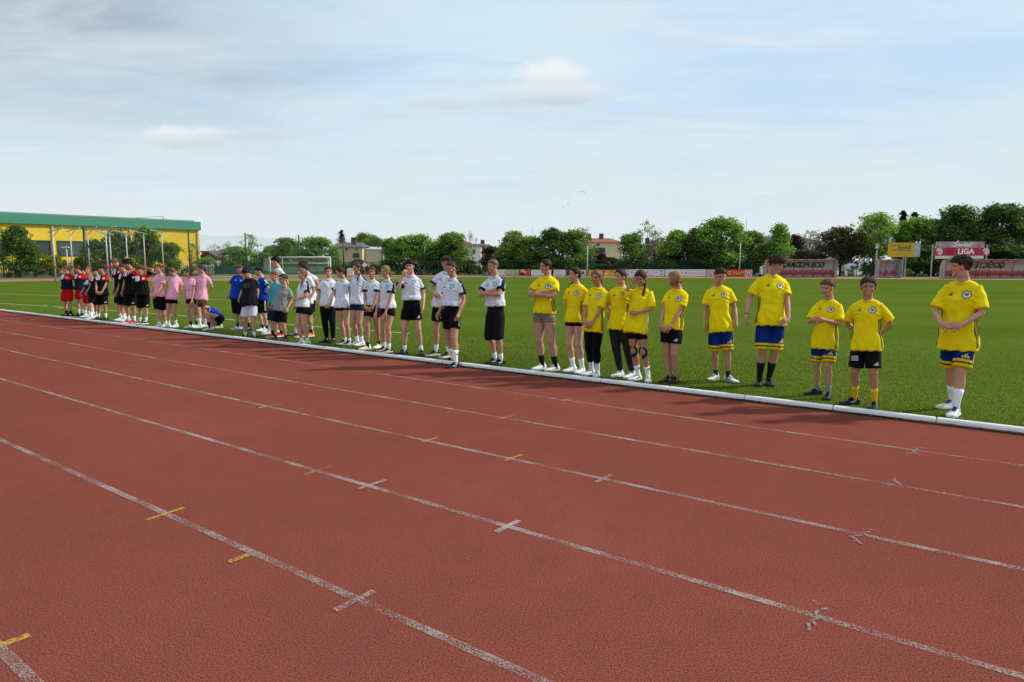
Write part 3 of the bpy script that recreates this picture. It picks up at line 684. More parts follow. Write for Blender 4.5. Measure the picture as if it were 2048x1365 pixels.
# hedges: long clipped masses behind the fence
def hedge(px0, px1, yt, Y, kind, label, d=2.4):
    a = at(px0, yt, Y); b = at(px1, yt, Y); L = b.x - a.x; H = a.z; rg = np.random.default_rng(abs(int(px0)) + 7); n = int(L * H * 42)
    p = np.stack([rg.random(n) * L, rg.random(n) ** 2 * d, rg.random(n) ** .8 * H * (1 + .0 * rg.random(n))], 1)
    p[:, 2] *= 1 - .18 * (.5 + .5 * np.sin(p[:, 0] * 1.3) * np.sin(p[:, 0] * .47 + 1)); 
    u = rg.normal(size=(n, 3)); u /= np.linalg.norm(u, axis=1)[:, None]; w = np.cross(u, rg.normal(size=(n, 3))); w /= np.linalg.norm(w, axis=1)[:, None]
    s = (.16 + .16 * rg.random(n))[:, None]
    q4 = np.stack([p - u * s, p + w * s * .7, p + u * s, p - w * s * .7], 1).reshape(-1, 3); q4[:, 2] = np.maximum(q4[:, 2], -.02)
    me = mesh_np('hedge', q4, np.arange(n * 4, dtype=np.int32).reshape(-1, 4), [LM[kind]], col=np.repeat(rg.random(n), 4)[:, None] * np.ones(3))
    o = link('hedge', me, None, label, 'hedge'); o.location = (a.x, Y, 0)
hedge(655, 800, 527, 112, 'dark', 'long dark hedge below the peach house and annexe')
hedge(800, 1000, 531, 108, 'dark', 'dark hedge behind the fence left of the advertising boards')
hedge(990, 1260, 524, 101, 'dark', 'dark hedge behind the left advertising boards')
hedge(1260, 1540, 522, 100, 'dark', 'dark hedge behind the right advertising boards')
hedge(1540, 1672, 524, 103, 'dark', 'dark hedge behind the home dugout')
hedge(1728, 2120, 522, 98, 'dark', 'dark hedge behind the two billboards and the away dugout')
hedge(455, 660, 532, 121, 'green', 'green hedge behind the goal')
hedge(-80, 200, 548, 92, 'dark', 'low dark hedge along the foot of the yellow hall')
# ------------------------------------------------------------------ poles
def place(o, p): o.location = p; return o
def pole_thing(px_t, py_t, px_b, py_b, name, label, cat, group, r, m, Y=None):
    b = G(px_b, py_b) if Y is None else at(px_b, py_b, Y); b.z = 0
    t = at(px_t, py_t, b.y); return b, t.z
PX = [(103.6, 462.6, 111.8, 562, 1), (139.5, 461.5, 147, 559.5, 1), (174, 460.5, 181, 558, 1), (210, 459.5, 217.5, 562, 1), (219.5, 468, 224.6, 559, -1), (253, 466.6, 257, 556.5, -1), (287, 466.6, 292, 555.5, -1), (323, 464.6, 328, 554.5, -1)]
lbl = ['leftmost grey pole with a bracket arm before the yellow hall', 'second grey pole from the left with a bracket arm', 'third grey pole from the left with a bracket arm', 'fourth grey pole from the left, its arm pointing up right',
       'fifth grey pole, close right of the fourth one', 'sixth grey pole from the left with its arm to the left', 'seventh grey pole from the left with its arm to the left', 'rightmost grey pole with its arm to the left']
m_pole = varied('pale grey pole', (.44, .45, .45), .5, .08, 2)
for (xt, yt, xb, yb, s), lb in zip(PX, lbl):
    b, H = pole_thing(xt, yt, xb, yb, '', '', '', '', 0, None)
    e = empty('bracket_pole', b, 0, lb, 'pole', 'grey poles with bracket arms before the hall')
    MB().tube([(0, 0, -.03), (0, 0, H)], [.075, .06], 10).build('shaft', [m_pole], e, True)
    MB().tube([(-s * .45, 0, H - .12), (s * 1.25, -.3, H + .28)], .06, 6).tube([(s * .1, 0, H - .45), (s * .8, -.2, H + .15)], .035, 6).build('arm', [m_pole], e)
    MB().tube([(0, 0, 1.25), (0, 0, 1.48)], .17, 10).build('red_band', [m_red], e); MB().box((-.26, 0, 1.37), (.22, .07, .12)).build('cleat', [m_red], e)
NPX = [(167, 455, 5.7), (241, 457, 6), (376, 462, 6), (490, 467, 6), (597, 471, 6), (686, 474, 6), (764, 478, 6), (799, 479.5, 6)]
netp = []
for i, (px, yt, H) in enumerate(NPX):
    Y = (527.5 - yt); Y = (H - CH) * FPX / Y; p = at(px, yt, Y); netp.append(Vector((p.x, p.y, 0)))
nl = ['dark green net post nearest the left, with a slanted brace', 'dark green net post in the middle of the hall', 'dark green net post at the right end of the hall', 'dark green net post left of the goal', 'dark green net post behind the goal', 'dark green net post before the peach house', 'dark green net post before the beige annexe', 'rightmost dark green net post with a slanted brace']
for i, p in enumerate(netp):
    H = NPX[i][2]; e = empty('net_post', p, 0, nl[i], 'post', 'dark green ball net posts')
    MB().tube([(0, 0, -.03), (0, 0, H)], .10 if i else .13, 8).build('post', [m_dkgreen], e, True)
    if i in (0, 7):
        q_ = (netp[1] - netp[0]).normalized() * (3.4) if i == 0 else (netp[6] - netp[7]).normalized() * 3.0
        MB().tube([(0, 0, H - 1.2), (q_.x, q_.y, .05)], .06, 6).build('brace', [m_dkgreen], e)
m_net = mat('net mesh', (.03, .05, .05), .8); q = NT(m_net)
uvn = q.n('ShaderNodeAttribute', attribute_name='Col'); sx = q.n('ShaderNodeSeparateColor'); q.l(uvn.outputs[0], sx.inputs[0])
def grid(v, k):
    fr = q.math('FRACT', q.math('MULTIPLY', v, k)); return q.math('LESS_THAN', fr, .07)
al = q.math('MAXIMUM', grid(sx.outputs[0], 1.0), grid(sx.outputs[1], 1.0)); q.l(al, q.b.inputs['Alpha'])
def net_panel(pts, cell, name, m, parent=None, *t, **k):
    """pts: grid [rows][cols] of points"""
    r = len(pts); c = len(pts[0]); v = [p for row in pts for p in row]; col = []
    for i in range(r):
        for j in range(c):
            col.append((j * (pts[0][1] - pts[0][0]).length / cell, i * (pts[1][0] - pts[0][0]).length / cell, 0))
    f = [(i * c + j, i * c + j + 1, (i + 1) * c + j + 1, (i + 1) * c + j) for i in range(r - 1) for j in range(c - 1)]
    return link(name, mesh_np(name, v, f, [m], col=np.array(col)), parent, *t, **k)
for i in range(len(netp) - 1):
    a, b = netp[i], netp[i + 1]; n = 9; rows = []
    for z in range(0, 6):
        row = []
        for j in range(n):
            s = j / (n - 1); p = a.lerp(b, s); zz = z / 5 * (5.85 - .45 * 4 * s * (1 - s)); row.append(Vector((p.x, p.y, max(.05, zz))))
        rows.append(row)
    net_panel(rows, .14, 'ball_net', m_net, None, 'dark ball stopping net, span %s' % ['over the left part of the hall', 'over the right part of the hall', 'between the hall corner and the next post', 'left of the goal', 'behind the right part of the goal', 'before the peach house', 'at its right end'][i], 'net', 'ball net spans')
def lamp(px, yt, yb, Y, label, head=True, name='lamp_post'):
    b = at(px, yb, Y); t = at(px, yt, Y); e = empty(name, (b.x, Y, 0), 0, label, 'lamp post')
    MB().tube([(0, 0, 0), (0, 0, t.z - .2)], [.09, .06], 8).build('pole', [m_pole], e, True)
    if head: MB().tube([(0, 0, t.z - .25), (0, 0, t.z - .05), (0, 0, t.z + .02)], [.10, .22, .17], 10).build('lamp_head', [m_roofg], e, True)
    return e
lamp(850, 489, 546, 106, 'concrete lamp post in front of the centre trees')
lamp(1174.5, 487, 552, 90, 'slim lamp post between two advertising boards')
lamp(1478.5, 482, 552, 90, 'slim lamp post behind the red advertising board')
lamp(517, 491, 540, 118, 'lamp post with a dark head left of the goal')
e = lamp(1750.5, 489, 553, 88, 'grey street lamp with a boxy white head left of the small dugout', head=False)
p = at(1754, 489, 88); z = p.z
MB().box((0, 0, z - .35), (.28, .28, .35)).build('lamp_head', [m_white], e); MB().box((0, 0, z - .05), (.34, .3, .3)).build('lamp_cap', [m_steel], e); MB().box((0, 0, z - .62), (.22, .22, .12)).build('lamp_base', [m_black], e)
e = lamp(137, 489, 556, 82, 'thin pole with a flat floodlight arm near the second grey pole', head=False, name='floodlight_pole')
p = at(137, 495, 82); MB().box((-.15, 0, p.z), (.9, .25, .08)).build('floodlight', [m_white], e)
b = at(499, 551, 100); e = empty('marker_pole', (b.x, 100, 0), 0, 'short pole with a white top right of the net post left of the goal', 'pole')
z = at(499, 512, 100).z; MB().tube([(0, 0, 0), (0, 0, z - .7)], .06, 6).build('lower_pole', [m_dkgreen], e); MB().tube([(0, 0, z - .7), (0, 0, z)], .08, 6).build('white_top', [m_white], e)
# ------------------------------------------------------------------ goal
def goal():
    Y = 84.0; a = at(541.5, 555, Y); w = 7.36; x0 = a.x; e = empty('football_goal', (x0 + w / 2, Y, 0), 0, 'white football goal with a sagging net behind the left groups', 'goal')
    hw = w / 2; H = 2.47
    for s in (-1, 1): MB().tube([(s * hw, 0, 0), (s * hw, 0, H)], .065, 10).build('goalpost', [m_white], e, True)
    MB().tube([(-hw - .06, 0, H), (hw + .06, 0, H)], .065, 10).build('crossbar', [m_white], e, True)
    for s in (-1, 1): MB().tube([(s * hw * .78, 2.1, 0), (s * hw * .78, 2.1, H - .1)], .045, 8).build('net_stanchion', [m_steel], e, True)
    MB().tube([(-hw * .8, 1.0, H - .72), (hw * .95, 1.0, H - .72)], .04, 8).build('net_rail', [m_white], e, True)
    m = mat('goal net', (.55, .57, .57), .8); qq = NT(m); at2 = qq.n('ShaderNodeAttribute', attribute_name='Col'); s2 = qq.n('ShaderNodeSeparateColor'); qq.l(at2.outputs[0], s2.inputs[0])
    g1 = qq.math('LESS_THAN', qq.math('FRACT', s2.outputs[0]), .17); g2 = qq.math('LESS_THAN', qq.math('FRACT', s2.outputs[1]), .17); qq.l(qq.math('MAXIMUM', g1, g2), qq.b.inputs['Alpha'])
    rows = []
    for i in range(9):
        v = i / 8; row = []
        for j in range(17):
            u = j / 16; y = .05 + 2.1 * min(1, v * 1.3); z = H - .05 - v * v * 1.55 - .9 * 4 * u * (1 - u) * v * .35 - .12 * math.sin(v * 3.14); x = -hw + w * u - 1.5 * min(1, v * 1.3) * (1 - .35 * u)
            row.append(Vector((x, y, z)))
        rows.append(row)
    net_panel(rows, .13, 'net', m, e)
    for s in (-1, 1):
        rows = [[Vector((s * hw - (1.5 if s < 0 else .95) * j / 6, j / 6 * (1.9), H - .1 - i / 5 * 1.7 * (1 - .25 * j / 6))) for j in range(7)] for i in range(6)]
        net_panel(rows, .14, 'side_net', m, e)
goal()
# ------------------------------------------------------------------ fences
m_mesh = mat('wire mesh', (.012, .022, .015), .8); q = NT(m_mesh); a_ = q.n('ShaderNodeAttribute', attribute_name='Col'); s_ = q.n('ShaderNodeSeparateColor'); q.l(a_.outputs[0], s_.inputs[0])
q.l(q.math('MAXIMUM', q.math('LESS_THAN', q.math('FRACT', s_.outputs[0]), .16), q.math('LESS_THAN', q.math('FRACT', s_.outputs[1]), .12)), q.b.inputs['Alpha'])
def fence(pa, pb, H, label, n, m_p=None, panel=None, name='mesh_fence'):
    pa = Vector((pa.x, pa.y, 0)); pb = Vector((pb.x, pb.y, 0)); d = pb - pa; e = empty(name, pa, math.atan2(d.y, d.x), label, 'fence'); L = d.length
    for i in range(n + 1): MB().tube([(L * i / n, 0, 0), (L * i / n, 0, H)], .045, 6).build('fence_post', [m_p or m_dkgreen], e)
    if panel: panel(e, L, H)
    else:
        k = 12; rows = [[Vector((L * j / k, 0, z)) for j in range(k + 1)] for z in (.05, H * .5, H - .05)]; net_panel(rows, .12, 'wire_panel', m_mesh, e)
        MB().tube([(0, 0, H), (L, 0, H)], .035, 5).build('top_rail', [m_p or m_dkgreen], e)
    return e
fence(at(655, 545, 108), at(800, 545, 107), 1.9, 'dark mesh fence below the peach house', 8)
fence(at(800, 545, 103), at(1000, 545, 97), 2.0, 'dark mesh fence left of the advertising boards', 10)
fence(at(1000, 545, 96), at(1530, 545, 93), 2.1, 'dark mesh fence behind the advertising boards', 20)
fence(at(1530, 545, 92.5), at(2120, 545, 89.5), 2.0, 'dark mesh fence behind the dugouts', 22)
m_pick = varied('white picket', (.62, .60, .54), .8, .1, 3)
def pickets(e, L, H):
    b = MB(); k = int(L / .26)
    for i in range(k): b.box((.13 + .26 * i, -.06, H * .55), (.12, .03, H * .8))
    b.build('pickets', [m_pick], e)
    b = MB()
    for z in (.25, .62, .95): b.box((L / 2, -.015, H * z), (L, .04, .07))
    b.build('rail', [m_pick], e)
    MB().box((L / 2, .02, .2), (L, .1, .4)).build('plinth', [varied('concrete plinth', (.42, .36, .25), .9, .2, 1)], e)
fence(at(-60, 550, 88), at(240, 550, 93), 1.75, 'white picket fence between the pitch and the yellow hall', 20, m_pick, pickets, 'picket_fence')
fence(at(240, 550, 93.5), at(428, 550, 97), 1.55, 'white picket fence continuing right below the hall corner', 12, m_pick, pickets, 'picket_fence')
def gpanels(e, L, H):
    b = MB(); b.box((L / 2, .0, H * .52), (L, .03, H * .86)); b.build('panel', [m_green2], e)
    b = MB(); k = int(L / .5)
    for i in range(k): b.box((.25 + .5 * i, -.04, H * .5), (.05, .04, H * .9))
    b.box((L / 2, -.045, H * .95), (L, .05, .05)); b.build('slat', [m_dkgreen], e)
fence(at(430, 550, 100), at(505, 550, 101), 1.45, 'green panel fence left of the white topped pole', 5, m_green2, gpanels, 'panel_fence')
fence(at(505, 550, 101.2), at(655, 550, 107), 1.45, 'green panel fence behind the goal', 8, m_green2, gpanels, 'panel_fence')
fence(at(-60, 555, 80), at(430, 555, 92), 1.15, 'low dark wire fence along the far left track edge', 16)
# spectator seats behind the pink group
m_seatg = mat('green seat', (.01, .07, .045), .5)
for i, px in enumerate((352, 358, 364, 385, 391, 397)):
    p = at(px, 552, 93); b = MB().box((0, 0, .42), (.42, .4, .05)).box((0, .2, .62), (.42, .05, .38)).tube([(0, 0, 0), (0, 0, .42)], .04, 6)
    o = b.build('stadium_seat', [m_seatg]); o.location = (p.x, 90, 0); tag(o, 'small green bucket seat beyond the pitch behind the pink team, %s from left' % ['first', 'second', 'third', 'fourth', 'fifth', 'sixth'][i], 'seat', 'green seats beyond the pitch')
# ------------------------------------------------------------------ advertising boards
def board(px0, px1, yt, yb, Y, m, label, name='advertising_board', frame=m_steel):
    a = at(px0, yb, Y); b = at(px1, yt, Y); w = b.x - a.x; z0 = max(.04, a.z); z1 = b.z; cx = (a.x + b.x) / 2
    e = empty(name, (cx, Y, 0), 0, label, 'advertising board', 'advertising boards along the far touchline')
    MB().box((0, 0, (z0 + z1) / 2), (w, .05, z1 - z0)).build('panel', [m], e)
    f = MB(); 
    for s in (-1, 1): f.box((s * w / 2, .04, (z1) / 2), (.07, .06, z1 + .02))
    f.box((0, .04, z1), (w, .05, .04)); f.box((0, .04, z0), (w, .05, .04)); f.build('frame', [m_mesh if 0 else m_dkgreen], e)
    return e, w, z0, z1
def T(px, Y, e): return at(px, 545, Y).x - e.location.x
m_bw = varied('white board print', (.66, .67, .66), .5, .04, 1); m_by = varied('yellow board print', (.62, .38, .04), .5, .06, .6); m_br = mat('red board print', (.50, .045, .03), .5); m_bg = varied('pale green print', (.34, .46, .25), .5, .25, .9)
m_bp = mat('crimson print', (.46, .03, .05), .5); m_gold = mat('gold lettering', (.75, .48, .05), .5); m_gray = mat('grey lettering', (.30, .31, .32), .6); m_lgray = mat('pale grey lettering', (.50, .51, .52), .6); m_teal = mat('teal print', (.05, .30, .33), .5)
def txt(s, size, e, x, z, m, y=-.04, **k): return put_text(s, size, facing((x, y, z)), m, e, ext=.004, **k)
def rectc(e, x0, x1, z0, z1, m, name, y=-.03): return MB().box(((x0 + x1) / 2, y, (z0 + z1) / 2), (abs(x1 - x0), .012, abs(z1 - z0))).build(name, [m], e)
e, w, z0, z1 = board(987, 1060, 539.6, 551.6, 89, m_bg, 'multi coloured board with a white left part, green middle and red right part'); h = z1 - z0; zc_ = (z0 + z1) / 2
rectc(e, T(988, 89, e), T(1012, 89, e), z0 + .03, z1 - .03, m_bw, 'white_print'); rectc(e, T(1037, 89, e), T(1059, 89, e), z0 + .03, z1 - .03, m_bp, 'red_print')
for px, s, mm, sz in ((996, 'D', m_teal, .5), (1003, 'E', m_teal, .35), (1009, 'S', m_black, .5), (1018, 'W', m_white, .4), (1025, '3', m_white, .4), (1031, 'J', m_teal, .4), (1051, 'M', m_white, .5)): txt(s, sz, e, T(px, 89, e), zc_, mm)
for k in range(3):
    for r in range(2): rectc(e, T(1041.5 + 2.6 * k, 89, e), T(1043.3 + 2.6 * k, 89, e), zc_ + .05 + .2 * r, zc_ + .17 + .2 * r, m_white, 'white_mark', -.042)
rectc(e, T(1041, 89, e), T(1047.5, 89, e), z0 + .06, zc_ - .06, m_black, 'dark_mark', -.042)
e, w, z0, z1 = board(1062, 1131, 540, 552, 89, m_bw, 'white board with faint print, behind the girl in grey shorts'); zc_ = (z0 + z1) / 2
rectc(e, T(1065, 89, e), T(1068, 89, e), z1 - .2, z1 - .14, m_gray, 'small_mark')
txt('IELSKI', .3, e, T(1117, 89, e), zc_ + .15, m_lgray); txt('LACH', .3, e, T(1117, 89, e), zc_ - .22, m_lgray)
e, w, z0, z1 = board(1133, 1172, 540.3, 552.3, 89, m_bw, 'white board ending in the black letters za'); zc_ = (z0 + z1) / 2
rectc(e, T(1133.5, 89, e), T(1156, 89, e), z0 + .03, z1 - .03, m_black, 'black_print'); txt('za', .72, e, T(1164, 89, e), zc_ + .08, m_black, bold=.02); rectc(e, T(1157, 89, e), T(1171, 89, e), z0 + .08, z0 + .14, m_black, 'underline')
e, w, z0, z1 = board(1177, 1250, 540.5, 552.8, 88.5, m_by, 'orange yellow board with a brown picture, behind two yellow shirted girls'); zc_ = (z0 + z1) / 2
rectc(e, T(1205, 88.5, e), T(1211, 88.5, e), zc_ - .3, zc_ + .3, m_br, 'red_figure'); rectc(e, T(1212, 88.5, e), T(1216, 88.5, e), zc_ - .35, zc_ + .3, m_gold, 'gold_figure'); rectc(e, T(1209, 88.5, e), T(1211.5, 88.5, e), zc_ - .38, zc_ + .1, m_bw, 'white_figure', -.042)
txt('motta', .22, e, T(1223, 88.5, e), zc_ + .22, m_black)
e, w, z0, z1 = board(1251, 1329.5, 539.3, 552.8, 88, m_bw, 'white board with small scattered logos behind the girl covering her face'); zc_ = (z0 + z1) / 2
for px, dz in ((1256, .25), (1323, .25), (1256, -.2), (1323, -.2)):
    MB().tube([(T(px, 88, e), -.035, zc_ + dz), (T(px, 88, e), -.045, zc_ + dz)], .13, 10, ref=(1, 0, 0)).build('small_logo', [m_gray], e)
for px in (1264, 1295): MB().tube([(T(px, 88, e), -.035, zc_ + .08), (T(px, 88, e), -.045, zc_ + .08)], .14, 10, ref=(1, 0, 0)).build('round_logo', [m_gray], e)
txt('KOMPLEKS', .17, e, T(1308, 88, e), zc_ + .06, m_lgray); txt('Projekt', .24, e, T(1300, 88, e), zc_ - .30, m_gray, shear=.2)
e, w, z0, z1 = board(1330.5, 1413.5, 539.3, 553.2, 87.5, m_bw, 'white board reading Alexans in pale grey letters'); zc_ = (z0 + z1) / 2
txt('Alexans', .58, e, T(1390, 87.5, e), zc_, m_lgray, shear=.15, xs=1.1); txt('Alexans', .58, e, T(1350, 87.5, e), zc_, m_lgray, shear=.15, xs=1.1); MB().tube([(T(1372, 87.5, e), -.035, zc_), (T(1372, 87.5, e), -.045, zc_)], .10, 8, ref=(1, 0, 0)).build('dot_logo', [m_black], e)
e, w, z0, z1 = board(1414.5, 1504.5, 539.6, 554, 87, m_br, 'red board with gold letters Z NAMI between two round crests'); zc_ = (z0 + z1) / 2
txt('BAW SIĘ Z NAMI' if 0 else 'Z NAMI', .66, e, T(1474, 87, e), zc_, m_gold, xs=.98, bold=.012)
txt('I', .66, e, T(1456.5, 87, e), zc_, m_gold, bold=.012)
for px in (1422, 1497):
    x = T(px, 87, e); s = -1 if px < 1450 else 1; rectc(e, x - .46, x + .46, z0 + .02, z1 - .02, m_bw, 'white_print', -.028)
    def disc(r, y, m, nm): MB().tube([(x, y, zc_), (x, y - .008, zc_)], r, 24, ref=(1, 0, 0)).build(nm, [m], e)
    disc(.40, -.036, m_red, 'crest_ring'); disc(.35, -.045, m_white, 'crest_ring'); disc(.31, -.054, m_br, 'crest_ring'); disc(.20, -.063, m_white, 'crest_core'); rectc(e, x - .06, x + .06, zc_ - .16, zc_ + .08, m_black, 'crest_figure', -.073)
    for k in range(10): a = k * .628; rectc(e, x + .255 * math.cos(a) - .025, x + .255 * math.cos(a) + .025, zc_ + .255 * math.sin(a) - .03, zc_ + .255 * math.sin(a) + .03, m_gold, 'crest_letter', -.064)
# ------------------------------------------------------------------ dugouts
m_poly = mat('smoked polycarbonate', (.30, .31, .31), .35); q = NT(m_poly); q.base(q.ramp(q.noise(.8, 5, .6), [(.3, (.38, .41, .40)), (.7, (.55, .59, .57))])); q.b.inputs['Alpha'].default_value = .8
m_poly2 = mat('yellowed polycarbonate', (.34, .30, .24), .4); q = NT(m_poly2); q.base(q.ramp(q.noise(.7, 5, .6), [(.3, (.44, .39, .31)), (.7, (.60, .55, .45))])); q.b.inputs['Alpha'].default_value = .9
m_redseat = mat('red seat', (.48, .02, .05), .4)
def dugout(px0, px1, Y, bays, seats, label, text, txpx, mp=None, extra=None):
    a = at(px0, 550, Y); b = at(px1, 550, Y); w = b.x - a.x; H = at(px0, 519.5, Y).z
    e = empty('dugout', ((a.x + b.x) / 2, Y, 0), 0, label, 'dugout', 'team dugouts beyond the pitch')
    D = 1.0; arc = [(-.2, H - .02), (.2, H), (.5, H - .12), (.78, H - .5), (.9, H - 1.0), (.96, .08)]
    for i in range(bays):
        x0 = -w / 2 + w * i / bays; x1 = x0 + w / bays; v = []
        for (y, z) in arc: v += [(x0 + .01, y, z), (x1 - .01, y, z)]
        for (y, z) in arc: v += [(x0 + .01, y + .02, z + .02), (x1 - .01, y + .02, z + .02)]
        k = len(arc) * 2; f = [(2 * j, 2 * j + 1, 2 * j + 3, 2 * j + 2) for j in range(len(arc) - 1)] + [(k + 2 * j, k + 2 * j + 2, k + 2 * j + 3, k + 2 * j + 1) for j in range(len(arc) - 1)]
        link('roof_panel', mesh_np('roof_panel', v, f, [mp or (m_poly if not (extra and i in extra) else m_poly2)], smooth=False), e)
    for i in range(bays + 1):
        x = -w / 2 + w * i / bays; MB().tube([(x, y, z) for y, z in arc], .04, 6, ref=(1, 0, 0)).build('rib', [m_dkred], e)
        if i in (0, bays): MB().tube([(x, -.2, 0), (x, -.2, H - .03)], .035, 6).tube([(x, .96, 0), (x, -.2, .03)], .03, 6, ref=(1, 0, 0)).build('side_frame', [m_steel if i == bays else m_dkred], e)
    for i in (0, bays):
        x = -w / 2 + w * i / bays; v = [(x, -.2, .05), (x, -.2, H - .03)] + [(x, y, z) for y, z in arc[1:]]; link('side_panel', mesh_np('side_panel', v, [tuple(range(len(v)))], [m_poly]), e)
    MB().tube([(-w / 2, .40, .48), (w / 2, .40, .48)], .045, 6).build('bench_beam', [m_dkred], e); MB().tube([(-w / 2, -.2, .04), (w / 2, -.2, .04)], .045, 6).build('base_rail', [m_dkred], e)
    for i in range(bays + 1): x = -w / 2 + w * i / bays * .96 + .15; MB().tube([(x, .45, .02), (x, .45, .46)], .035, 6).build('bench_leg', [m_dkred], e)
    for i in range(seats):
        x = -w / 2 + w * (i + .5) / seats; s = min(.44, w / seats * .8)
        sb = MB().box((x, .36, .54), (s, .42, .06)).add([(x - s / 2, .56, .56), (x + s / 2, .56, .56), (x + s / 2, .62, .78), (x + s * .3, .66, .92), (x - s * .3, .66, .92), (x - s / 2, .62, .78), (x - s / 2, .61, .56), (x + s / 2, .61, .56), (x + s / 2, .67, .78), (x + s * .3, .70, .92), (x - s * .3, .70, .92), (x - s / 2, .67, .78)],
             [(0, 1, 2, 3, 4, 5), (11, 10, 9, 8, 7, 6), (0, 6, 7, 1), (1, 7, 8, 2), (2, 8, 9, 3), (3, 9, 10, 4), (4, 10, 11, 5), (5, 11, 6, 0)])
        sb.build('seat', [m_redseat], e)
    if text:
        for ch, px in zip(text, txpx):
            x = at(px, 545, Y + .75).x - e.location.x; o = put_text(ch, .92, facing((x, .70, H - .66), 0, True), m_black, e, ext=.005, bold=.012)
            o.rotation_euler = (0, 0, 0)
            for v in o.data.vertices: v.co.y += (.0 if v.co.z > H - .5 else .0) + (H - .66 - v.co.z) * .24 - .02
    return e
n = 10; dugout(1532, 1672, 83, 7, 14, 'grey dugout with red seats and the mirrored word GOSPODARZE', 'GOSPODARZE', [1643 - 9.6 * k for k in range(n)])
dugout(1757, 1799.5, 82.5, 2, 3, 'small two bay dugout with three red seats', None, None)
dugout(1888, 2110, 77.5, 9, 19, 'long yellowed dugout with the mirrored word GOŚCIE at the right edge', 'GOŚCIE', [2003, 1992, 1980.5, 1969, 1960, 1951], extra=(0, 1, 2, 3, 4, 5))
# ------------------------------------------------------------------ billboards
def billboard(px0, px1, yt, yb, Y, label, m, legs, name='billboard'):
    a = at(px0, yb, Y); b = at(px1, yt, Y); w = b.x - a.x; cx = (a.x + b.x) / 2; e = empty(name, (cx, Y, 0), 0, label, 'billboard')
    MB().box((0, 0, (a.z + b.z) / 2), (w, .12, b.z - a.z)).build('panel', [m], e)
    for px in legs:
        x = at(px, 540, Y).x - cx; MB().tube([(x, .12, 0), (x, .12, b.z - .3)], .07, 8).build('leg', [m_steel], e)
    return e, w, a.z, b.z
e, w, z0, z1 = billboard(1775, 1840, 486, 514.5, 86, 'yellow billboard with green script and a pale picture at its right', varied('yellow billboard', (.62, .40, .02), .5, .08, .5), (1806, 1811))
zc_ = (z0 + z1) / 2; m_dg = mat('dark green print', (.05, .16, .06), .5); m_pic = varied('faded picture', (.42, .43, .45), .6, .35, 2.5)
rectc(e, T(1824.5, 86, e), T(1837, 86, e), z0 + .03, z1 - .03, m_pic, 'picture', -.066); txt('Zbyszko', .52, e, T(1803, 86, e), zc_ + .30, m_dg, y=-.075, shear=.3, xs=.92, bold=.014)
for x0_, x1_, za, zb in ((1784, 1819, .62, .67), (1781, 1821, -.08, .0), (1776, 1787, .45, .52)): rectc(e, T(x0_, 86, e), T(x1_, 86, e), zc_ + za, zc_ + zb, m_dg, 'print_bar', -.068)
rectc(e, T(1815, 86, e), T(1818, 86, e), zc_ + .1, zc_ + .65, m_br, 'red_figure', -.07)
for k in (1, 2): MB().ball((T(1829 + 7 * (k - 1), 86, e), 0, z1 + .06), .12, 8, 6).build('floodlight', [m_white], e)
e, w, z0, z1 = billboard(1870, 1969, 484, 517.6, 81, 'billboard reading Świat with a red LIGA banner across it', m_bw, (1863.5, 1972))
H1 = at(1900, 496, 81).z; H2 = at(1900, 511.8, 81).z
m_top = varied('faded banner picture', (.40, .28, .29), .6, .4, 1.6); rectc(e, -w / 2 + .02, w / 2 - .02, H1, z1 - .02, m_top, 'picture', -.066)
txt('Świat', .70, e, T(1918.5, 81, e), H1 + .36, m_white, y=-.08, shear=.35, xs=1.35, bold=.014); txt('ul. Kowalskiego 72', .27, e, T(1918, 81, e), z0 + .17, m_black, y=-.072, xs=1.25)
ban = MB().box((T(1919, 81, e), -.09, (H1 + H2) / 2), (at(1974, 500, 81).x - at(1863.5, 500, 81).x, .03, H1 - H2)).build('banner', [varied('crimson banner', (.46, .025, .07), .5, .08, .7)], e)
rectc(e, T(1890, 81, e), T(1903, 81, e), H2, H1, mat('dark red print', (.34, .01, .02), .5), 'dark_print', -.107)
txt('LIGA', .86, e, T(1927.5, 81, e), (H1 + H2) / 2 + .01, m_white, y=-.115, xs=1.05, bold=.03)
for px in (1874, 1967):
    x = T(px, 81, e); zz = (H1 + H2) / 2
    for k in range(3): MB().tube([(x + .40 * math.cos(a), -.112, zz + (.40 - .13 * k) * math.sin(a) - .0) for a in [R(150 - 30 * j) for j in range(9)]], .035, 5).build('ball_emblem', [m_white], e)
    txt('3', .72, e, x, zz, m_white, y=-.118, bold=.02, xs=1.2)
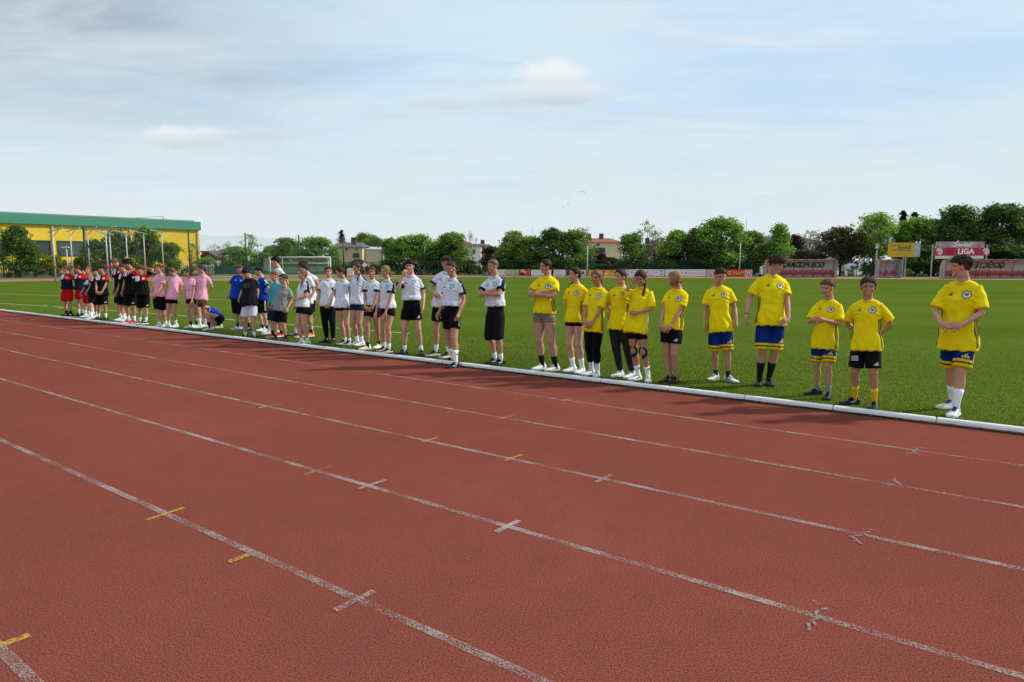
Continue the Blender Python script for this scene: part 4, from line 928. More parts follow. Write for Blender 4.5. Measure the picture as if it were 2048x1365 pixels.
# ------------------------------------------------------------------ van, car, pavement, road signs
m_pave = varied('grey paving', (.34, .34, .32), .9, .12, .6)
sheet('pavement', [(at(1600, 545, 104).x, 99), (at(1790, 545, 104).x, 99), (at(1830, 545, 175).x, 175), (at(1560, 545, 175).x, 175)], m_pave, -.02, 'grey paved yard behind the dugouts', 'pavement', kind='structure')
m_tyre = mat('tyre', (.02, .02, .02), .8); m_cglass = mat('car glass', (.03, .035, .04), .1)
def vehicle(name, cx, Y, rz, L, W, H, prof_, glass, m, label, cat):
    e = empty(name, (cx, Y, -.02), rz, label, cat); b = MB(); n = len(prof_)
    vs = []
    for s, k in ((-1, .92), (-1, 1), (1, 1), (1, .92)):
        y = s * W / 2 * (1 if k < 1 else .97) 
        for (x, z) in prof_:
            kk = k if k < 1 else 1; vs.append((x * L * (1 if kk == 1 else .985), (s * W / 2) if kk < 1 else s * (W / 2 - .05), .25 + (z * H - .25) * (1 if kk == 1 else .97) if 0 else z * H))
    ring = []
    for i, (x, z) in enumerate(prof_): ring.append((x * L, z * H))
    b.add([(x, -W / 2 * (1 - .10 * (z > H * .6)), z) for x, z in ring] + [(x, W / 2 * (1 - .10 * (z > H * .6)), z) for x, z in ring], [tuple(range(n - 1, -1, -1)), tuple(range(n, 2 * n))] + [(i, (i + 1) % n, n + (i + 1) % n, n + i) for i in range(n)])
    b.build('body', [m], e)
    for (x0, x1, z0, z1) in glass:
        for s in (-1, 1): MB().add([(x0 * L, s * (W / 2 * .94), z0 * H), (x1 * L, s * (W / 2 * .94), z0 * H), (x1 * L * .97, s * (W / 2 * .905 + .012), z1 * H), (x0 * L * .97, s * (W / 2 * .905 + .012), z1 * H)], [(0, 1, 2, 3)]).build('side_window', [m_cglass], e)
    for x in (-.32, .32):
        for s in (-1, 1):
            wo = MB().tube([(x * L, s * (W / 2 - .22), .33), (x * L, s * (W / 2 + .01), .33)], .33, 16, ref=(1, 0, 0)).build('wheel', [m_tyre], e, False)
            MB().tube([(x * L, s * (W / 2), .33), (x * L, s * (W / 2 + .02), .33)], .18, 12, ref=(1, 0, 0)).build('rim', [m_steel], wo)
    return e
vx = at(1714, 540, 155).x
van = vehicle('delivery_van', vx, 155, R(8), 4.9, 2.0, 2.5, [(-.5, .14), (.5, .14), (.5, .9), (.47, 1.0), (-.22, 1.0), (-.26, .97), (-.40, .60), (-.49, .48)], [(-.36, -.24, .55, .84)], varied('white van paint', (.75, .76, .77), .3, .03, 1), 'white parcel van with red logo beyond the trees right of the home dugout', 'van')
put_text('dpd', 1.0, facing((.9, -1.02, 1.62)), m_gray, van, ext=.004, bold=.01); MB().add([(-1.6, -1.015, 1.9), (-.2, -1.015, 1.95), (-.5, -1.015, 1.3), (-1.0, -1.015, 1.55)], [(0, 3, 2, 1)]).build('red_logo', [m_red], van)
MB().box((2.46, 0, 1.3), (.03, 1.7, .9)).build('rear_door', [m_red], van); MB().box((2.4, -.98, 1.0), (.1, .1, .5)).build('tail_light', [m_redseat], van)
cprof = [(-.5, .25), (.5, .25), (.5, .60), (.40, .66), (.24, 1.0), (-.10, 1.0), (-.26, .64), (-.47, .55)]
MB().add([(-2.3, -1.012, .5), (-.3, -1.012, .5), (-.9, -1.012, 1.0), (-2.3, -1.012, 1.35)], [(0, 1, 2, 3)]).build('blue_swoosh', [mat('blue livery', (.03, .08, .28), .3)], van)
vehicle('parked_car', at(1740, 540, 150).x, 150, R(15), 4.0, 1.7, 1.4, cprof, [(-.2, .1, .66, .93), (.12, .30, .66, .93)], mat('black car paint', (.02, .02, .025), .25), 'dark car parked right of the white parcel van', 'car')
vehicle('parked_car', at(944, 540, 118).x, 118, R(5), 4.1, 1.75, 1.45, cprof, [(-.2, .1, .66, .93), (.12, .30, .66, .93)], mat('silver car paint', (.5, .5, .5), .3), 'silver car behind the fence below the cream wall', 'car')
def sign(px, Y, yt, label, m, shape):
    b = at(px, 546, Y); z = at(px, yt, Y).z; e = empty('road_sign', (b.x, Y, 0), 0, label, 'sign'); MB().tube([(0, .03, 0), (0, .03, z)], .03, 6).build('pole', [m_steel], e)
    n = {'d': 4, 't': 3}[shape]; a0 = 0 if shape == 'd' else -math.pi / 2; r = .42
    MB().add([(r * math.cos(a0 + i * 2 * math.pi / n), y, z - .3 + r * math.sin(a0 + i * 2 * math.pi / n)) for y in (-.01, .01) for i in range(n)], [tuple(range(n)), tuple(range(2 * n - 1, n - 1, -1))] + [(i, (i + 1) % n, n + (i + 1) % n, n + i) for i in range(n)]).build('sign_plate', [m], e)
sign(729.5, 104, 526.5, 'white diamond road sign below the beige annexe', m_white, 'd'); sign(737.5, 105, 526.5, 'yellow triangle give way sign right of the diamond sign', mat('yellow sign', (.75, .40, .02), .5), 't')
o = MB().box((0, 0, .75), (.9, .5, .9)).box((0, -.0, 1.25), (.8, .4, .12)).box((0, -.27, .9), (.5, .03, .4)).build('utility_box', [m_bw]); b = at(701, 545, 103); o.location = (b.x, 103, -.3); tag(o, 'small white utility cabinet behind the fence right of the goal', 'utility box')
o = MB().box((0, 0, .5), (.5, .5, 1.0)).box((0, 0, 1.03), (.58, .58, .08)).build('utility_box', [m_roofg]); b = at(1811, 545, 91); o.location = (b.x, 91, -.02); tag(o, 'pale grey cabinet left of the clipped yellow bush', 'utility box')
# inflatable like white and yellow stand figure by the home dugout
b = at(1524.5, 547, 90); e = empty('wheelie_cart', (b.x, 90, 0), 0, 'small white and yellow ball cart left of the home dugout', 'cart')
MB().box((0, 0, .7), (.55, .5, .8)).build('cart_body', [m_white], e); MB().ball((.12, 0, 1.25), (.28, .25, .22), 10, 6).build('yellow_sack', [mat('yellow sack', (.6, .5, .03), .6)], e, True); MB().ball((-.18, 0, 1.15), (.2, .2, .16), 10, 6).build('white_sack', [m_white], e, True)
for s in (-1, 1): MB().tube([(s * .3, -.05, .18), (s * .3, .05, .18)], .18, 12, ref=(1, 0, 0)).build('wheel', [m_tyre], e)
b = at(421, 532, 108); o = MB().ball((0, 0, .9), (.6, .5, .55), 12, 8).box((0, 0, .2), (.3, .3, .5)).build('garden_ornament', [m_white], None, True); o.location = (b.x, 108, 0.3); tag(o, 'rounded white garden ornament right of the hall corner', 'ornament')
# ------------------------------------------------------------------ birds
m_bird = mat('dark feathers', (.02, .02, .022), .8)
bp = None
for i, (px, py) in enumerate([(1158, 384), (1164, 384.5), (1169, 385), (1139, 396), (1136, 409), (1126, 415), (568, 463)]):
    if bp is None:
        b_ = MB().tube([(0, -.14, 0), (0, 0, .01), (0, .16, 0)], [.01, .045, .015], 6, ref=(1, 0, 0))
        for s in (-1, 1): b_.add([(0, .06, .02), (s * .2, .05, .10), (s * .42, -.02, .04), (s * .2, -.05, .09), (0, -.05, .02)], [(0, 1, 3, 4), (1, 2, 3)])
        bp = mesh_np('bird', b_.v, b_.f, [m_bird])
    o = link('bird', bp); o.location = at(px, py, 140); o.rotation_euler = (0, 0, i * 1.1); o.scale = (1, 1, 1)
    tag(o, ['leftmost of the three dark birds flying high together', 'middle one of the three dark birds flying high together', 'rightmost of the three dark birds flying high together', 'dark bird just below the three high ones', 'dark bird fourth from the top of the loose flock', 'lowest and leftmost dark bird of the loose flock', 'lone small bird low in the sky above the goal'][i], 'bird', 'birds in the sky')
# ================================================================== people
def np_remesh(B, voxel, smooth=2):
    me = mesh_np('tmp', B.v, B.f); o = bpy.data.objects.new('tmp', me); COL.objects.link(o)
    m = o.modifiers.new('r', 'REMESH'); m.mode = 'VOXEL'; m.voxel_size = voxel; m.adaptivity = 0
    if smooth: m2 = o.modifiers.new('s', 'SMOOTH'); m2.factor = .5; m2.iterations = smooth
    dg = bpy.context.evaluated_depsgraph_get(); dg.update(); ev = o.evaluated_get(dg); mm = ev.to_mesh()
    v = np.empty(len(mm.vertices) * 3, dtype=np.float32); mm.vertices.foreach_get('co', v); v = v.reshape(-1, 3).astype(np.float64)
    f = np.empty(len(mm.loops), dtype=np.int32); mm.loops.foreach_get('vertex_index', f)
    assert len(mm.loops) == 4 * len(mm.polygons)
    ev.to_mesh_clear(); bpy.data.objects.remove(o); bpy.data.meshes.remove(me)
    return v, f.reshape(-1, 4)
def vnormals(v, f):
    a = v[f[:, 2]] - v[f[:, 0]]; b = v[f[:, 3]] - v[f[:, 1]]; n = np.cross(a, b); o = np.zeros_like(v)
    for i in range(4): np.add.at(o, f[:, i], n)
    return o / np.maximum(np.linalg.norm(o, axis=1)[:, None], 1e-9)
def sss(a, b, x): t = np.clip((x - a) / (b - a), 0, 1); return t * t * (3 - 2 * t)
def snoise(p, k, seed, n=7):
    rg = np.random.default_rng(seed); o = 0
    for i in range(n):
        d = rg.normal(size=3); d /= np.linalg.norm(d); o = o + np.sin(p @ (d * k * (.6 + .9 * rg.random())) + rg.random() * 6.28)
    return o / n
def attr_mat(name, rough, spec, bump=None, sss_=0.0):
    m = mat(name, (.5, .5, .5), rough, spec=spec); q = NT(m); a = q.n('ShaderNodeAttribute', attribute_name='Col'); c = a.outputs[0]
    if bump: q.bump(q.noise(bump[0], 3, .6), bump[1], bump[2])
    n = q.noise(bump[3] if bump and len(bump) > 3 else 14, 4, .6); c = q.mix(1.0, c, q.ramp(n, [(.3, .90), (.7, 1.06)]), 'MULTIPLY'); q.base(c)
    if sss_: q.b.inputs['Subsurface Weight'].default_value = sss_; q.b.inputs['Subsurface Radius'].default_value = (.02, .008, .004); q.b.inputs['Subsurface Scale'].default_value = .3
    return m
M_skin = attr_mat('skin', .5, .35, None)
M_cloth = attr_mat('jersey cloth', .85, .12, (60, .25, .01, 6))
M_hair = attr_mat('hair', .6, .18, (70, .6, .01, 30))
q = NT(M_hair)
# ---- head template; unit: head height 1, x left, y forward, z up, chin at -.5, crown at .5
def head_template(voxel, fem):
    B = MB(); rx = lambda a: Matrix.Rotation(R(a), 3, 'X')
    B.ball((0, -.04, .12), (.345, .41, .375), 24, 16)
    B.ball((0, .09, -.08), (.275 if not fem else .262, .285, .34), 20, 14)
    B.ball((0, .09, -.30), (.215 if not fem else .19, .235, .15), 18, 10)
    B.ball((0, .255, -.40), (.105 if not fem else .085, .09, .095), 14, 10)
    for s in (-1, 1):
        B.ball((s * .155, .20, -.115), (.115, .14, .12), 14, 10)
        B.ball((s * .12, .305, .085), (.13, .06, .035), 12, 8)
        B.ball((s * .035, .385, -.150), (.035, .045, .03), 10, 6)
        B.ball((s * .345, -.03, -.05), (.03, .085, .125), 12, 8, Matrix.Rotation(R(-s * 18), 3, 'Z') @ rx(-10))
    B.tube([(0, .335, .06), (0, .385, -.03), (0, .440, -.125), (0, .425, -.17), (0, .35, -.18)], [(.03, .03), (.034, .035), (.042, .042), (.045, .035), (.04, .03)], 10, ref=(1, 0, 0))
    B.ball((0, .325, -.245), (.10, .05, .024), 14, 8); B.ball((0, .318, -.285), (.085, .05, .028), 14, 8)
    B.tube([(0, -.06, -.15), (0, -.09, -.45), (0, -.13, -.85)], [.21, .19 if not fem else .165, .20 if not fem else .175], 16, ref=(1, 0, 0))
    v, f = np_remesh(B, voxel, 3)
    # eye sockets
    for s in (-1, 1):
        d2 = ((v[:, 0] - s * .135) / .085) ** 2 + ((v[:, 2] - .012) / .05) ** 2
        v[:, 1] -= np.where(v[:, 1] > .15, .040 * np.exp(-d2), 0)
    return v, f
HEADS = {}
def get_head(near, fem):
    k = (near, fem)
    if k not in HEADS: HEADS[k] = head_template({2: .0165, 1: .022, 0: .030}[near], fem)
    return HEADS[k]
def head_colors(v, skin, hair, lips, smile, freck, seed):
    skin = np.array(skin); c = np.tile(skin, (len(v), 1)); x, y, z = v.T; ax = np.abs(x); fr = y > .12
    def blend(m, col, k=1.0):
        m = (m * k)[:, None]; c[:] = c * (1 - m) + np.array(col) * m
    blend(np.exp(-(((ax - .17) / .09) ** 2 + ((z + .14) / .08) ** 2)) * (y > .1), skin * np.array([1.15, .72, .70]), .65)
    blend(np.exp(-((x / .06) ** 2 + ((z + .13) / .06) ** 2)) * (y > .33), skin * np.array([1.12, .78, .76]), .6)
    blend((1 - sss(.02, .05, np.abs(ax - .345))) * (np.abs(z + .05) < .13) * (np.abs(y + .03) < .1), skin * np.array([1.15, .7, .65]), .6)
    blend(np.exp(-(((ax - .135) / .085) ** 2 + ((z - .01) / .055) ** 2)) * fr, skin * np.array([.62, .52, .50]), .8)
    blend((1 - sss(.7, 1.1, np.sqrt(((ax - .135) / .06) ** 2 + ((z - .003) / .024) ** 2))) * fr, (.34, .29, .27), .8)
    blend((1 - sss(.7, 1.1, np.sqrt(((ax - .132) / .028) ** 2 + ((z - .004) / .026) ** 2))) * fr, (.03, .022, .018))
    blend((1 - sss(.5, 1.0, np.sqrt(((ax - .138) / .078) ** 2 + ((z - .030) / .013) ** 2))) * fr, (.03, .02, .016), .85)
    bz = .098 - .10 * (ax - .14) ** 2 / .02 * .12
    blend((1 - sss(.5, 1.1, np.sqrt(((ax - .135) / .092) ** 2 + ((z - bz) / .020) ** 2))) * fr, np.array(hair) * .8 + .01, .85)
    mo = (1 - sss(.7, 1.05, np.sqrt((x / .105) ** 2 + ((z + .265) / .038) ** 2))) * fr
    blend(mo, lips, .85)
    if smile:
        zz = -.262 + .9 * x * x
        blend((1 - sss(.7, 1.05, np.sqrt((x / .115) ** 2 + ((z - zz) / .026) ** 2))) * fr, (.70, .66, .60), .95)
    else: blend((1 - sss(.4, 1.0, np.sqrt((x / .10) ** 2 + ((z + .264) / .009) ** 2))) * fr, (.12, .03, .03), .8)
    return c
# ---- hand template: wrist at origin, fingers to +x, palm normal -z, thumb on +y (left hand); unit hand length 1
def hand_template(curl):
    B = MB()
    B.tube([(-.12, 0, 0), (.02, 0, 0), (.22, .01, 0), (.42, .0, 0), (.50, -.005, -.005)], [(.13, .11), (.15, .11), (.205, .105), (.215, .095), (.20, .08)], 12, ref=(0, 1, 0))
    for i, (y, L, r) in enumerate([(.155, .40, .052), (.055, .46, .054), (-.05, .43, .052), (-.145, .34, .046)]):
        p = Vector((.44, y, -.005)); a = R(8 + curl * .35); pts = [p]; rad = [r * 1.1]
        sp = (y - .0) * .35
        for j, fr in enumerate((.42, .32, .26)):
            p = p + Vector((math.cos(a) * math.cos(sp), math.sin(sp) * .6, -math.sin(a))) * L * fr; pts.append(p); rad.append(r * (1 - .12 * (j + 1))); a += R(curl * (.75 if j == 0 else .6))
        B.tube(pts, rad, 8, ref=(0, 1, 0)); B.ball(pts[-1], rad[-1] * .98, 8, 6)
    pts = [(.10, .12, -.01), (.24, .26, -.04), (.38, .33, -.09), (.50, .34, -.13)]
    B.tube(pts, [.085, .072, .06, .05], 8); B.ball(pts[-1], .05, 8, 6)
    return np_remesh(B, .026, 2)
HANDS = {'relax': hand_template(28), 'flat': hand_template(9), 'grip': hand_template(62)}
# ---- shoe template; ankle at y=0, y forward, unit = foot length
def shoe_template():
    secs = [(-.26, .055, .16, .0), (-.24, .10, .24, 0), (-.17, .125, .30, 0), (-.05, .130, .31, .0), (.06, .130, .30, 0), (.16, .135, .255, 0), (.30, .155, .20, .01), (.45, .175, .155, .02), (.58, .170, .130, .02), (.68, .135, .110, .015), (.735, .075, .085, .01), (.75, .03, .07, .0)]
    n = 14; vs = []; fs = []
    for (y, w, h, ox) in secs:
        for j in range(n):
            a = 2 * math.pi * j / n; ca, sa = math.cos(a), math.sin(a)
            x = w * math.copysign(abs(ca) ** .75, ca); z = (.05 + h) / 2 + (h - .05) / 2 * math.copysign(abs(sa) ** .8, sa)
            if sa > .3: x *= 1 - .25 * (sa - .3)
            vs.append((x + ox, y, z))
    k = len(secs)
    fs = [(i * n + j, (i + 1) * n + j, (i + 1) * n + (j + 1) % n, i * n + (j + 1) % n) for i in range(k - 1) for j in range(n)] + [tuple(range(n)), tuple(range(k * n - 1, (k - 1) * n - 1, -1))]
    U = MB(); U.add(vs, fs, 0)
    U.tube([(0, -.02, .25), (0, -.035, .40)], [(.125, .165), (.112, .145)], 14, ref=(1, 0, 0)); U.tube([(0, .02, .37), (0, .10, .34), (0, .30, .235)], [(.06, .03), (.07, .03), (.08, .02)], 8, ref=(1, 0, 0), mi=1)
    for i in range(4): y = .07 + .075 * i; z = .315 - .042 * i - .02; U.box((.004 * i, y, z + .022), (.15, .03, .035), 0, 1, R(-25))
    for s in (-1, 1):
        for i in range(3): y = .10 + .085 * i; U.add([(s * .166, y, .10), (s * .168, y + .04, .10), (s * .150, y - .015, .20 - .02 * i), (s * .150, y - .055, .20 - .02 * i)], [(0, 1, 2, 3) if s > 0 else (3, 2, 1, 0)], 2)
    out = [(w * 1.1 + .012, y) for (y, w, h, ox) in secs]; pl = []
    for (w, y) in out: pl.append((w + (.01 if y > .2 else 0), y))
    for (w, y) in reversed(out): pl.append((-w + (.01 if y > .2 else 0), y))
    S = MB().prism(pl[::-1], 0.0, .085)
    return U, S
SHOE_U, SHOE_S = shoe_template()
mcache = {}
def cmat(c, rough=.6):
    k = (tuple(round(x, 4) for x in c), rough)
    if k not in mcache: mcache[k] = mat('colour %d' % len(mcache), c, rough, spec=.25)
    return mcache[k]
# ---- poses: (l, f, u, elbow pole, hand dir, palm normal, kind); l positive = outward on that side, units of height, origin pelvis
POSE = {
 'down': ((.150, .035, .000), (.25, -1, 0), None, (-1, .1, 0), 'relax'),
 'downout': ((.19, .05, .02), (.25, -1, 0), None, (-1, .1, 0), 'relax'),
 'clasp': ((.050, .125, -.005), (1, -.5, -.1), (-.75, .25, -.55), (0, -1, -.2), 'relax'),
 'clasphi': ((.060, .150, .055), (1, -.6, -.4), (-.85, .45, -.1), (0, -.9, -.3), 'relax'),
 'rub': ((.035, .165, .135), (1, -.8, -.8), (-.6, .8, .1), (-.8, -.5, 0), 'relax'),
 'behind': ((.055, -.085, .030), (1, -.15, -.1), (-.9, -.1, -.4), (0, 1, 0), 'relax'),
 'cross': ((-.010, .118, .172), (1, .25, -.8), (-1, -.12, .12), (0, -1, 0), 'flat'),
 'crossu': ((-.015, .135, .152), (1, .25, -.8), (-1, -.1, .1), (0, -1, 0), 'flat'),
 'hips': ((.118, .015, .070), (1, -.55, 0), (-.1, .75, -.6), (-1, .1, 0), 'flat'),
 'hipsb': ((.105, -.045, .065), (1, -.8, 0), (-.5, -.1, -.85), (-.3, 1, 0), 'flat'),
 'belly': ((.045, .130, .080), (1, -.3, -.5), (-.8, .3, -.1), (0, -1, 0), 'grip'),
 'face': ((.055, .110, .330), (.5, .6, -1), (-.45, .05, .75), (0, -1, 0), 'relax'),
 'chin': ((.050, .125, .300), (.3, .7, -1), (-.35, .0, .9), (0, -1, -.2), 'grip'),
 'headback': ((.085, -.040, .425), (1, .25, .1), (-.9, -.25, .25), (0, 1, 0), 'flat'),
 'thigh': ((.075, .120, -.045), (1, -.6, .2), (-.2, .45, -.9), (0, -1, -.3), 'flat'),
 'knee': ((.045, .215, -.060), (.6, -.2, -.7), (-.8, .4, -.1), (0, -1, 0), 'relax'),
}
def ik(a, b, l1, l2, pole):
    d = b - a; L = d.length; k = (l1 + l2) * .997
    if L > k: s = L / k; l1 *= s; l2 *= s
    L = max(L, abs(l1 - l2) + 1e-3); u = d.normalized(); x = (l1 * l1 - l2 * l2 + L * L) / (2 * L); h = math.sqrt(max(0, l1 * l1 - x * x))
    p = pole - u * pole.dot(u); p = p.normalized() if p.length > 1e-5 else u.orthogonal().normalized()
    return a + u * x + p * h
PALETTE_SKIN = [(.55, .282, .195), (.51, .255, .172), (.59, .32, .23), (.45, .215, .138), (.40, .19, .125)]
person_n = [0]
def col3(c): return lin(c) if isinstance(c, str) else c
def person(label, head, feet, team, hip=None, yaw=37, hy=0, hp=0, hroll=0, arms='down', hair='short', hc='3a2418', skin=0, fem=False, legs='short', legc='15151a', hemt=None, shorts_l=.62, baggy=1.0,
           shirt=None, hem=-.035, sl=.66, shoe='f0f0f0', shoe2=None, sole='d8d8d8', stripe=None, socks='f0f0f0', sockh=.10, sockst=None, wid=1.0, foot=None, lf=0.0, hz=None, crouch=False, twist=0, smile=False,
           deco=(), lean=0.0, hh=None, glasses=False, kneepole=(0, 0), neckf=.035, group=None, near=None, cap=False, zf=(0, 0), band=None):
    idx = person_n[0]; person_n[0] += 1; rr = random.Random(500 + idx)
    fl, fr = G(*feet[0]), G(*feet[1]); mid = (fl + fr) / 2
    phi = R(yaw); F = Vector((-math.sin(phi), -math.cos(phi), 0)); L = Vector((math.cos(phi), -math.sin(phi), 0)); Zv = Vector((0, 0, 1))
    Yc = mid.y; top = at(head[0], head[1], Yc + lf * F.y); h = hh or top.z / (1 - .0); dist = mid.length
    nr = near if near is not None else (2 if dist < 11.5 else (1 if dist < 16 else 0))
    Hh = .186 + .020 * h                                     # head height
    top = top - Vector((0, 0, {'fringe': .045, 'side': .04, 'curly': .06, 'short': .028, 'fade': .025}.get(hair, .014) * Hh)) if not cap else top - Vector((0, 0, .06 * Hh))
    hx = hip if hip is not None else (feet[0][0] + feet[1][0]) / 2 * .5 + head[0] * .5
    zh = (hz if hz is not None else .515) * h
    P = Vector((at(hx, 600, Yc).x, Yc, zh)); P.x = (hx - 1024) / FPX * (Yc * math.cos(PITCH) + (CH - zh) * math.sin(PITCH))
    hyaw = R(yaw + hy); HF = Vector((-math.sin(hyaw), -math.cos(hyaw), 0)); HL = Vector((math.cos(hyaw), -math.sin(hyaw), 0))
    Mr = Matrix.Rotation(R(hp), 3, HL) ; HF2 = Mr @ HF; HU = Mr @ Zv
    if hroll: Mq = Matrix.Rotation(R(hroll), 3, HF2); HL = Mq @ HL; HU = Mq @ HU
    hc_pt = top - HU * (.50 * Hh) - Zv * .0
    NB = hc_pt - HU * (.52 * Hh) - HF2 * (.10 * Hh) - F * (neckf * h * .5) - Zv * (.006 * h)
    U = (NB - P).normalized(); Ls = L - U * L.dot(U); Ls.normalize(); Fs = Ls.cross(U) * -1
    if Fs.dot(F) < 0: Fs = -Fs
    if twist: Ms = Matrix.Rotation(R(twist), 3, 'Z'); Lt = Ms @ Ls; Ft = Ms @ Fs
    else: Lt, Ft = Ls, Fs
    SL = (NB - P).length; SCn = P + U * (SL - .030 * h)
    k = h; w_ = wid * (.90 if not fem else .86); wid = wid * .95
    def tp(l, f, u, s=1):        # torso point, u in fraction along the real spine scaled by h
        uu = u / .305 * (SL - .03 * h); m = min(1, max(0, u / .30)); LL = Ls.lerp(Lt, m); FF = Fs.lerp(Ft, m)
        return P + LL * (l * k * s) + FF * (f * k) + U * uu
    # limbs
    arm_specs = []
    a_in = arms if isinstance(arms, (list, tuple)) and len(arms) == 2 and not isinstance(arms[0], float) else (arms, arms)
    joints = {}
    hand_geo = []
    for s, spec in ((1, a_in[0]), (-1, a_in[1])):
        if isinstance(spec, str): spec = POSE[spec]
        tgt, pole, hd, pn, kind = spec
        Sh = SCn + Lt * (s * .098 * k * w_) - U * (.034 * k) - Ft * .004 * k
        Wt = tp(tgt[0] * (w_ if tgt[0] > .1 else 1), tgt[1] * (1 + .5 * (wid - 1)), tgt[2], s)
        pv = Lt * (s * pole[0]) + Ft * pole[1] + U * pole[2]
        E = ik(Sh, Wt, .165 * k, .142 * k, pv)
        hdir = (Wt - E).normalized() if hd is None else (Lt * (s * hd[0]) + Ft * hd[1] + U * hd[2]).normalized()
        if hd is None: hdir = (hdir + Vector((0, 0, -.25)) + Ft * .1).normalized()
        pvn = Lt * (s * pn[0]) + Ft * pn[1] + U * pn[2]; pvn = pvn - hdir * pvn.dot(hdir); pvn.normalize()
        joints[s] = (Sh, E, Wt); hand_geo.append((s, Wt, hdir, pvn, kind, (Wt - E).normalized()))
    fyaw = foot if foot is not None else (yaw + 14, yaw - 14)
    legj = {}
    for s, g0, fy, zz in ((1, fl, fyaw[0], zf[0]), (-1, fr, fyaw[1], zf[1])):
        FL_ = .152 * h + .012; fd = Vector((-math.sin(R(fy)), -math.cos(R(fy)), 0)); ank0 = g0 - fd * (.15 * FL_) + Vector((0, 0, zz)); ank = ank0 + Vector((0, 0, .052 * h))
        Hp = P + Ls * (s * .052 * k * w_) - Vector((0, 0, .015 * k)); kp = F + L * (s * (.12 + kneepole[0 if s > 0 else 1]))
        K = ik(Hp, ank, .233 * k, .224 * k, kp); legj[s] = (Hp, K, ank, ank0, fd, fy, FL_)
    # ---------------- body
    B = MB(); wl = wid * (1.06 if fem else 1.0)
    def lerpf(a, b, t): return a.lerp(b, t)
    for s in (1, -1):
        Hp, K, A, A0, fd, fy, FL_ = legj[s]; back = -(F)
        pts = [Hp + Zv * .01 * k, lerpf(Hp, K, .25), lerpf(Hp, K, .55), lerpf(Hp, K, .85), K, lerpf(K, A, .14), lerpf(K, A, .32) + back * .008 * k, lerpf(K, A, .6), lerpf(K, A, .85), A, A - Zv * .03 * k + fd * .01 * k]
        rad = [.042, .0495, .0435, .035, .0335, .030, .0335, .0265, .019, .0185, .020]
        B.tube(pts, [(r * k * wl, r * k * wl * 1.04) for r in rad], 14, ref=L)
        B.ball(K + F * .010 * k, .026 * k * wl, 10, 8)
        Sh, E, Wt = joints[s]
        pts = [Sh - Lt * s * .02 * k, Sh, lerpf(Sh, E, .3), lerpf(Sh, E, .65), lerpf(Sh, E, .93), E, lerpf(E, Wt, .2), lerpf(E, Wt, .5), lerpf(E, Wt, .85), Wt, Wt + hand_geo[0 if s > 0 else 1][2] * .012 * k]
        rad = [.030, .030, .0275, .0235, .0205, .0205, .0220, .0195, .0150, .0140, .0140]; wa = wid * (.95 if fem else 1.02)
        rad[0] = .015; rad[1] = .017; rad[2] = .024
        B.tube(pts, [r * k * wa for r in rad], 12, ref=U if abs((E - Sh).normalized().dot(U)) < .8 else Lt)
    B.tube([tp(0, 0, -.04), tp(0, 0, .02), tp(0, .005, .10), tp(0, 0, .2), tp(0, 0, .27), tp(0, 0, .305), tp(0, 0, .33)],
           [(.075 * k * w_, .06 * k), (.088 * k * w_, .062 * k * wid), (.072 * k * w_, .052 * k * wid), (.085 * k * w_, .058 * k * wid), (.086 * k * w_, .042 * k), (.050 * k, .034 * k), (.034 * k, .034 * k)], 18, ref=Lt)
    nk = .033 * k * (1.06 if not fem else .88)
    B.tube([NB - U * .03 * k, NB, hc_pt - HU * (.38 * Hh) - HF2 * (.08 * Hh), hc_pt - HU * (.15 * Hh) - HF2 * .05 * Hh], [nk * 1.25, nk, nk * .98, nk], 14, ref=Lt)
    bv, bf = np_remesh(B, {2: .0085, 1: .011, 0: .014}[nr], 3)
    sk = np.array(PALETTE_SKIN[skin]); nb = len(bv)
    hcol = np.array(col3(hc)) * 1.3; lips = sk * np.array([.95, .52, .50])
    hv, hf = get_head(nr, fem); cols = head_colors(hv, sk, hcol, lips, smile, 0, idx)
    Mh = np.array([HL[:], HF2[:], HU[:]]) * Hh; hw = hv @ Mh + np.array(hc_pt[:])
    V_ = [bv, hw]; F_ = [bf, hf + nb]
    bc = np.tile(sk, (nb, 1)); 
    for s in (1, -1):     # knees and elbows a little redder
        for pt, r_ in ((legj[s][1], .04), (joints[s][1], .03)):
            d = np.linalg.norm(bv - np.array(pt[:]), axis=1); m = np.exp(-(d / (r_ * k)) ** 2)[:, None] * .35; bc = bc * (1 - m) + sk * np.array([1.05, .72, .68]) * m
    C_ = [bc, cols]; off = nb + len(hv)
    hl = .108 * h
    for (s, Wt, hd, pn, kind, fa) in hand_geo:
        v, f = HANDS[kind]; v = v.copy(); z = -pn; y = z.cross(hd)
        # left hand template: thumb on +y; for the right hand mirror y
        M3 = np.array([hd[:], y[:], z[:]]) * hl
        vv = v.copy()
        want_thumb_up = True
        flip = s < 0
        if flip: vv[:, 1] *= -1; f = f[:, ::-1]
        hwv = vv @ M3 + np.array(Wt[:]); V_.append(hwv); F_.append(f + off); off += len(v); C_.append(np.tile(sk * np.array([1.02, .92, .90]), (len(v), 1)))
    V = np.vstack(V_); Fc = np.vstack(F_); C = np.vstack(C_)
    base = Vector((P.x, P.y, 0)); bo = np.array(base[:])
    body = link('person', mesh_np('person', V - bo, Fc, [M_skin], smooth=True, col=C)); body.location = base; tag(body, label, 'person', group)
    def ch(name, v, f, m, c=None, smooth=True, parent=None, mi=None):
        me = mesh_np(name, np.asarray(v) - bo, f, m if isinstance(m, list) else [m], smooth=smooth, col=c, mi=mi); o = link(name, me, parent or body)
        if parent: pass
        return o
    # ---------------- hair
    build_hair(ch, hair, hcol, HL, HF2, HU, Hh, hc_pt, fem, rr, idx, nr, Zv, Lt, Ft, cap, k, band)
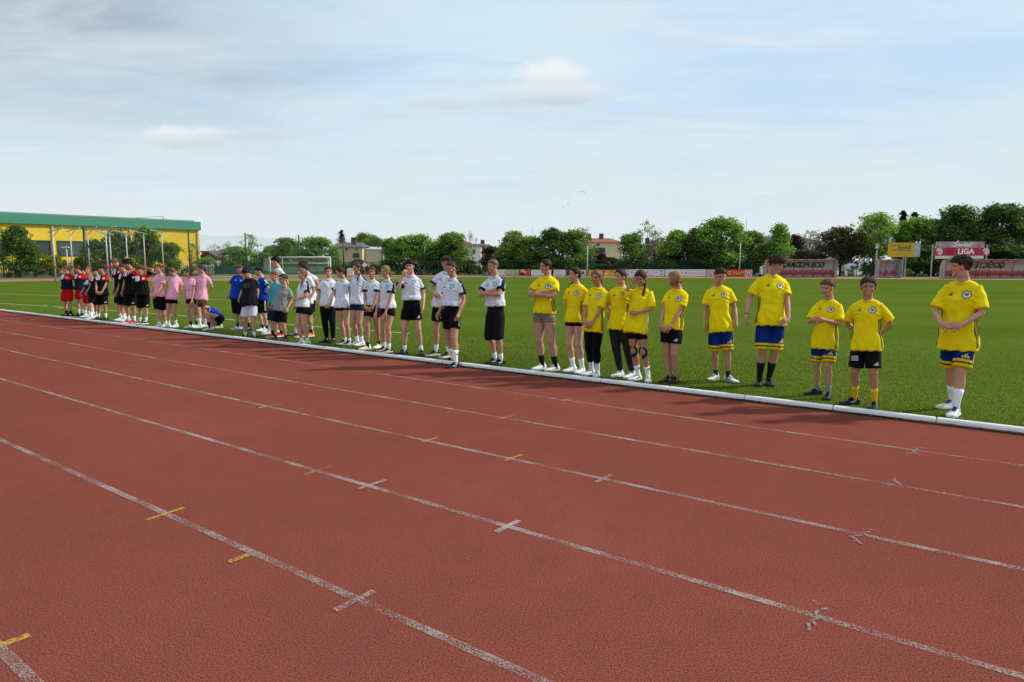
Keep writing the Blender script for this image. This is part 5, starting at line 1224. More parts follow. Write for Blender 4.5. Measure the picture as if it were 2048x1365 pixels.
    if glasses:
        g = MB()
        for s in (-1, 1):
            cc = hc_pt + HL * (s * .135 * Hh) + HF2 * (.40 * Hh) + HU * .0; pts = [cc + HL * (.085 * Hh * math.cos(a)) + HU * (.062 * Hh * math.sin(a)) for a in [i * math.pi / 6 for i in range(13)]]
            g.tube(pts, .012 * Hh, 4); g.tube([cc + HL * (s * .085 * Hh), cc + HL * (s * .2 * Hh) - HF2 * (.38 * Hh)], .010 * Hh, 4)
        g.tube([hc_pt + HL * (.05 * Hh) + HF2 * (.42 * Hh), hc_pt - HL * (.05 * Hh) + HF2 * (.42 * Hh)], .01 * Hh, 4)
        ch('glasses', np.array(g.v), g.f, cmat((.02, .02, .025), .3), smooth=False)
    # ---------------- shorts / leggings
    lc = np.array(col3(legc)); Bs = MB(); vx = {2: .0095, 1: .012, 0: .015}[nr]; ww = w_ * (1 + .5 * (baggy - 1))
    tight = legs in ('tight', 'leggings'); ex = 1.05 if tight else 1.16
    Bs.tube([tp(0, 0, -.05), tp(0, .0, -.02), tp(0, .0, .03), tp(0, .0, .065)], [(.060 * k, .055 * k), (.101 * k * w_, .070 * k * wid), (.098 * k * w_, .069 * k * wid), (.093 * k * w_, .065 * k * wid)], 18, ref=Ls)
    for s in (1, -1):
        Hp, K, A = legj[s][:3]; back = -F
        if legs == 'leggings':
            pts = [Hp + Zv * .01 * k, Hp.lerp(K, .3), Hp.lerp(K, .6), Hp.lerp(K, .9), K, K.lerp(A, .15), K.lerp(A, .32) + back * .008 * k, K.lerp(A, .6), K.lerp(A, shorts_l)]
            e = 1.03 if baggy <= 1 else baggy; rad = [.046, .0540, .048, .040 * e, .039 * e, .036 * e, .0375 * e, .0315 * e, (.0245 if shorts_l > .8 else .029) * e]
            Bs.tube(pts, [(r * k * wl, r * k * wl * 1.04) for r in rad], 14, ref=L)
        else:
            n = 7; pts = []; rad = []
            kn = min(1.0, shorts_l)
            for i in range(n + 1):
                t = kn * i / n; pts.append(Hp.lerp(K, t)); r0 = (.0525 + (.0362 - .0525) * t ** 1.15) * (.84 + .16 * float(sss(0, .22, t * (1 if shorts_l > .3 else 2))))
                rad.append((r0 + (.0048 if tight else (.004 + .016 * t * baggy))) * k * wl)
            if shorts_l > 1: pts.append(K.lerp(A, shorts_l - 1)); rad.append(rad[-1] * (.93 if tight else 1.0))
            Bs.tube(pts, [(r, r * 1.05) for r in rad], 16, ref=L)
    sv, sf = np_remesh(Bs, vx, 2); sn = vnormals(sv, sf)
    ha = (.101 + .012 * float(sss(.06, -.05, hem))) * baggy * w_; hb_ = (.074 + .012 * float(sss(.06, -.05, hem))) * baggy * wid
    def tuck(vv_, q=.93):      # keep what is above the shirt hem inside the shirt
        rl = vv_ - np.array(P[:]); uu = rl @ np.array(U[:]) / (SL - .03 * k) * .305; ll = rl @ np.array(Ls[:]) / k; ff = rl @ np.array(Fs[:]) / k - .004
        t_ = sss(.0, .095, uu - hem); aa = ha + (.094 * baggy * w_ - ha) * t_; bb = hb_ + (.070 * baggy * wid - hb_) * t_
        rn = np.sqrt((ll / aa) ** 2 + (ff / bb) ** 2) / q; sc = np.where((uu > hem - .012) & (rn > 1), 1 / rn, 1); m_ = sss(hem - .012, hem + .004, uu); sc = 1 + (sc - 1) * m_
        return vv_ + (sc - 1)[:, None] * (ll[:, None] * k * np.array(Ls[:]) + ff[:, None] * k * np.array(Fs[:]))
    if not tight: sv = sv + sn * (.004 * snoise(sv * np.array([1, 1, .35]), 38, idx + 7))[:, None] + sn * .002
    sv = tuck(sv)
    scol = np.tile(lc, (len(sv), 1))
    # coordinate along thigh for hem bands
    Pn = np.array
    tt = np.zeros(len(sv)); side = (sv - Pn(P[:])) @ Pn(L[:])
    for s in (1, -1):
        Hp, K, A = legj[s][:3]; ax = Pn((K - Hp)[:]); t = ((sv - Pn(Hp[:])) @ ax) / (ax @ ax); tt = np.where(side * s > 0, t, tt)
    hm = min(1.0, shorts_l)
    if hemt:    # yellow hem with a navy line
        yel = np.array(col3('e8c400')); nav = np.array(col3('101c40'))
        scol = np.where((tt > hm - .20)[:, None], yel, scol); scol = np.where((np.abs(tt - (hm - .105)) < .026)[:, None], nav, scol)
    if legs != 'short' or True:
        nm = {'leggings': 'leggings', 'tight': 'shorts', 'short': 'shorts'}[legs]
    so = ch(nm, sv, sf, M_cloth, scol)
    sb = BVHTree.FromPolygons([Vector(p) for p in sv], [tuple(int(i) for i in q_) for q_ in sf]) if deco else None
    # ---------------- shirt
    B2 = MB(); hb = baggy * w_; wb = baggy * wid
    bl = .006 if fem else 0
    ha = .101 + .012 * float(sss(.06, -.05, hem)); hb_ = .074 + .012 * float(sss(.06, -.05, hem)); ha += .003; hb_ += .003
    B2.tube([tp(0, .004, hem), tp(0, .004, hem + .04), tp(0, .006, .095), tp(0, .006 + bl, .15), tp(0, .006 + bl, .205), tp(0, 0, .245), tp(0, -.002, .270), tp(0, -.004, .287), tp(0, -.005, .300), tp(0, -.006, .314)],
            [(ha * k * hb, hb_ * k * wb), ((ha - .002) * k * hb, hb_ * k * wb), (.094 * k * hb, .070 * k * wb), (.094 * k * hb, .069 * k * wb), (.100 * k * hb, .068 * k * wb), (.108 * k * w_, .062 * k * wid), (.110 * k * w_, .055 * k * wid), (.097 * k * w_, .047 * k), (.074 * k, .042 * k), (.045 * k, .038 * k)], 24, ref=Lt)
    for s in (1, -1):
        Sh, E, Wt = joints[s]; e_ = sl * .165 * k; d = (E - Sh).normalized(); rr_ = [(.0225, 0), (.0305, .25), (.0365, .6), (.0405 + .006 * (baggy - 1) * 3, 1.0)]
        q_ = Sh - Lt * (s * .03 * k) - U * .012 * k
        B2.tube([q_] + [Sh + d * e_ * t for r, t in rr_], [.020 * k] + [r * k * (.90 if fem else .95) * wid ** .7 * baggy ** .5 for r, t in rr_], 14, ref=Ft)
    vv = {2: .008, 1: .011, 0: .014}[nr]
    tv, tf = np_remesh(B2, vv, 3); tn = vnormals(tv, tf)
    Pp = Pn(P[:]); Ua = Pn(U[:]); La = Pn(Lt[:]); Fa = Pn(Ft[:]); rel = tv - Pp
    u = rel @ Ua / (SL - .03 * k) * .305; l = rel @ La / k; f_ = rel @ Fa / k; th = np.arctan2(f_, l)
    sleeve = np.zeros(len(tv)); ssv = np.zeros(len(tv)); outer = np.zeros(len(tv))
    for s in (1, -1):
        Sh, E, Wt = joints[s]; d = Pn((E - Sh).normalized()[:]); r_ = tv - Pn(Sh[:]); t = r_ @ d / (.165 * k); pr = r_ - (r_ @ d)[:, None] * d; dist_ = np.linalg.norm(pr, axis=1) / k
        ou = Pn((Lt * s * 1.0 + U * .9)[:]); ou = ou - (ou @ d) * d; ou /= np.linalg.norm(ou)
        ta = np.interp(u, [hem, .08, .15, .205, .245, .27, .287, .30], [.104 * hb, .096 * hb, .096 * hb, .101 * hb, .108 * w_, .110 * w_, .099 * w_, .076]); tb_ = np.interp(u, [hem, .15, .245, .287], [.080 * wb, .071 * wb, .064 * wid, .048]); isl = (t > .06) & (t < sl + .08) & (dist_ < .056) & (l * s > .03) & (np.sqrt((l / ta) ** 2 + ((f_ - .004) / tb_) ** 2) > 1.05)
        sleeve = np.where(isl, s, sleeve); ssv = np.where(isl, t, ssv); outer = np.where(isl, (pr @ ou) / np.maximum(dist_ * k, 1e-4), outer)
    tor = sleeve == 0
    loc = np.stack([l, f_, u], 1)
    fold = np.zeros(len(tv)); low_ = sss(.22, -.03, u)
    fold += np.where(tor, low_ * .0062 * np.sin(th * 9 + 2.0 * np.sin(u * 24 + idx) + idx), 0)
    fold += .0044 * (1 - 2 * np.abs(snoise(loc, 60, idx * 3 + 1, 5))) + .0022 * snoise(loc * np.array([1, 1, .6]), 110, idx * 3 + 2)
    side_ax = np.exp(-((np.abs(l) - .085) / .03) ** 2) * np.exp(-((u - .20) / .05) ** 2); fold += .004 * side_ax * np.sin(u * 190 + np.abs(l) * 90)
    tv = tv + tn * (fold * k / 1.6)[:, None] + tn * .002
    ctx = dict(l=l, f=f_, u=u, th=th, sleeve=sleeve, ss=ssv, outer=outer, tor=tor, sl=sl, hem=hem)
    tcol = shirt_colors(team, ctx, shirt)
    sho = ch('shirt', tv, tf, M_cloth, tcol)
    tb = BVHTree.FromPolygons([Vector(p) for p in tv], [tuple(int(i) for i in q_) for q_ in tf])
    def decal(bvh, org, ax, ay, ray, polys, mats, name, par, off=.0028):
        vs = []; fs = []; ms = []
        for pl, mi in polys:
            b0 = len(vs); ok = True; tmp = []
            for (x, y) in pl:
                o_ = org + ax * x + ay * y - ray * .5; hit = bvh.ray_cast(o_, ray, 1.0)
                if hit[0] is None: ok = False; break
                tmp.append(hit[0] - ray * (off + .0016 * mi))
            if ok: vs += tmp; fs.append(tuple(range(b0, b0 + len(pl)))); ms.append(mi)
        if fs: ch(name, [tuple(p) for p in vs], fs, mats, smooth=False, parent=par, mi=ms)
    decorate(team, deco, decal, tb, sb, tp, Lt, Ft, U, L, F, Ls, Fs, P, k, legj, joints, shirt, sho, so, hm, hem, NB, ch, nk, fem, w_, wid)
    # ---------------- socks and shoes
    scx = col3(socks) if socks else None
    for s in (1, -1):
        Hp, K, A, A0, fd, fy, FL_ = legj[s]
        if scx is not None:
            hs = sockh / (.225); pt = [A - Zv * .035 * k] + [A.lerp(K, hs * t) for t in (0, .25, .5, .75, 1)]; pt = [q_ - F * (.008 * k * float(sss(.25, .65, hs * t))) for q_, t in zip(pt, (0, 0, .25, .5, .75, 1))]; rad = [.0215] + [float(np.interp(hs * t, [0, .15, .4, .68], [.0185, .019, .0265, .0335])) + .0028 for t in (0, .25, .5, .75, 1)]
            b_ = MB().tube(pt, [(r * k * wl, r * k * wl * 1.06) for r in rad], 14, ref=L)
            o = ch('sock', np.array(b_.v), b_.f, [cmat(scx, .9)])
            if sockst:
                for t in (.62, .78):
                    c0 = A.lerp(K, hs * t); c1 = A.lerp(K, hs * (t + .07)); b_ = MB().tube([c0 - F * .004 * k, c1 - F * .004 * k], .0292 * k * wl, 14, ref=L); ch('sock_stripe', np.array(b_.v), b_.f, [cmat(col3(sockst), .9)], parent=o)
        Mz = Matrix.Rotation(-R(fy) + math.pi, 3, 'Z')     # template forward +y -> fd
        xa = Vector((fd.y, -fd.x, 0)); Mx = np.array([xa[:], fd[:], (0, 0, 1)]) * FL_
        us = (shoe[0] if s > 0 else shoe[1]) if isinstance(shoe, (list, tuple)) and isinstance(shoe[0], str) else shoe
        up = np.array(SHOE_U.v); up[:, 2] *= 1.0; v = up @ Mx + Pn(A0[:])
        c1 = col3(us); c2 = col3(shoe2) if shoe2 else tuple(x * .8 for x in c1); c3 = col3(stripe) if stripe else c1
        o = ch('shoe', v, SHOE_U.f, [cmat(c1, .55), cmat(c2, .8), cmat(c3, .5)], mi=SHOE_U.m)
        v = np.array(SHOE_S.v) @ Mx + Pn(A0[:]); ch('sole', v, SHOE_S.f, [cmat(col3(sole if (sole != 'd8d8d8' or sum(c1) > .6) else '2c2c2e'), .6)], smooth=False, parent=o)
    return body
def build_hair(ch, style, hcol, HL, HF, HU, Hh, hc_pt, fem, rr, idx, nr, Zv, Lt, Ft, cap, k, band):
    Mh = np.array([HL[:], HF[:], HU[:]]) * Hh; o0 = np.array(hc_pt[:])
    nu, nv_ = (56, 36) if nr == 2 else ((44, 28) if nr == 1 else (32, 22))
    cen = np.array([0, -.03, .10]); rad3 = np.array([.350, .425, .405])
    az = np.linspace(0, 2 * math.pi, nu, endpoint=False); el = np.linspace(math.pi / 2 * .999, -1.25, nv_)
    A, E = np.meshgrid(az, el); A = A.ravel(); E = E.ravel()         # az 0 = front, pi/2 = left
    d = np.stack([np.sin(A) * np.cos(E), np.cos(A) * np.cos(E), np.sin(E)], 1); p = d * rad3
    a_ = np.abs((A + math.pi) % (2 * math.pi) - math.pi)             # 0 front .. pi back
    tied = style.startswith('tie') or style in ('bun', 'lowpony', 'long')
    keys = {'short': ([0, .6, 1.0, 1.25, 1.6, 1.9, 3.15], [.50, .44, .20, -.02, -.05, -.55, -.80]), 'fringe': ([0, .6, 1.0, 1.3, 1.6, 1.9, 3.15], [.20, .20, .10, -.15, -.10, -.55, -.80]),
            'curly': ([0, .6, 1.0, 1.3, 1.6, 1.9, 3.15], [.30, .28, .15, -.08, -.05, -.55, -.75]), 'fade': ([0, .6, 1.0, 1.25, 1.6, 1.9, 3.15], [.50, .46, .28, .05, .10, -.35, -.60]),
            'side': ([0, .6, 1.0, 1.25, 1.6, 1.9, 3.15], [.34, .34, .20, -.05, -.05, -.55, -.75]), 'tied': ([0, .5, .9, 1.2, 1.5, 1.8, 3.15], [.62, .50, .16, -.26, -.06, -.62, -.95]),
            'long': ([0, .6, 1.0, 1.2, 1.5, 2.0, 3.15], [.46, .38, .10, -.30, -.60, -.95, -1.1])}
    key = keys.get(style, keys['tied'] if tied or style in ('tiecurl',) else keys['short'])
    hl = np.interp(a_, key[0], key[1]); rg = np.random.default_rng(900 + idx)
    m = sss(-.10, .05, E - hl + (.07 * np.sin(A * 11 + idx) + .07 * np.sin(A * 23 + idx * 2) if not tied else .03 * np.sin(A * 9 + idx)))
    tt, ts = {'short': (.060, .022), 'fringe': (.115, .035), 'curly': (.135, .075), 'fade': (.055, .012), 'side': (.095, .030), 'long': (.05, .06)}.get(style, (.045, .036))
    topk = sss(-.1, .75, E); th = ts + (tt - ts) * topk
    if style == 'curly': th = th * (1 + .35 * snoise(d, 16, idx)) + .015
    elif not tied: th = th * (1 + .22 * snoise(d * np.array([1.6, .6, 1]), 15, idx)) 
    else: th = th * (1 + .18 * np.sin(A * 26 + 3 * np.sin(E * 3)) * np.cos(E)) - (.012 * np.exp(-(d[:, 0] / .05) ** 2) * (d[:, 1] > -.3) * (d[:, 2] > .2) if style in ('tied', 'lowpony', 'long', 'bun') else 0)
    rad = (1 + th / .38) * m + (1 - m) * .86
    v = cen + p * rad[:, None]
    f = [(i * nu + j, i * nu + (j + 1) % nu, (i + 1) * nu + (j + 1) % nu, (i + 1) * nu + j) for i in range(nv_ - 1) for j in range(nu)]
    f = [tuple(reversed(q_)) for q_ in f]; V = [v]; Fs_ = f; off = len(v)
    stk = np.sin(A * 31 + 2.1 * np.sin(E * 4 + idx)) * .5 + np.sin(A * 47 + idx + 1.5 * E) * .5
    cols = [hcol * (1.02 + .20 * snoise(d * np.array([2.5, .8, .8]), 22, idx + 3) + .22 * stk)[:, None]]
    B = MB()
    if not tied:
        nl = {2: 210, 1: 140, 0: 80}[nr]; W = {'curly': .034, 'fade': .016}.get(style, .022)
        for i in range(nl):
            e0 = rr.uniform(.05, 1.4); a0 = rr.uniform(-math.pi, math.pi); aa = abs(a0); h0 = np.interp(aa, key[0], key[1])
            if e0 < h0 + .1: continue
            pts = []; rd = []; e = e0; a = a0; ln = rr.uniform(.25, .5) if style != 'fade' else .15; thk = ts + (tt - ts) * float(sss(-.1, .75, e0)); sw = rr.uniform(-.35, .35)
            for j in range(4):
                t = j / 3; ee = e - ln * t * (1 if e0 < 1.2 else .7); ee = max(ee, h0 - (.10 if aa > .7 else .04)); ak = a + sw * t + (.35 * t if style in ('side', 'fringe') else 0)
                dd = np.array([math.sin(ak) * math.cos(ee), math.cos(ak) * math.cos(ee), math.sin(ee)]); r = 1 + (thk * (1 + .25 * math.sin(t * 3.1)) + .012 * (1 - t) + (rr.uniform(0, .05) if style == 'curly' else 0)) / .38
                pts.append(cen + dd * rad3 * r); rd.append(W * (1 - .75 * t))
            B.tube(pts, [(x, x * .6) for x in rd], 4)
    def tail(pts, rd, n=10): B.tube(pts, rd, n, ref=(1, 0, 0))
    loc = lambda w: np.array((w - hc_pt) @ Matrix((HL, HF, HU)).transposed() if 0 else (0, 0, 0))
    inv = np.linalg.inv(Mh)
    dn = (np.array([0, 0, -1.0]) @ inv); dn /= np.linalg.norm(dn)       # gravity in head units
    bk = np.array([0, -1, 0])
    if style in ('tied', 'tiehi', 'tiefront', 'tiefrontR', 'lowpony'):
        z0 = {'tied': .10, 'tiehi': .28, 'tiefront': .0, 'tiefrontR': .0, 'lowpony': -.15}[style]
        p0 = np.array([0, -.43 + (.06 if z0 > .2 else 0), z0]); L = {'tied': 1.0, 'tiehi': 1.15, 'tiefront': 1.5, 'tiefrontR': 1.7, 'lowpony': .8}[style]
        if style.startswith('tiefront'):
            s = 1 if style == 'tiefront' else -1
            pts = [p0, p0 + bk * .07 + dn * .12, p0 + dn * .40 + np.array([s * .16, .10, 0]), p0 + dn * .62 + np.array([s * .33, .42, 0]), p0 + dn * .95 + np.array([s * .33, .64, 0]), p0 + dn * L + np.array([s * .30, .68, 0])]
            rd = [.05, .075, .085, .085, .075, .02]
        else:
            pts = [p0, p0 + bk * .10 + dn * .03, p0 + bk * .16 + dn * .2, p0 + bk * .13 + dn * L * .55, p0 + bk * .08 + dn * L * .85, p0 + bk * .05 + dn * L]; rd = [.045, .07, .095, .085, .06, .015]
        if rr.random() < .5: pts = [x + np.array([.04 * math.sin(i), 0, 0]) for i, x in enumerate(pts)]
        for kx in range(5):
            o_ = np.array([rr.uniform(-.03, .03), rr.uniform(-.03, .03), 0]); B.tube([x + o_ * (i > 0) for i, x in enumerate(pts)], [(r * .75, r * .6) for r in rd], 7, ref=(1, 0, 0))
        if band: bp_ = MB().ball(p0 + bk * .07, (.085, .06, .085), 10, 6); ch('hair_band', np.array(bp_.v) @ Mh + o0, bp_.f, [cmat(col3(band), .7)])
    elif style == 'bun': 
        p0 = np.array([0, -.47, .02]); B.ball(p0, (.13, .10, .13), 12, 8); B.tube([p0 + np.array([.08, -.03, .03]), p0 + np.array([0, -.09, -.02]), p0 + np.array([-.08, -.02, .02])], [.05, .06, .05], 7)
        if band: bp_ = MB().ball(p0 + np.array([0, .05, 0]), (.12, .03, .12), 10, 6); ch('hair_band', np.array(bp_.v) @ Mh + o0, bp_.f, [cmat(col3(band), .7)])
    elif style == 'tiecurl':
        for kx in range(9):
            s = 1; x0 = rr.uniform(-.04, .06); pts = [np.array([.1, -.42, -.02]), np.array([.24 + x0, -.28, -.28]), np.array([.30 + x0, .05, -.55 + x0]), np.array([.26 + x0 + .05 * math.sin(kx), .20, -.80]), np.array([.22 + x0, .24 + x0, -1.10]), np.array([.20 - x0, .26, -1.35])]
            B.tube(pts, [.05, .07, .075, .07, .055, .02], 6)
    elif style == 'long':
        for kx in range(26):
            a = rr.uniform(.95, math.pi) * (1 if kx % 2 else -1); L = rr.uniform(.30, .48)
            dd = np.array([math.sin(a), math.cos(a), 0]); q0 = cen + np.array([dd[0] * .36, dd[1] * .43, .15]); B.tube([q0, q0 + dd * .03 + dn * L * .6, q0 + dd * .02 + dn * L * 1.1, q0 + dd * -.03 + dn * L * 1.5], [.07, .075, .06, .015], 5)
    if B.v:
        V.append(np.array(B.v)); Fs_ = Fs_ + [tuple(i + off for i in q_) for q_ in B.f]; t_ = np.repeat(np.random.default_rng(idx).random(len(B.v) // 4 + 1), 4)[:len(B.v)]
        cols.append(hcol * (.80 + .45 * t_)[:, None])
    VV = np.vstack(V) @ Mh + o0; CC = np.clip(np.vstack(cols), 0, 1)
    ch('hair', VV, Fs_, M_hair, CC, smooth=True)
    if cap:
        c = MB(); c.ball((0, -.03, .17), (.40, .47, .40), 20, 12); c.tube([(0, .34, .22), (0, .55, .17), (0, .74, .12)], [(.30, .04), (.27, .03), (.16, .02)], 12, ref=(1, 0, 0))
        c.v = [(x, y, max(z, .13)) for x, y, z in c.v]
        ch('cap', np.array(c.v) @ Mh + o0, c.f, [cmat((.012, .014, .024), .8)])
def shirt_colors(team, c, base):
    n = len(c['l']); l, f, u, sl = c['l'], c['f'], c['u'], c['sl']
    def fill(col): return np.tile(np.array(col3(col)), (n, 1))
    def put(m, col): o[m] = np.array(col3(col))
    slv = c['sleeve'] != 0
    if team == 'white':
        o = fill('dcdde8'); nav = '131a33'
        put((slv & (c['outer'] > .80)), nav); put(c['tor'] & (u > .268) & (np.abs(f + .004) < .016) & (np.abs(l) > .045), nav)
        put(slv & (c['ss'] > sl - .09), nav)
    elif team == 'yellow':
        o = fill('f0d712')
    elif team == 'black':
        o = fill('101013'); fr = (u > .205); put(fr & (l > .01) & (f > -.045) & (u > .205), 'b3101c'); put(fr & (l < -.012) & (l > -.085) & (f > .0) & (u < .30), 'd9d9e6'); put((np.abs(l + .001) < .012) & (f > 0) & (u > .205), '2a1014')
        put(slv & (c['ss'] < .42) & (c['sleeve'] > 0), 'b3101c'); put(slv & (c['ss'] < .30) & (c['sleeve'] < 0), 'd9d9e6'); put((u > .30), '101013')
    elif team == 'navy':
        o = fill('131a30'); fr = (u > .205); put(fr & (l > .01) & (f > -.06), 'c4121e'); put(fr & (l < -.012) & (f > -.02), 'd9d9e6')
        put(slv & (c['ss'] < .55) & (c['sleeve'] > 0), 'c4121e'); put(slv & (c['ss'] < .4) & (c['sleeve'] < 0), 'd9d9e6'); put((u > .305), '131a30')
    elif team == 'pink': o = fill('f0a6bc')
    elif team == 'blue':
        o = fill('1238a0'); a = c['outer']; hs = slv & (c['ss'] < sl * .75)
        ph = np.arctan2(f * 0 + a, 1)  # stripes on top of the shoulder
        put(hs & (a > .93), 'e6e8f2'); put(hs & (a > .955) & (a < .98), '1238a0')
    else: o = fill(base or 'cccccc')
    return o
def disc_polys(r, mi, n=20, rings=3, cx=0, cy=0, ys=1.0):
    P_ = []
    for j in range(rings):
        r0, r1 = r * j / rings, r * (j + 1) / rings
        for i in range(n):
            a, b = 2 * math.pi * i / n, 2 * math.pi * (i + 1) / n
            q_ = [(cx + r1 * math.cos(a), cy + ys * r1 * math.sin(a)), (cx + r1 * math.cos(b), cy + ys * r1 * math.sin(b)), (cx + r0 * math.cos(b), cy + ys * r0 * math.sin(b)), (cx + r0 * math.cos(a), cy + ys * r0 * math.sin(a))]
            P_.append((q_ if j else q_[:3], mi))
    return P_
def ring_polys(r0, r1, mi, n=22, cx=0, cy=0):
    return [([(cx + r1 * math.cos(a), cy + r1 * math.sin(a)), (cx + r1 * math.cos(b), cy + r1 * math.sin(b)), (cx + r0 * math.cos(b), cy + r0 * math.sin(b)), (cx + r0 * math.cos(a), cy + r0 * math.sin(a))], mi) for a, b in [(2 * math.pi * i / n, 2 * math.pi * (i + 1) / n) for i in range(n)]]
def rectp(x0, x1, y0, y1, mi, nx=1, ny=1):
    o = []
    for i in range(nx):
        for j in range(ny):
            a, b = x0 + (x1 - x0) * i / nx, x0 + (x1 - x0) * (i + 1) / nx; c, d = y0 + (y1 - y0) * j / ny, y0 + (y1 - y0) * (j + 1) / ny; o.append(([(a, c), (b, c), (b, d), (a, d)], mi))
    return o
def shield_polys(r, mi, rows=7, cols=4):
    o = []; W = lambda y: r * (1 if y > -.2 else max(0.02, 1 - ((-.2 - y) / 1.0) ** 1.4))
    for j in range(rows):
        y0 = 1.1 - 2.3 * j / rows; y1 = 1.1 - 2.3 * (j + 1) / rows
        for i in range(cols):
            a, b = -1 + 2 * i / cols, -1 + 2 * (i + 1) / cols; o.append(([(a * W(y1), y1 * r), (b * W(y1), y1 * r), (b * W(y0), y0 * r), (a * W(y0), y0 * r)], mi))
    return o
def three_bars(s, mi):
    o = []
    for i in range(3):
        x = -.5 * s + i * .36 * s; hgt = (.35 + .32 * i) * s; o.append(([(x, -.4 * s), (x + .26 * s, -.4 * s), (x + .26 * s - .10 * s, -.4 * s + hgt), (x - .10 * s, -.4 * s + hgt * .72)], mi))
    return o
def decorate(team, deco, decal, tb, sb, tp, Lt, Ft, U, L, F, Ls, Fs, P, k, legj, joints, shirt, sho, so, hm, hem, NB, ch, nk, fem, w_, wid):
    blk = cmat((.015, .015, .02), .7); wht = cmat((.72, .73, .76), .7); nav = cmat(lin('131a33'), .8)
    # collar ring
    ccol = {'white': nav, 'yellow': cmat(tuple(x * .93 for x in lin('f0d712')), .85), 'black': cmat(lin('101013'), .8), 'navy': cmat(lin('131a30'), .8), 'pink': cmat(lin('e89db4'), .85), 'blue': cmat(lin('0e2c84'), .85)}.get(team, cmat(tuple(x * .9 for x in col3(shirt or 'cccccc')), .85))
    c0 = tp(0, -.003, .308); pts = []; vdrop = .026 if team == 'white' else .012
    for i in range(25):
        a = 2 * math.pi * i / 24; fr = max(0, math.sin(a)); x = math.cos(a) * .046; y = math.sin(a) * .043 + (.006 if fr > .5 else 0)
        pts.append(c0 + Lt * (x * k) + Ft * (y * k) - U * ((vdrop * fr ** (3 if team == 'white' else 1.5)) * k) + U * ((.008 if fr == 0 else .002) * k))
    b_ = MB().tube(pts, (.0055 * k, .0045 * k), 6, cap=False); ch('collar', np.array(b_.v), b_.f, [ccol], parent=sho)
    FT = -Ft
    def cd(u, l): return tp(l, 0, u)
    if team == 'yellow' and 'plain' not in deco:
        r = .0225 * k; org = cd(.234, .046)
        gr = cmat((.10, .16, .14), .7); bl = cmat((.16, .30, .52), .7)
        polys = disc_polys(r, 1) + ring_polys(r * .93, r * 1.10, 4) + shield_polys(.46 * r, 2) + rectp(-.36 * r, .36 * r, .10 * r, .42 * r, 3, 3, 2)
        decal(tb, org, Lt, U, FT, polys, [blk, wht, gr, bl, blk], 'crest', sho)
        decal(tb, cd(.235, -.045), Lt, U, FT, three_bars(.024 * k, 0), [blk], 'logo', sho)
        for s in (1, -1):       # three dark stripes down each side
            pol = []
            for j in range(3): pol += rectp((.004 + .014 * j) * k, (.0115 + .014 * j) * k, (hem + .012) * k, .165 * k, 0, 1, 16)
            decal(tb, P, Ft, U, -Lt * s, pol, [blk], 'side_stripes', sho)
    if team == 'yellow' and 'plain' in deco:
        decal(tb, P, Ft, U, -Lt, rectp(-.018 * k, .014 * k, (hem + .01) * k, .15 * k, 0, 2, 14), [wht], 'side_panel', sho)
        Sh, E, Wt = joints[1]; pts = [tp(.05, .02, .312), tp(.075, .025, .300), tp(.10, .02, .288)]
        decal(tb, tp(.06, .0, .30), Lt, Ft, -U, rectp(-.045 * k, .03 * k, -.004 * k, .008 * k, 0, 6, 1) + rectp(-.045 * k, .03 * k, .012 * k, .02 * k, 0, 6, 1), [blk], 'shoulder_stripes', sho)
    if team == 'white':
        r = .022 * k; tl = cmat((.20, .42, .38), .7); tl2 = cmat((.42, .56, .50), .7)
        decal(tb, cd(.235, .045), Lt, U, FT, shield_polys(r, 0) + shield_polys(.62 * r, 1), [tl, tl2], 'crest', sho)
        decal(tb, cd(.235, -.045), Lt, U, FT, rectp(-.028 * k, .028 * k, -.012 * k, -.006 * k, 0, 3, 1) + rectp(-.008 * k, .010 * k, .002 * k, .010 * k, 0), [blk], 'logo', sho)
    if team in ('black', 'navy'):
        decal(tb, cd(.238, .045), Lt, U, FT, disc_polys(.018 * k, 0, 14, 2) + ring_polys(.010 * k, .013 * k, 1, 14), [wht, cmat(lin('b3101c'), .7)], 'crest', sho)
        decal(tb, cd(.238, -.045), Lt, U, FT, [([(-.02 * k, -.008 * k), (.02 * k, .002 * k), (.02 * k, .008 * k), (-.014 * k, .0)], 0)], [blk], 'logo', sho)
    if team == 'pink':
        bl = cmat((.20, .36, .58), .7); b2 = cmat((.40, .55, .72), .7); r = .022 * k
        decal(tb, cd(.225, .038), Lt, U, FT, disc_polys(r, 0, 14, 2) + disc_polys(r * .6, 1, 10, 1), [bl, b2], 'crest', sho)
    if team == 'blue':
        decal(tb, cd(.23, .040), Lt, U, FT, disc_polys(.018 * k, 0, 12, 2), [cmat((.35, .48, .66), .7)], 'crest', sho)
        decal(tb, cd(.23, -.045), Lt, U, FT, three_bars(.024 * k, 0), [wht], 'logo', sho)
    if team in ('pink', 'blue') or 'armbadge' in deco:
        Sh, E, Wt = joints[1]; c_ = Sh.lerp(E, .48); d = (E - Sh).normalized(); y = -d; x = Ft - d * Ft.dot(d); x.normalize(); out = Lt - d * Lt.dot(d); out.normalize(); out = (out + x * .7).normalized(); x2 = d.cross(out) * -1
        decal(tb, c_, x2, y, -out, disc_polys(.016 * k, 0, 12, 2) + disc_polys(.009 * k, 1, 8, 1), [cmat((.03, .20, .10), .7), cmat((.55, .62, .50), .7)], 'sleeve_badge', sho)
    if 'print' in deco:
        pol = []; rr = random.Random(3)
        for r_ in range(4):
            for i in range(9):
                if rr.random() < .72: x = (-.055 + .0125 * i) * k; y = (.02 - .016 * r_) * k; pol += rectp(x, x + rr.uniform(.003, .009) * k, y, y + rr.uniform(.003, .008) * k, 0)
        decal(tb, cd(.205, 0), Lt, U, FT, pol, [cmat((.30, .31, .33), .7)], 'chest_print', sho)
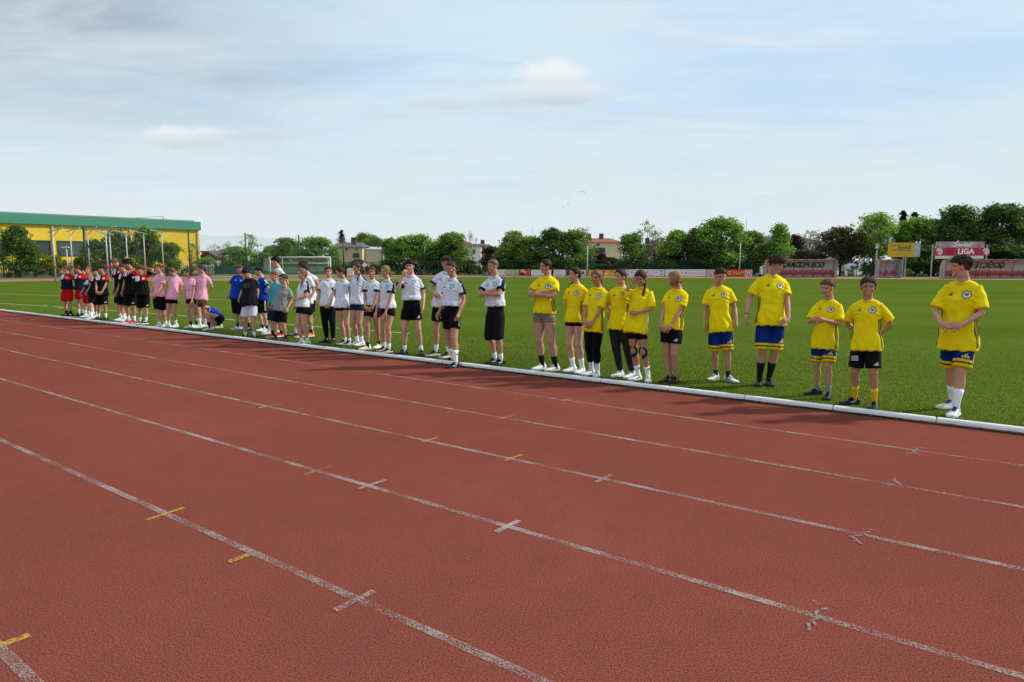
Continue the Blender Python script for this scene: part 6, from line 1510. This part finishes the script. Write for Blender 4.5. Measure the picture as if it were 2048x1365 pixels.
    if 'shortslogo' in deco or 'hemlogo' in deco or 'bars' in deco or 'shortsside' in deco:
        Hp, K, A = legj[1][:3]; d = (K - Hp).normalized(); x = L - d * L.dot(d); x.normalize(); fw = x.cross(d); fw = fw if fw.dot(F) > 0 else -fw; dirv = (fw + x * .35).normalized(); x2 = dirv.cross(d); x2 = x2 if x2.dot(L) > 0 else -x2
        yl = cmat(lin('e8c400'), .8)
        if 'hemlogo' in deco: decal(sb, Hp.lerp(K, hm - .30) + x * .010 * k, x2, -d, -dirv, three_bars(.040 * k, 0), [yl], 'logo', so)
        if 'shortslogo' in deco: decal(sb, Hp.lerp(K, hm - .12) + x * .012 * k, x2, -d, -dirv, three_bars(.030 * k, 0), [wht], 'logo', so)
        if 'bars' in deco:
            Hp, K, A = legj[-1][:3]; c_ = Hp.lerp(K, hm - .30); pol = []
            for j in range(3): pol += rectp(-.034 * k, .018 * k, (-.02 + .014 * j) * k, (-.0135 + .014 * j) * k, 0, 4, 1)
            decal(sb, c_, x, -d, -fw, pol, [wht], 'white_bars', so)
        if 'shortsside' in deco:
            pol = []
            for j in range(2): pol += rectp((-.012 + .012 * j) * k, (-.006 + .012 * j) * k, -.30 * hm * k * .8, .02 * k, 0, 1, 8)
            Hp, K, A = legj[1][:3]; decal(sb, Hp, fw, -d, -x, pol, [yl if 'hemlogo' in deco else wht], 'side_stripes', so)
    if 'kneetape' in deco:
        for s in (1, -1):
            Hp, K, A = legj[s][:3]; b_ = MB(); cen = K + F * (.030 * k); pts = [cen + L * (.026 * k * math.cos(a)) + Vector((0, 0, 1)) * (.040 * k * math.sin(a)) - F * (.018 * k * abs(math.cos(a)) ** 2) for a in [R(-100 + 25 * i) for i in range(13)]]
            b_.tube(pts, [(.016 * k * (1 + .3 * (i % 2)), .010 * k) for i in range(13)], 6, ref=L); ch('knee_tape', np.array(b_.v), b_.f, [blk])
    if 'wrist' in deco:
        Sh, E, Wt = joints[-1]; b_ = MB().tube([E.lerp(Wt, .93), E.lerp(Wt, .97)], .0165 * k, 10); ch('wristband', np.array(b_.v), b_.f, [cmat((.10, .02, .02), .7)])
GA, GP, GB, GW, GY = 'pupils in red, navy and black kits at far left', 'pupils in pink shirts', 'pupils in blue and plain shirts', 'pupils in white shirts with navy trim', 'pupils in yellow shirts'
PE = []
def pp(*a, **k): PE.append((a, k))
# --- red / navy / black group, far left
pp('person in navy shirt and red shorts, hands on hips, leftmost of the whole line', (130, 531.5), [(143, 632), (134.5, 631.5)], 'navy', hip=134, yaw=62, hy=10, arms=('hipsb', 'hipsb'), hair='bun', hc='4a3020', fem=True, legc='c01018', shorts_l=.80, baggy=1.12, wid=1.12, shoe='151517', stripe='e8e8e8', socks='18181a', sockh=.05, hem=-.01, group=GA)
pp('person in navy shirt and red shorts looking down, second from the far left', (152, 531), [(169, 632), (159.5, 631.5)], 'navy', hip=160, yaw=58, hy=12, hp=14, arms=('down', 'hipsb'), hair='tied', hc='3a2418', fem=True, legc='c01018', shorts_l=.70, baggy=1.08, shoe='151517', socks='f0f0f0', sockh=.075, hem=-.01, group=GA)
pp('person with hand over mouth, behind the small one with glasses, navy shirt', (175.5, 534.5), [(187, 630.5), (181, 630)], 'navy', hip=177, yaw=48, hy=-4, arms=('down', 'chin'), hair='tied', hc='6c5440', fem=True, legc='c01018', shorts_l=.7, shoe='ececec', socks='f0f0f0', skin=2, hem=-.01, group=GA)
pp('small person with glasses in navy shirt, before the one covering her mouth', (178.5, 545.5), [(180, 635), (172, 634.5)], 'navy', hip=175, yaw=48, hy=-6, hp=6, arms=('down', 'down'), hair='tied', hc='7c6248', fem=True, legc='c01018', shorts_l=.75, shoe='e4e2dc', socks='f0f0f0', skin=2, glasses=True, hem=-.01, group=GA)
pp('dark haired person in black shorts leaning behind the one with hands clasped low', (189, 536.5), [(193, 635), (184.5, 638.5)], 'black', hip=187, yaw=50, hy=0, hp=14, arms=('down', 'down'), hair='side', hc='241812', legc='121214', shorts_l=.85, shoe='e8e8e8', shoe2='202020', socks='f0f0f0', sockh=.07, group=GA)
pp('person in black shirt, hands clasped low, right end of the six far left pupils', (200.5, 532), [(213, 640), (199, 639)], 'black', hip=203, yaw=44, hy=12, hp=10, arms=('clasp', 'clasp'), hair='short', hc='140f0d', skin=3, legc='101012', shorts_l=.86, baggy=1.1, shoe='141416', socks='f0f0f0', sockh=.065, deco=('shortslogo',), group=GA)
pp('tall person in black shirt bowing his brown haired head', (226, 518.5), [(252, 642), (243, 641)], 'black', hip=242, yaw=62, hy=16, hp=28, arms=('down', 'down'), hair='side', hc='6a4a30', skin=2, legc='101012', shorts_l=.82, baggy=1.05, lf=.05, shoe='eeeeee', socks='f0f0f0', sockh=.07, deco=('shortslogo',), group=GA)
pp('person in black shirt half hidden between tall bowing and curly haired ones', (242, 528), [(258, 643.5), (249, 643)], 'black', hip=248, yaw=55, hy=12, hp=12, arms=('down', 'down'), hair='short', hc='3a2820', legc='101012', shorts_l=.8, shoe='f0f0f0', socks='f0f0f0', sockh=.07, group=GA)
pp('person with big curly black hair in black shirt and bright pink shoes', (252, 520), [(270, 647), (257.5, 646)], 'black', hip=262, yaw=52, hy=12, hp=18, arms=('down', 'down'), hair='curly', hc='100c0b', skin=3, legc='101012', shorts_l=.82, baggy=1.08, shoe='d8284a', stripe='202020', socks='f0f0f0', sockh=.065, deco=('shortslogo',), group=GA)
pp('person with curly brown hair holding both hands behind his head, black shirt', (278.5, 531.5), [(293.5, 648.5), (281, 647.5)], 'black', hip=286, yaw=40, hy=0, hp=14, arms=('headback', 'headback'), hair='curly', hc='5a3c28', skin=1, legc='101012', shorts_l=.86, baggy=1.12, shoe='141416', shoe2='e8e8e8', sole='e8e8e8', socks='f0f0f0', sockh=.065, deco=('shortslogo',), group=GA)
# --- pink group
pp('person in pink shirt and knee length leggings, leftmost of the pink team', (317, 529), [(329, 654), (316, 655.5)], 'pink', hip=318, yaw=40, hy=12, hp=2, arms=('clasp', 'clasp'), hair='tied', hc='4a3020', fem=True, legs='tight', legc='121214', shorts_l=1.02, wid=1.06, shoe='e8e6e0', socks='e8e8e8', sockh=.04, hem=-.01, group=GP)
pp('person in pink shirt hanging her head, hands behind her, second of the pink team', (340.5, 537), [(349.5, 655), (334.5, 655)], 'pink', hip=345, yaw=34, hy=20, hp=34, arms=('behind', 'behind'), hair='tied', hc='5a3c26', fem=True, legs='tight', legc='121214', shorts_l=.50, shoe='eeeeee', socks='f0f0f0', sockh=.07, hem=-.02, deco=('shortsside',), group=GP)
pp('person in pink shirt leaning forward with hands on thighs, third of the pink team', (371, 537.5), [(391, 655), (380, 655.5)], 'pink', hip=384, yaw=56, hy=2, hp=16, lf=.10, arms=('thigh', 'thigh'), hair='tied', hc='3c281c', fem=True, legs='tight', legc='121214', shorts_l=.5, shoe='e8f0f0', stripe='40c0c8', socks='161618', sockh=.06, hem=-.0, kneepole=(.0, .2), group=GP)
pp('person in pink shirt and grey tight shorts, rightmost of the pink team', (400, 530), [(408, 654), (397, 656)], 'pink', hip=403, yaw=44, hy=26, hp=8, arms=('behind', 'behind'), hair='tied', hc='3a261c', fem=True, legs='tight', legc='6a6c70', shorts_l=.42, shoe='e6e6ea', socks='e0e0ee', sockh=.09, hem=-.03, baggy=1.05, group=GP)
pp('person in blue shirt crouching over one knee beside the pink team', (400, 604.5), [(416.5, 660.5), (438, 656)], 'blue', hip=441, yaw=68, hy=0, hp=42, hh=1.52, hz=.175, lf=.05, arms=('knee', 'knee'), hair='curly', hc='4a2c1c', skin=1, legc='121214', shorts_l=.8, shoe='d8d8da', stripe='181818', socks='18181a', sockh=.08, neckf=.1, group=GB, foot=(62, 60), hem=-.02)
# --- blue and plain shirts
pp('person in blue shirt and black shorts rubbing his face with one hand, light brown hair', (478.5, 530), [(483.5, 658.5), (473.5, 659)], 'blue', hip=475, yaw=40, hy=0, hp=10, arms=('face', 'down'), hair='side', hc='5c4430', skin=1, legc='121214', shorts_l=.82, baggy=1.1, shoe='b8a8d8', stripe='5a3aa0', socks='18181a', sockh=.05, group=GB)
pp('person in blue shirt mostly hidden behind the one in a black T-shirt', (497, 541), [(505, 660.5), (496, 659)], 'blue', hip=496, yaw=35, hy=0, hp=12, arms=('down', 'down'), hair='short', hc='3a281e', legc='121214', shorts_l=.8, shoe='3a3a3c', stripe='f0f0f0', socks='18181a', sockh=.06, group=GB)
pp('person in black printed T-shirt and white shorts, head bowed, hands behind him', (488, 539), [(506, 677.5), (488, 676.5)], 'plain', shirt='17181b', hip=500, yaw=36, hy=14, hp=36, arms=('behind', 'behind'), hair='short', hc='150f0d', skin=0, legc='d4cfe0', shorts_l=.78, baggy=1.12, wid=1.06, shoe='1c1c1e', stripe='c8a860', socks='e8e8e8', sockh=.045, deco=('print',), group=GB)
pp('person in blue shirt, hands behind back, looking left, beside the turquoise T-shirt', (515.5, 535), [(532, 664), (523, 662)], 'blue', hip=525, yaw=56, hy=14, hp=10, arms=('behind', 'behind'), hair='short', hc='1a1412', skin=2, legc='121214', shorts_l=.80, baggy=1.05, shoe='f0f0f0', socks='18181a', sockh=.045, deco=('shortsside',), group=GB)
pp('tall person in plain white T-shirt with black hair behind the ginger one', (549.5, 514.5), [(561, 664), (537, 668)], 'plain', shirt='dcdfe6', hip=556, yaw=46, hy=16, hp=4, arms=('behind', 'behind'), hair='side', hc='120e0d', skin=2, legc='121214', shorts_l=.8, shoe='c8ccd0', socks='e8e8e8', sockh=.05, group=GB)
pp('ginger haired person in a turquoise T-shirt and orange shoes', (548, 543.5), [(560.5, 673.5), (543, 675)], 'plain', shirt='3fa6b8', hip=552, yaw=40, hy=8, arms=('down', 'behind'), hair='fade', hc='743c1e', skin=0, legc='1a2740', shorts_l=.86, wid=1.1, baggy=1.05, shoe='e05020', sole='e0e0e0', socks='18181a', sockh=.05, group=GB)
pp('person with glasses in a grey T-shirt and black shorts, brown hair', (565.5, 548.5), [(569.5, 683.5), (548, 682.5)], 'plain', shirt='8c8c90', hip=562, yaw=38, hy=16, hp=0, arms=('down', 'down'), hair='short', hc='4a3626', skin=0, legc='121214', shorts_l=.86, baggy=1.12, shoe='28282a', stripe='a03030', socks='18181a', sockh=.05, glasses=True, group=GB)
pp('person in black cap and white T-shirt, hands on hips, behind the other white shirts', (605, 523), [(620, 669), (588, 670.5)], 'plain', shirt='dfe1ea', hip=618, yaw=58, hy=18, hp=6, arms=('hips', 'hips'), hair='side', hc='2a1e18', skin=1, cap=True, legc='151517', shorts_l=.85, baggy=1.15, wid=1.1, shoe='7a7a70', stripe='202020', socks='e8e8e8', sockh=.05, group=GB)
pp('brown haired person in white T-shirt and orange shoes behind the wavy haired girl', (608, 528), [(620.5, 673.5), (602, 675)], 'plain', shirt='dcdfe8', hip=613, yaw=50, hy=60, hp=4, arms=('down', 'down'), hair='side', hc='4a3222', skin=1, legc='151517', shorts_l=.85, shoe='f08a50', socks='202a48', sockh=.05, group=GB)
# --- white team
pp('person with wavy fair ponytail over her shoulder, white shirt and black shorts', (603.5, 537.5), [(612.5, 690.5), (600.5, 690)], 'white', hip=606, yaw=46, hy=2, arms=('belly', 'down'), hair='tiecurl', hc='6e4f34', skin=2, fem=True, legs='short', legc='121214', shorts_l=.42, shoe='e4e4e0', stripe='181818', socks='f0f0f0', sockh=.04, hem=-.0, baggy=1.05, group=GW, lean=0)
pp('person in white shirt and long black trousers, smiling', (657, 533.5), [(665, 685.5), (651, 685)], 'white', hip=655, yaw=12, hy=-4, hp=6, arms=('clasp', 'down'), hair='tied', hc='3a2a20', skin=2, fem=True, legs='leggings', legc='121215', shorts_l=.97, shoe='161618', shoe2='303034', socks=None, hem=-.01, wid=1.05, smile=True, group=GW)
pp('person in white shirt turned to her left neighbour, hands behind, short black shorts', (678, 535), [(696.5, 689.5), (687, 688)], 'white', hip=685, yaw=32, hy=44, hp=14, arms=('behind', 'behind'), hair='tied', hc='2e1e16', skin=0, fem=True, legs='tight', legc='121214', shorts_l=.42, shoe='161618', stripe='e8e8e8', sole='e8e8e8', socks='e8e8e8', sockh=.03, hem=-.01, baggy=1.05, group=GW)
pp('tallest girl in white shirt, dark ponytail before her shoulder, pink white shoes', (713, 526), [(720.5, 691), (711, 690.5)], 'white', hip=715, yaw=34, hy=14, arms=('behind', 'behind'), hair='tiefront', hc='3a2820', skin=1, fem=True, legs='tight', legc='182440', shorts_l=.45, shoe='eeeaee', stripe='e05080', socks='f0f0f0', sockh=.06, hem=-.01, baggy=1.03, smile=True, group=GW)
pp('person in white shirt and maroon shorts, hands clasped, cream shoes', (743, 533.5), [(755.5, 696), (732, 699)], 'white', hip=745, yaw=24, hy=-14, hp=2, arms=('clasp', 'clasp'), hair='tied', hc='4a3020', skin=3, fem=True, legs='short', legc='2c0f18', shorts_l=.42, shoe='e6dccb', sole='f0e8da', socks='202022', sockh=.035, hem=.01, smile=True, group=GW)
pp('fair haired person in white shirt leaning on her thighs, rightmost girl of the white shirts', (770, 531.5), [(774.5, 705), (766, 702)], 'white', hip=776, yaw=34, hy=20, hp=2, lf=.05, arms=('thigh', 'thigh'), hair='tied', hc='745638', skin=0, fem=True, legs='short', legc='121214', shorts_l=.40, shoe='1c1c1e', stripe='e8e8e8', sole='e0c8b8', socks='f0f0f0', sockh=.05, hem=.0, baggy=1.06, smile=True, group=GW)
pp('dark haired person in white shirt with hand at his chin and navy blue shoes', (819.5, 520.5), [(843, 709.5), (805, 709)], 'white', hip=823, yaw=18, hy=6, arms=('down', 'chin'), hair='side', hc='1a1210', skin=2, legc='101012', shorts_l=.86, baggy=1.12, shoe='1c2a50', sole='203060', socks='f0f0f0', sockh=.045, hem=-.0, deco=('shortslogo',), foot=(12, 50), group=GW)
pp('person in white shirt, arm across belly, behind the one stepping on the kerb', (891.5, 513.5), [(893.5, 714.5), (868, 711)], 'white', hip=884, yaw=30, hy=20, hp=6, arms=('down', 'belly'), hair='side', hc='3a2a20', skin=1, legc='101012', shorts_l=.66, shoe='1a1a1c', stripe='c8a840', sole='e0e0e0', socks='f0f0f0', sockh=.06, hem=-.05, baggy=1.05, foot=(30, 60), group=GW)
pp('person in white shirt with crew cut standing with one foot over the white kerb', (901.5, 524), [(907.5, 736), (900, 727)], 'white', hip=903, yaw=42, hy=14, hp=2, arms=('down', 'down'), hair='fade', hc='4a3626', skin=1, legc='101012', shorts_l=.78, baggy=1.15, shoe='1a1a1c', stripe='e8e8e8', socks='f0f0f0', sockh=.11, sockst='151515', hem=-.01, zf=(.0, .0), foot=(40, 56), deco=('shortsside',), group=GW)
pp('person in white shirt, arms crossed, long black shorts, standing alone in the middle', (985.5, 519.5), [(998.5, 729.5), (986, 727)], 'white', hip=991, yaw=36, hy=14, arms=('crossu', 'cross'), hair='fade', hc='6a5238', skin=1, legc='17181b', shorts_l=.99, baggy=1.12, shoe='161618', stripe='e8e8e8', socks='f0f0f0', sockh=.055, hem=-.0, foot=(34, 54), group=GW)
# --- yellow team
pp('person in yellow shirt and grey shorts, arms crossed, leftmost of the yellow team', (1090.5, 519), [(1106.5, 741.5), (1080.5, 738.5)], 'yellow', hip=1089, yaw=28, hy=20, hp=2, arms=('crossu', 'cross'), hair='lowpony', hc='2c1c16', skin=1, fem=True, legs='tight', legc='77746c', shorts_l=.40, shoe='f0f0f0', socks='1a1a1e', sockh=.085, hem=.03, wid=1.08, foot=(14, 58), group=GY)
pp('person in yellow shirt with long dark ponytail falling over her right shoulder, black shorts', (1149, 534.5), [(1161.5, 745.5), (1142, 742.5)], 'yellow', hip=1150, yaw=30, hy=22, arms=('behind', 'behind'), hair='tiefrontR', hc='2a1b15', skin=2, fem=True, legs='tight', legc='121214', shorts_l=.38, shoe='eeeeee', socks='f2f2f2', sockh=.085, hem=.0, foot=(20, 50), group=GY)
pp('person in yellow shirt and black three quarter leggings with blue hair tie', (1193, 540.5), [(1194, 752.5), (1179, 749.5)], 'yellow', hip=1188, yaw=22, hy=16, hp=4, arms=('clasp', 'clasp'), hair='lowpony', band='2a5a78', hc='6a4a30', skin=3, fem=True, legs='leggings', legc='101012', shorts_l=.66, shoe='e8e8e4', shoe2='c0c0c0', socks='cfdbe8', sockh=.095, hem=-.06, baggy=1.05, sl=.95, foot=(14, 56), group=GY)
pp('person in yellow shirt and charcoal leggings with dark fringe and a low bun', (1240.5, 538.5), [(1260.5, 755), (1237, 753)], 'yellow', hip=1238, yaw=20, hy=22, hp=2, arms=('behind', 'behind'), hair='bun', band='c8b0a0', hc='2a1d1a', skin=2, fem=True, legs='leggings', legc='2b2b30', shorts_l=.97, shoe='f0f0f0', socks=None, hem=-.05, wid=1.06, foot=(28, 36), deco=(), group=GY)
pp('person covering her face with one hand, yellow shirt, black tape on both knees', (1279, 542.5), [(1296, 762.5), (1272, 760)], 'yellow', hip=1273, yaw=16, hy=8, hp=22, arms=('belly', 'face'), hair='tiefront', hc='2c1a14', skin=3, fem=True, legs='tight', legc='121214', shorts_l=.36, shoe='f0f0f0', stripe='181818', socks='f2f2f2', sockh=.085, sockst='1a1a1a', hem=-.055, baggy=1.12, sl=.98, deco=('plain', 'kneetape'), foot=(-4, 40), group=GY)
pp('fair haired person in yellow shirt and black shorts, dark brown shoes', (1347, 543.5), [(1350, 765), (1336, 763)], 'yellow', hip=1343, yaw=24, hy=56, hp=12, arms=('clasp', 'clasp'), hair='long', hc='7c6042', skin=1, fem=True, legs='short', legc='121214', shorts_l=.66, baggy=1.10, shoe='2a1a16', stripe='e0d8d0', sole='3a2c24', socks=None, hem=-.03, deco=('shortslogo',), foot=(14, 50), group=GY)
pp('smiling person in yellow shirt and blue shorts, arms down, whitish high shoes', (1443, 537.5), [(1460, 763.5), (1428.5, 759.5)], 'yellow', hip=1441, yaw=-4, hy=-26, hp=14, arms=('down', 'down'), hair='fade', hc='2e221c', skin=1, legc='0d2b76', hemt=1, shorts_l=.80, baggy=1.08, shoe='d8d8d4', stripe='181818', sole='9a9a98', socks='2a2a2c', sockh=.045, hem=-.045, smile=True, foot=(-34, 30), deco=('hemlogo', 'shortsside'), group=GY)
pp('tall boy in yellow shirt leaning sideways, right arm swinging, black socks', (1558, 512.5), [(1538.5, 769.5), (1518, 770)], 'yellow', hip=1541, yaw=4, hy=-50, hp=16, arms=((.105, .12, -.005), 'downout') if 0 else (((.10, .12, .0), (.8, -.8, 0), (-.7, .4, -.4), (0, -1, -.3), 'relax'), ((.205, .05, .02), (.6, -1, 0), None, (-1, .3, 0), 'relax')), hair='fringe', hc='3a2c24', skin=1, legc='0d2b76', hemt=1, shorts_l=.88, baggy=1.08, wid=1.05, shoe='1e1e20', stripe='505054', socks='141418', sockh=.13, hem=-.03, sl=.72, smile=True, foot=(0, 10), deco=('hemlogo', 'wrist'), group=GY)
pp('small person in yellow shirt rubbing his hands together at his belly, grey socks', (1655, 559.5), [(1655.5, 797), (1629, 789)], 'yellow', hip=1650, yaw=20, hy=20, hp=4, arms=('rub', 'rub'), hair='fade', hc='54402e', skin=1, legc='0d2b76', hemt=1, shorts_l=.80, baggy=1.06, shoe='1c1c1e', shoe2='303034', socks='8a8c90', sockh=.05, hem=-.055, sl=.85, foot=(8, 66), deco=('hemlogo', 'shortsside'), group=GY)
pp('grinning person in yellow shirt, hands behind back, black shorts and yellow socks', (1737.5, 555), [(1747.5, 817), (1703, 808)], 'yellow', hip=1733, yaw=6, hy=-2, hp=2, arms=('behind', 'behind'), hair='short', hc='40332a', skin=3, legc='141416', shorts_l=.72, baggy=1.10, shoe='1c1c1e', stripe='e0e0e0', socks='e0b020', sockh=.10, hem=-.045, sl=.80, smile=True, foot=(0, 52), deco=('shortslogo', 'bars'), group=GY)
pp('person in yellow shirt at the far right, hands clasped, white socks, purple laces', (1923, 512.5), [(1909, 831), (1898, 815.5)], 'yellow', hip=1918, yaw=8, hy=66, hp=0, arms=('clasphi', 'clasphi'), hair='side', hc='3a2a1e', skin=0, legc='0d2b76', hemt=1, shorts_l=.80, baggy=1.10, wid=1.02, shoe='c8d6d0', shoe2='4a3490', sole='e0e8e0', socks='e8e8f2', sockh=.11, hem=-.045, sl=.85, foot=(20, 44), kneepole=(-.1, -.25), deco=('hemlogo', 'shortsside'), group=GY)
HF_ = [(.53, .31), (.51, .35), (.50, .36), (.50, .33), (.47, .31), (.45, .30), (.45, .31), (.45, .31), (.45, .30), (.47, .30),
       (.49, .295), (.47, .41), (.49, .41), (.44, .41), (.52, .34), (.465, .27), (.465, .27), (.47, .33), (.48, .31), (.46, .32), (.50, .28), (.45, .31), (.46, .33), (.46, .33),
       (.50, .42), (.477, None), (.475, .445), (.50, .43), (.53, .40), (.51, .43), (.575, .38), (.49, .365), (.575, .375), (.555, .268),
       (.515, .44), (.48, .445), (.42, None), (.445, None), (.44, .395), (.49, .372), (.44, .297), (.465, .298), (.41, .32), (.438, .32), (.41, .31)]
YW = [(7, 42), (3, 43), (-1, 0), (-6, -11), (10, 0), (-11, 5), (15, 30), (15, 22), (11, 26), (-14, -18), (13, 8), (4, 19), (10, 20), (16, 41), (52, 40), (-11, -11), (-6, 0), (9, 14), (52, 45), (41, 56), (26, 31), (16, 36), (43, 63), (43, 96),
      (43, 43), (-10, -20), (11, 58), (27, 32), (8, -6), (34, 40), (6, 6), (15, 40), (40, 35), (38, 53),
      (28, 63), (38, 65), (32, 42), (29, 54), (34, 35), (38, 88), (20, -13), (6, -39), (45, 65), (38, 24), (50, 114)]
FT_ = {14: (50, 50), 25: (10, 40), 27: (40, 52), 28: (20, 52), 29: (52, 34), 30: (-14, 64), 31: (42, 64), 32: (54, 62), 33: (52, 62), 34: (60, 52), 35: (36, 54), 36: (14, 58), 37: (48, 50), 38: (8, 54), 39: (36, 58), 40: (-33, 45), 41: (10, 24), 42: (32, 86), 43: (30, 84), 44: (46, 74)}
assert len(YW) == len(PE)
assert len(HF_) == len(PE), (len(HF_), len(PE))
for i_, ((a, k), (hf_, sf_)) in enumerate(zip(PE, HF_)):
    if i_ < 10: a = (a[0], a[1], [(x - 3.5, y) for x, y in a[2]], *a[3:]); k['hip'] += 1
    k['hem'] = hf_ - .515
    k['yaw'] = YW[i_][0]; k['hy'] = YW[i_][1] - YW[i_][0]
    if i_ in FT_: k['foot'] = FT_[i_]
    elif i_ < 31: k['foot'] = (34, 46)
    if sf_: k['shorts_l'] = (.50 - sf_) / .212
    person(*a, **k)
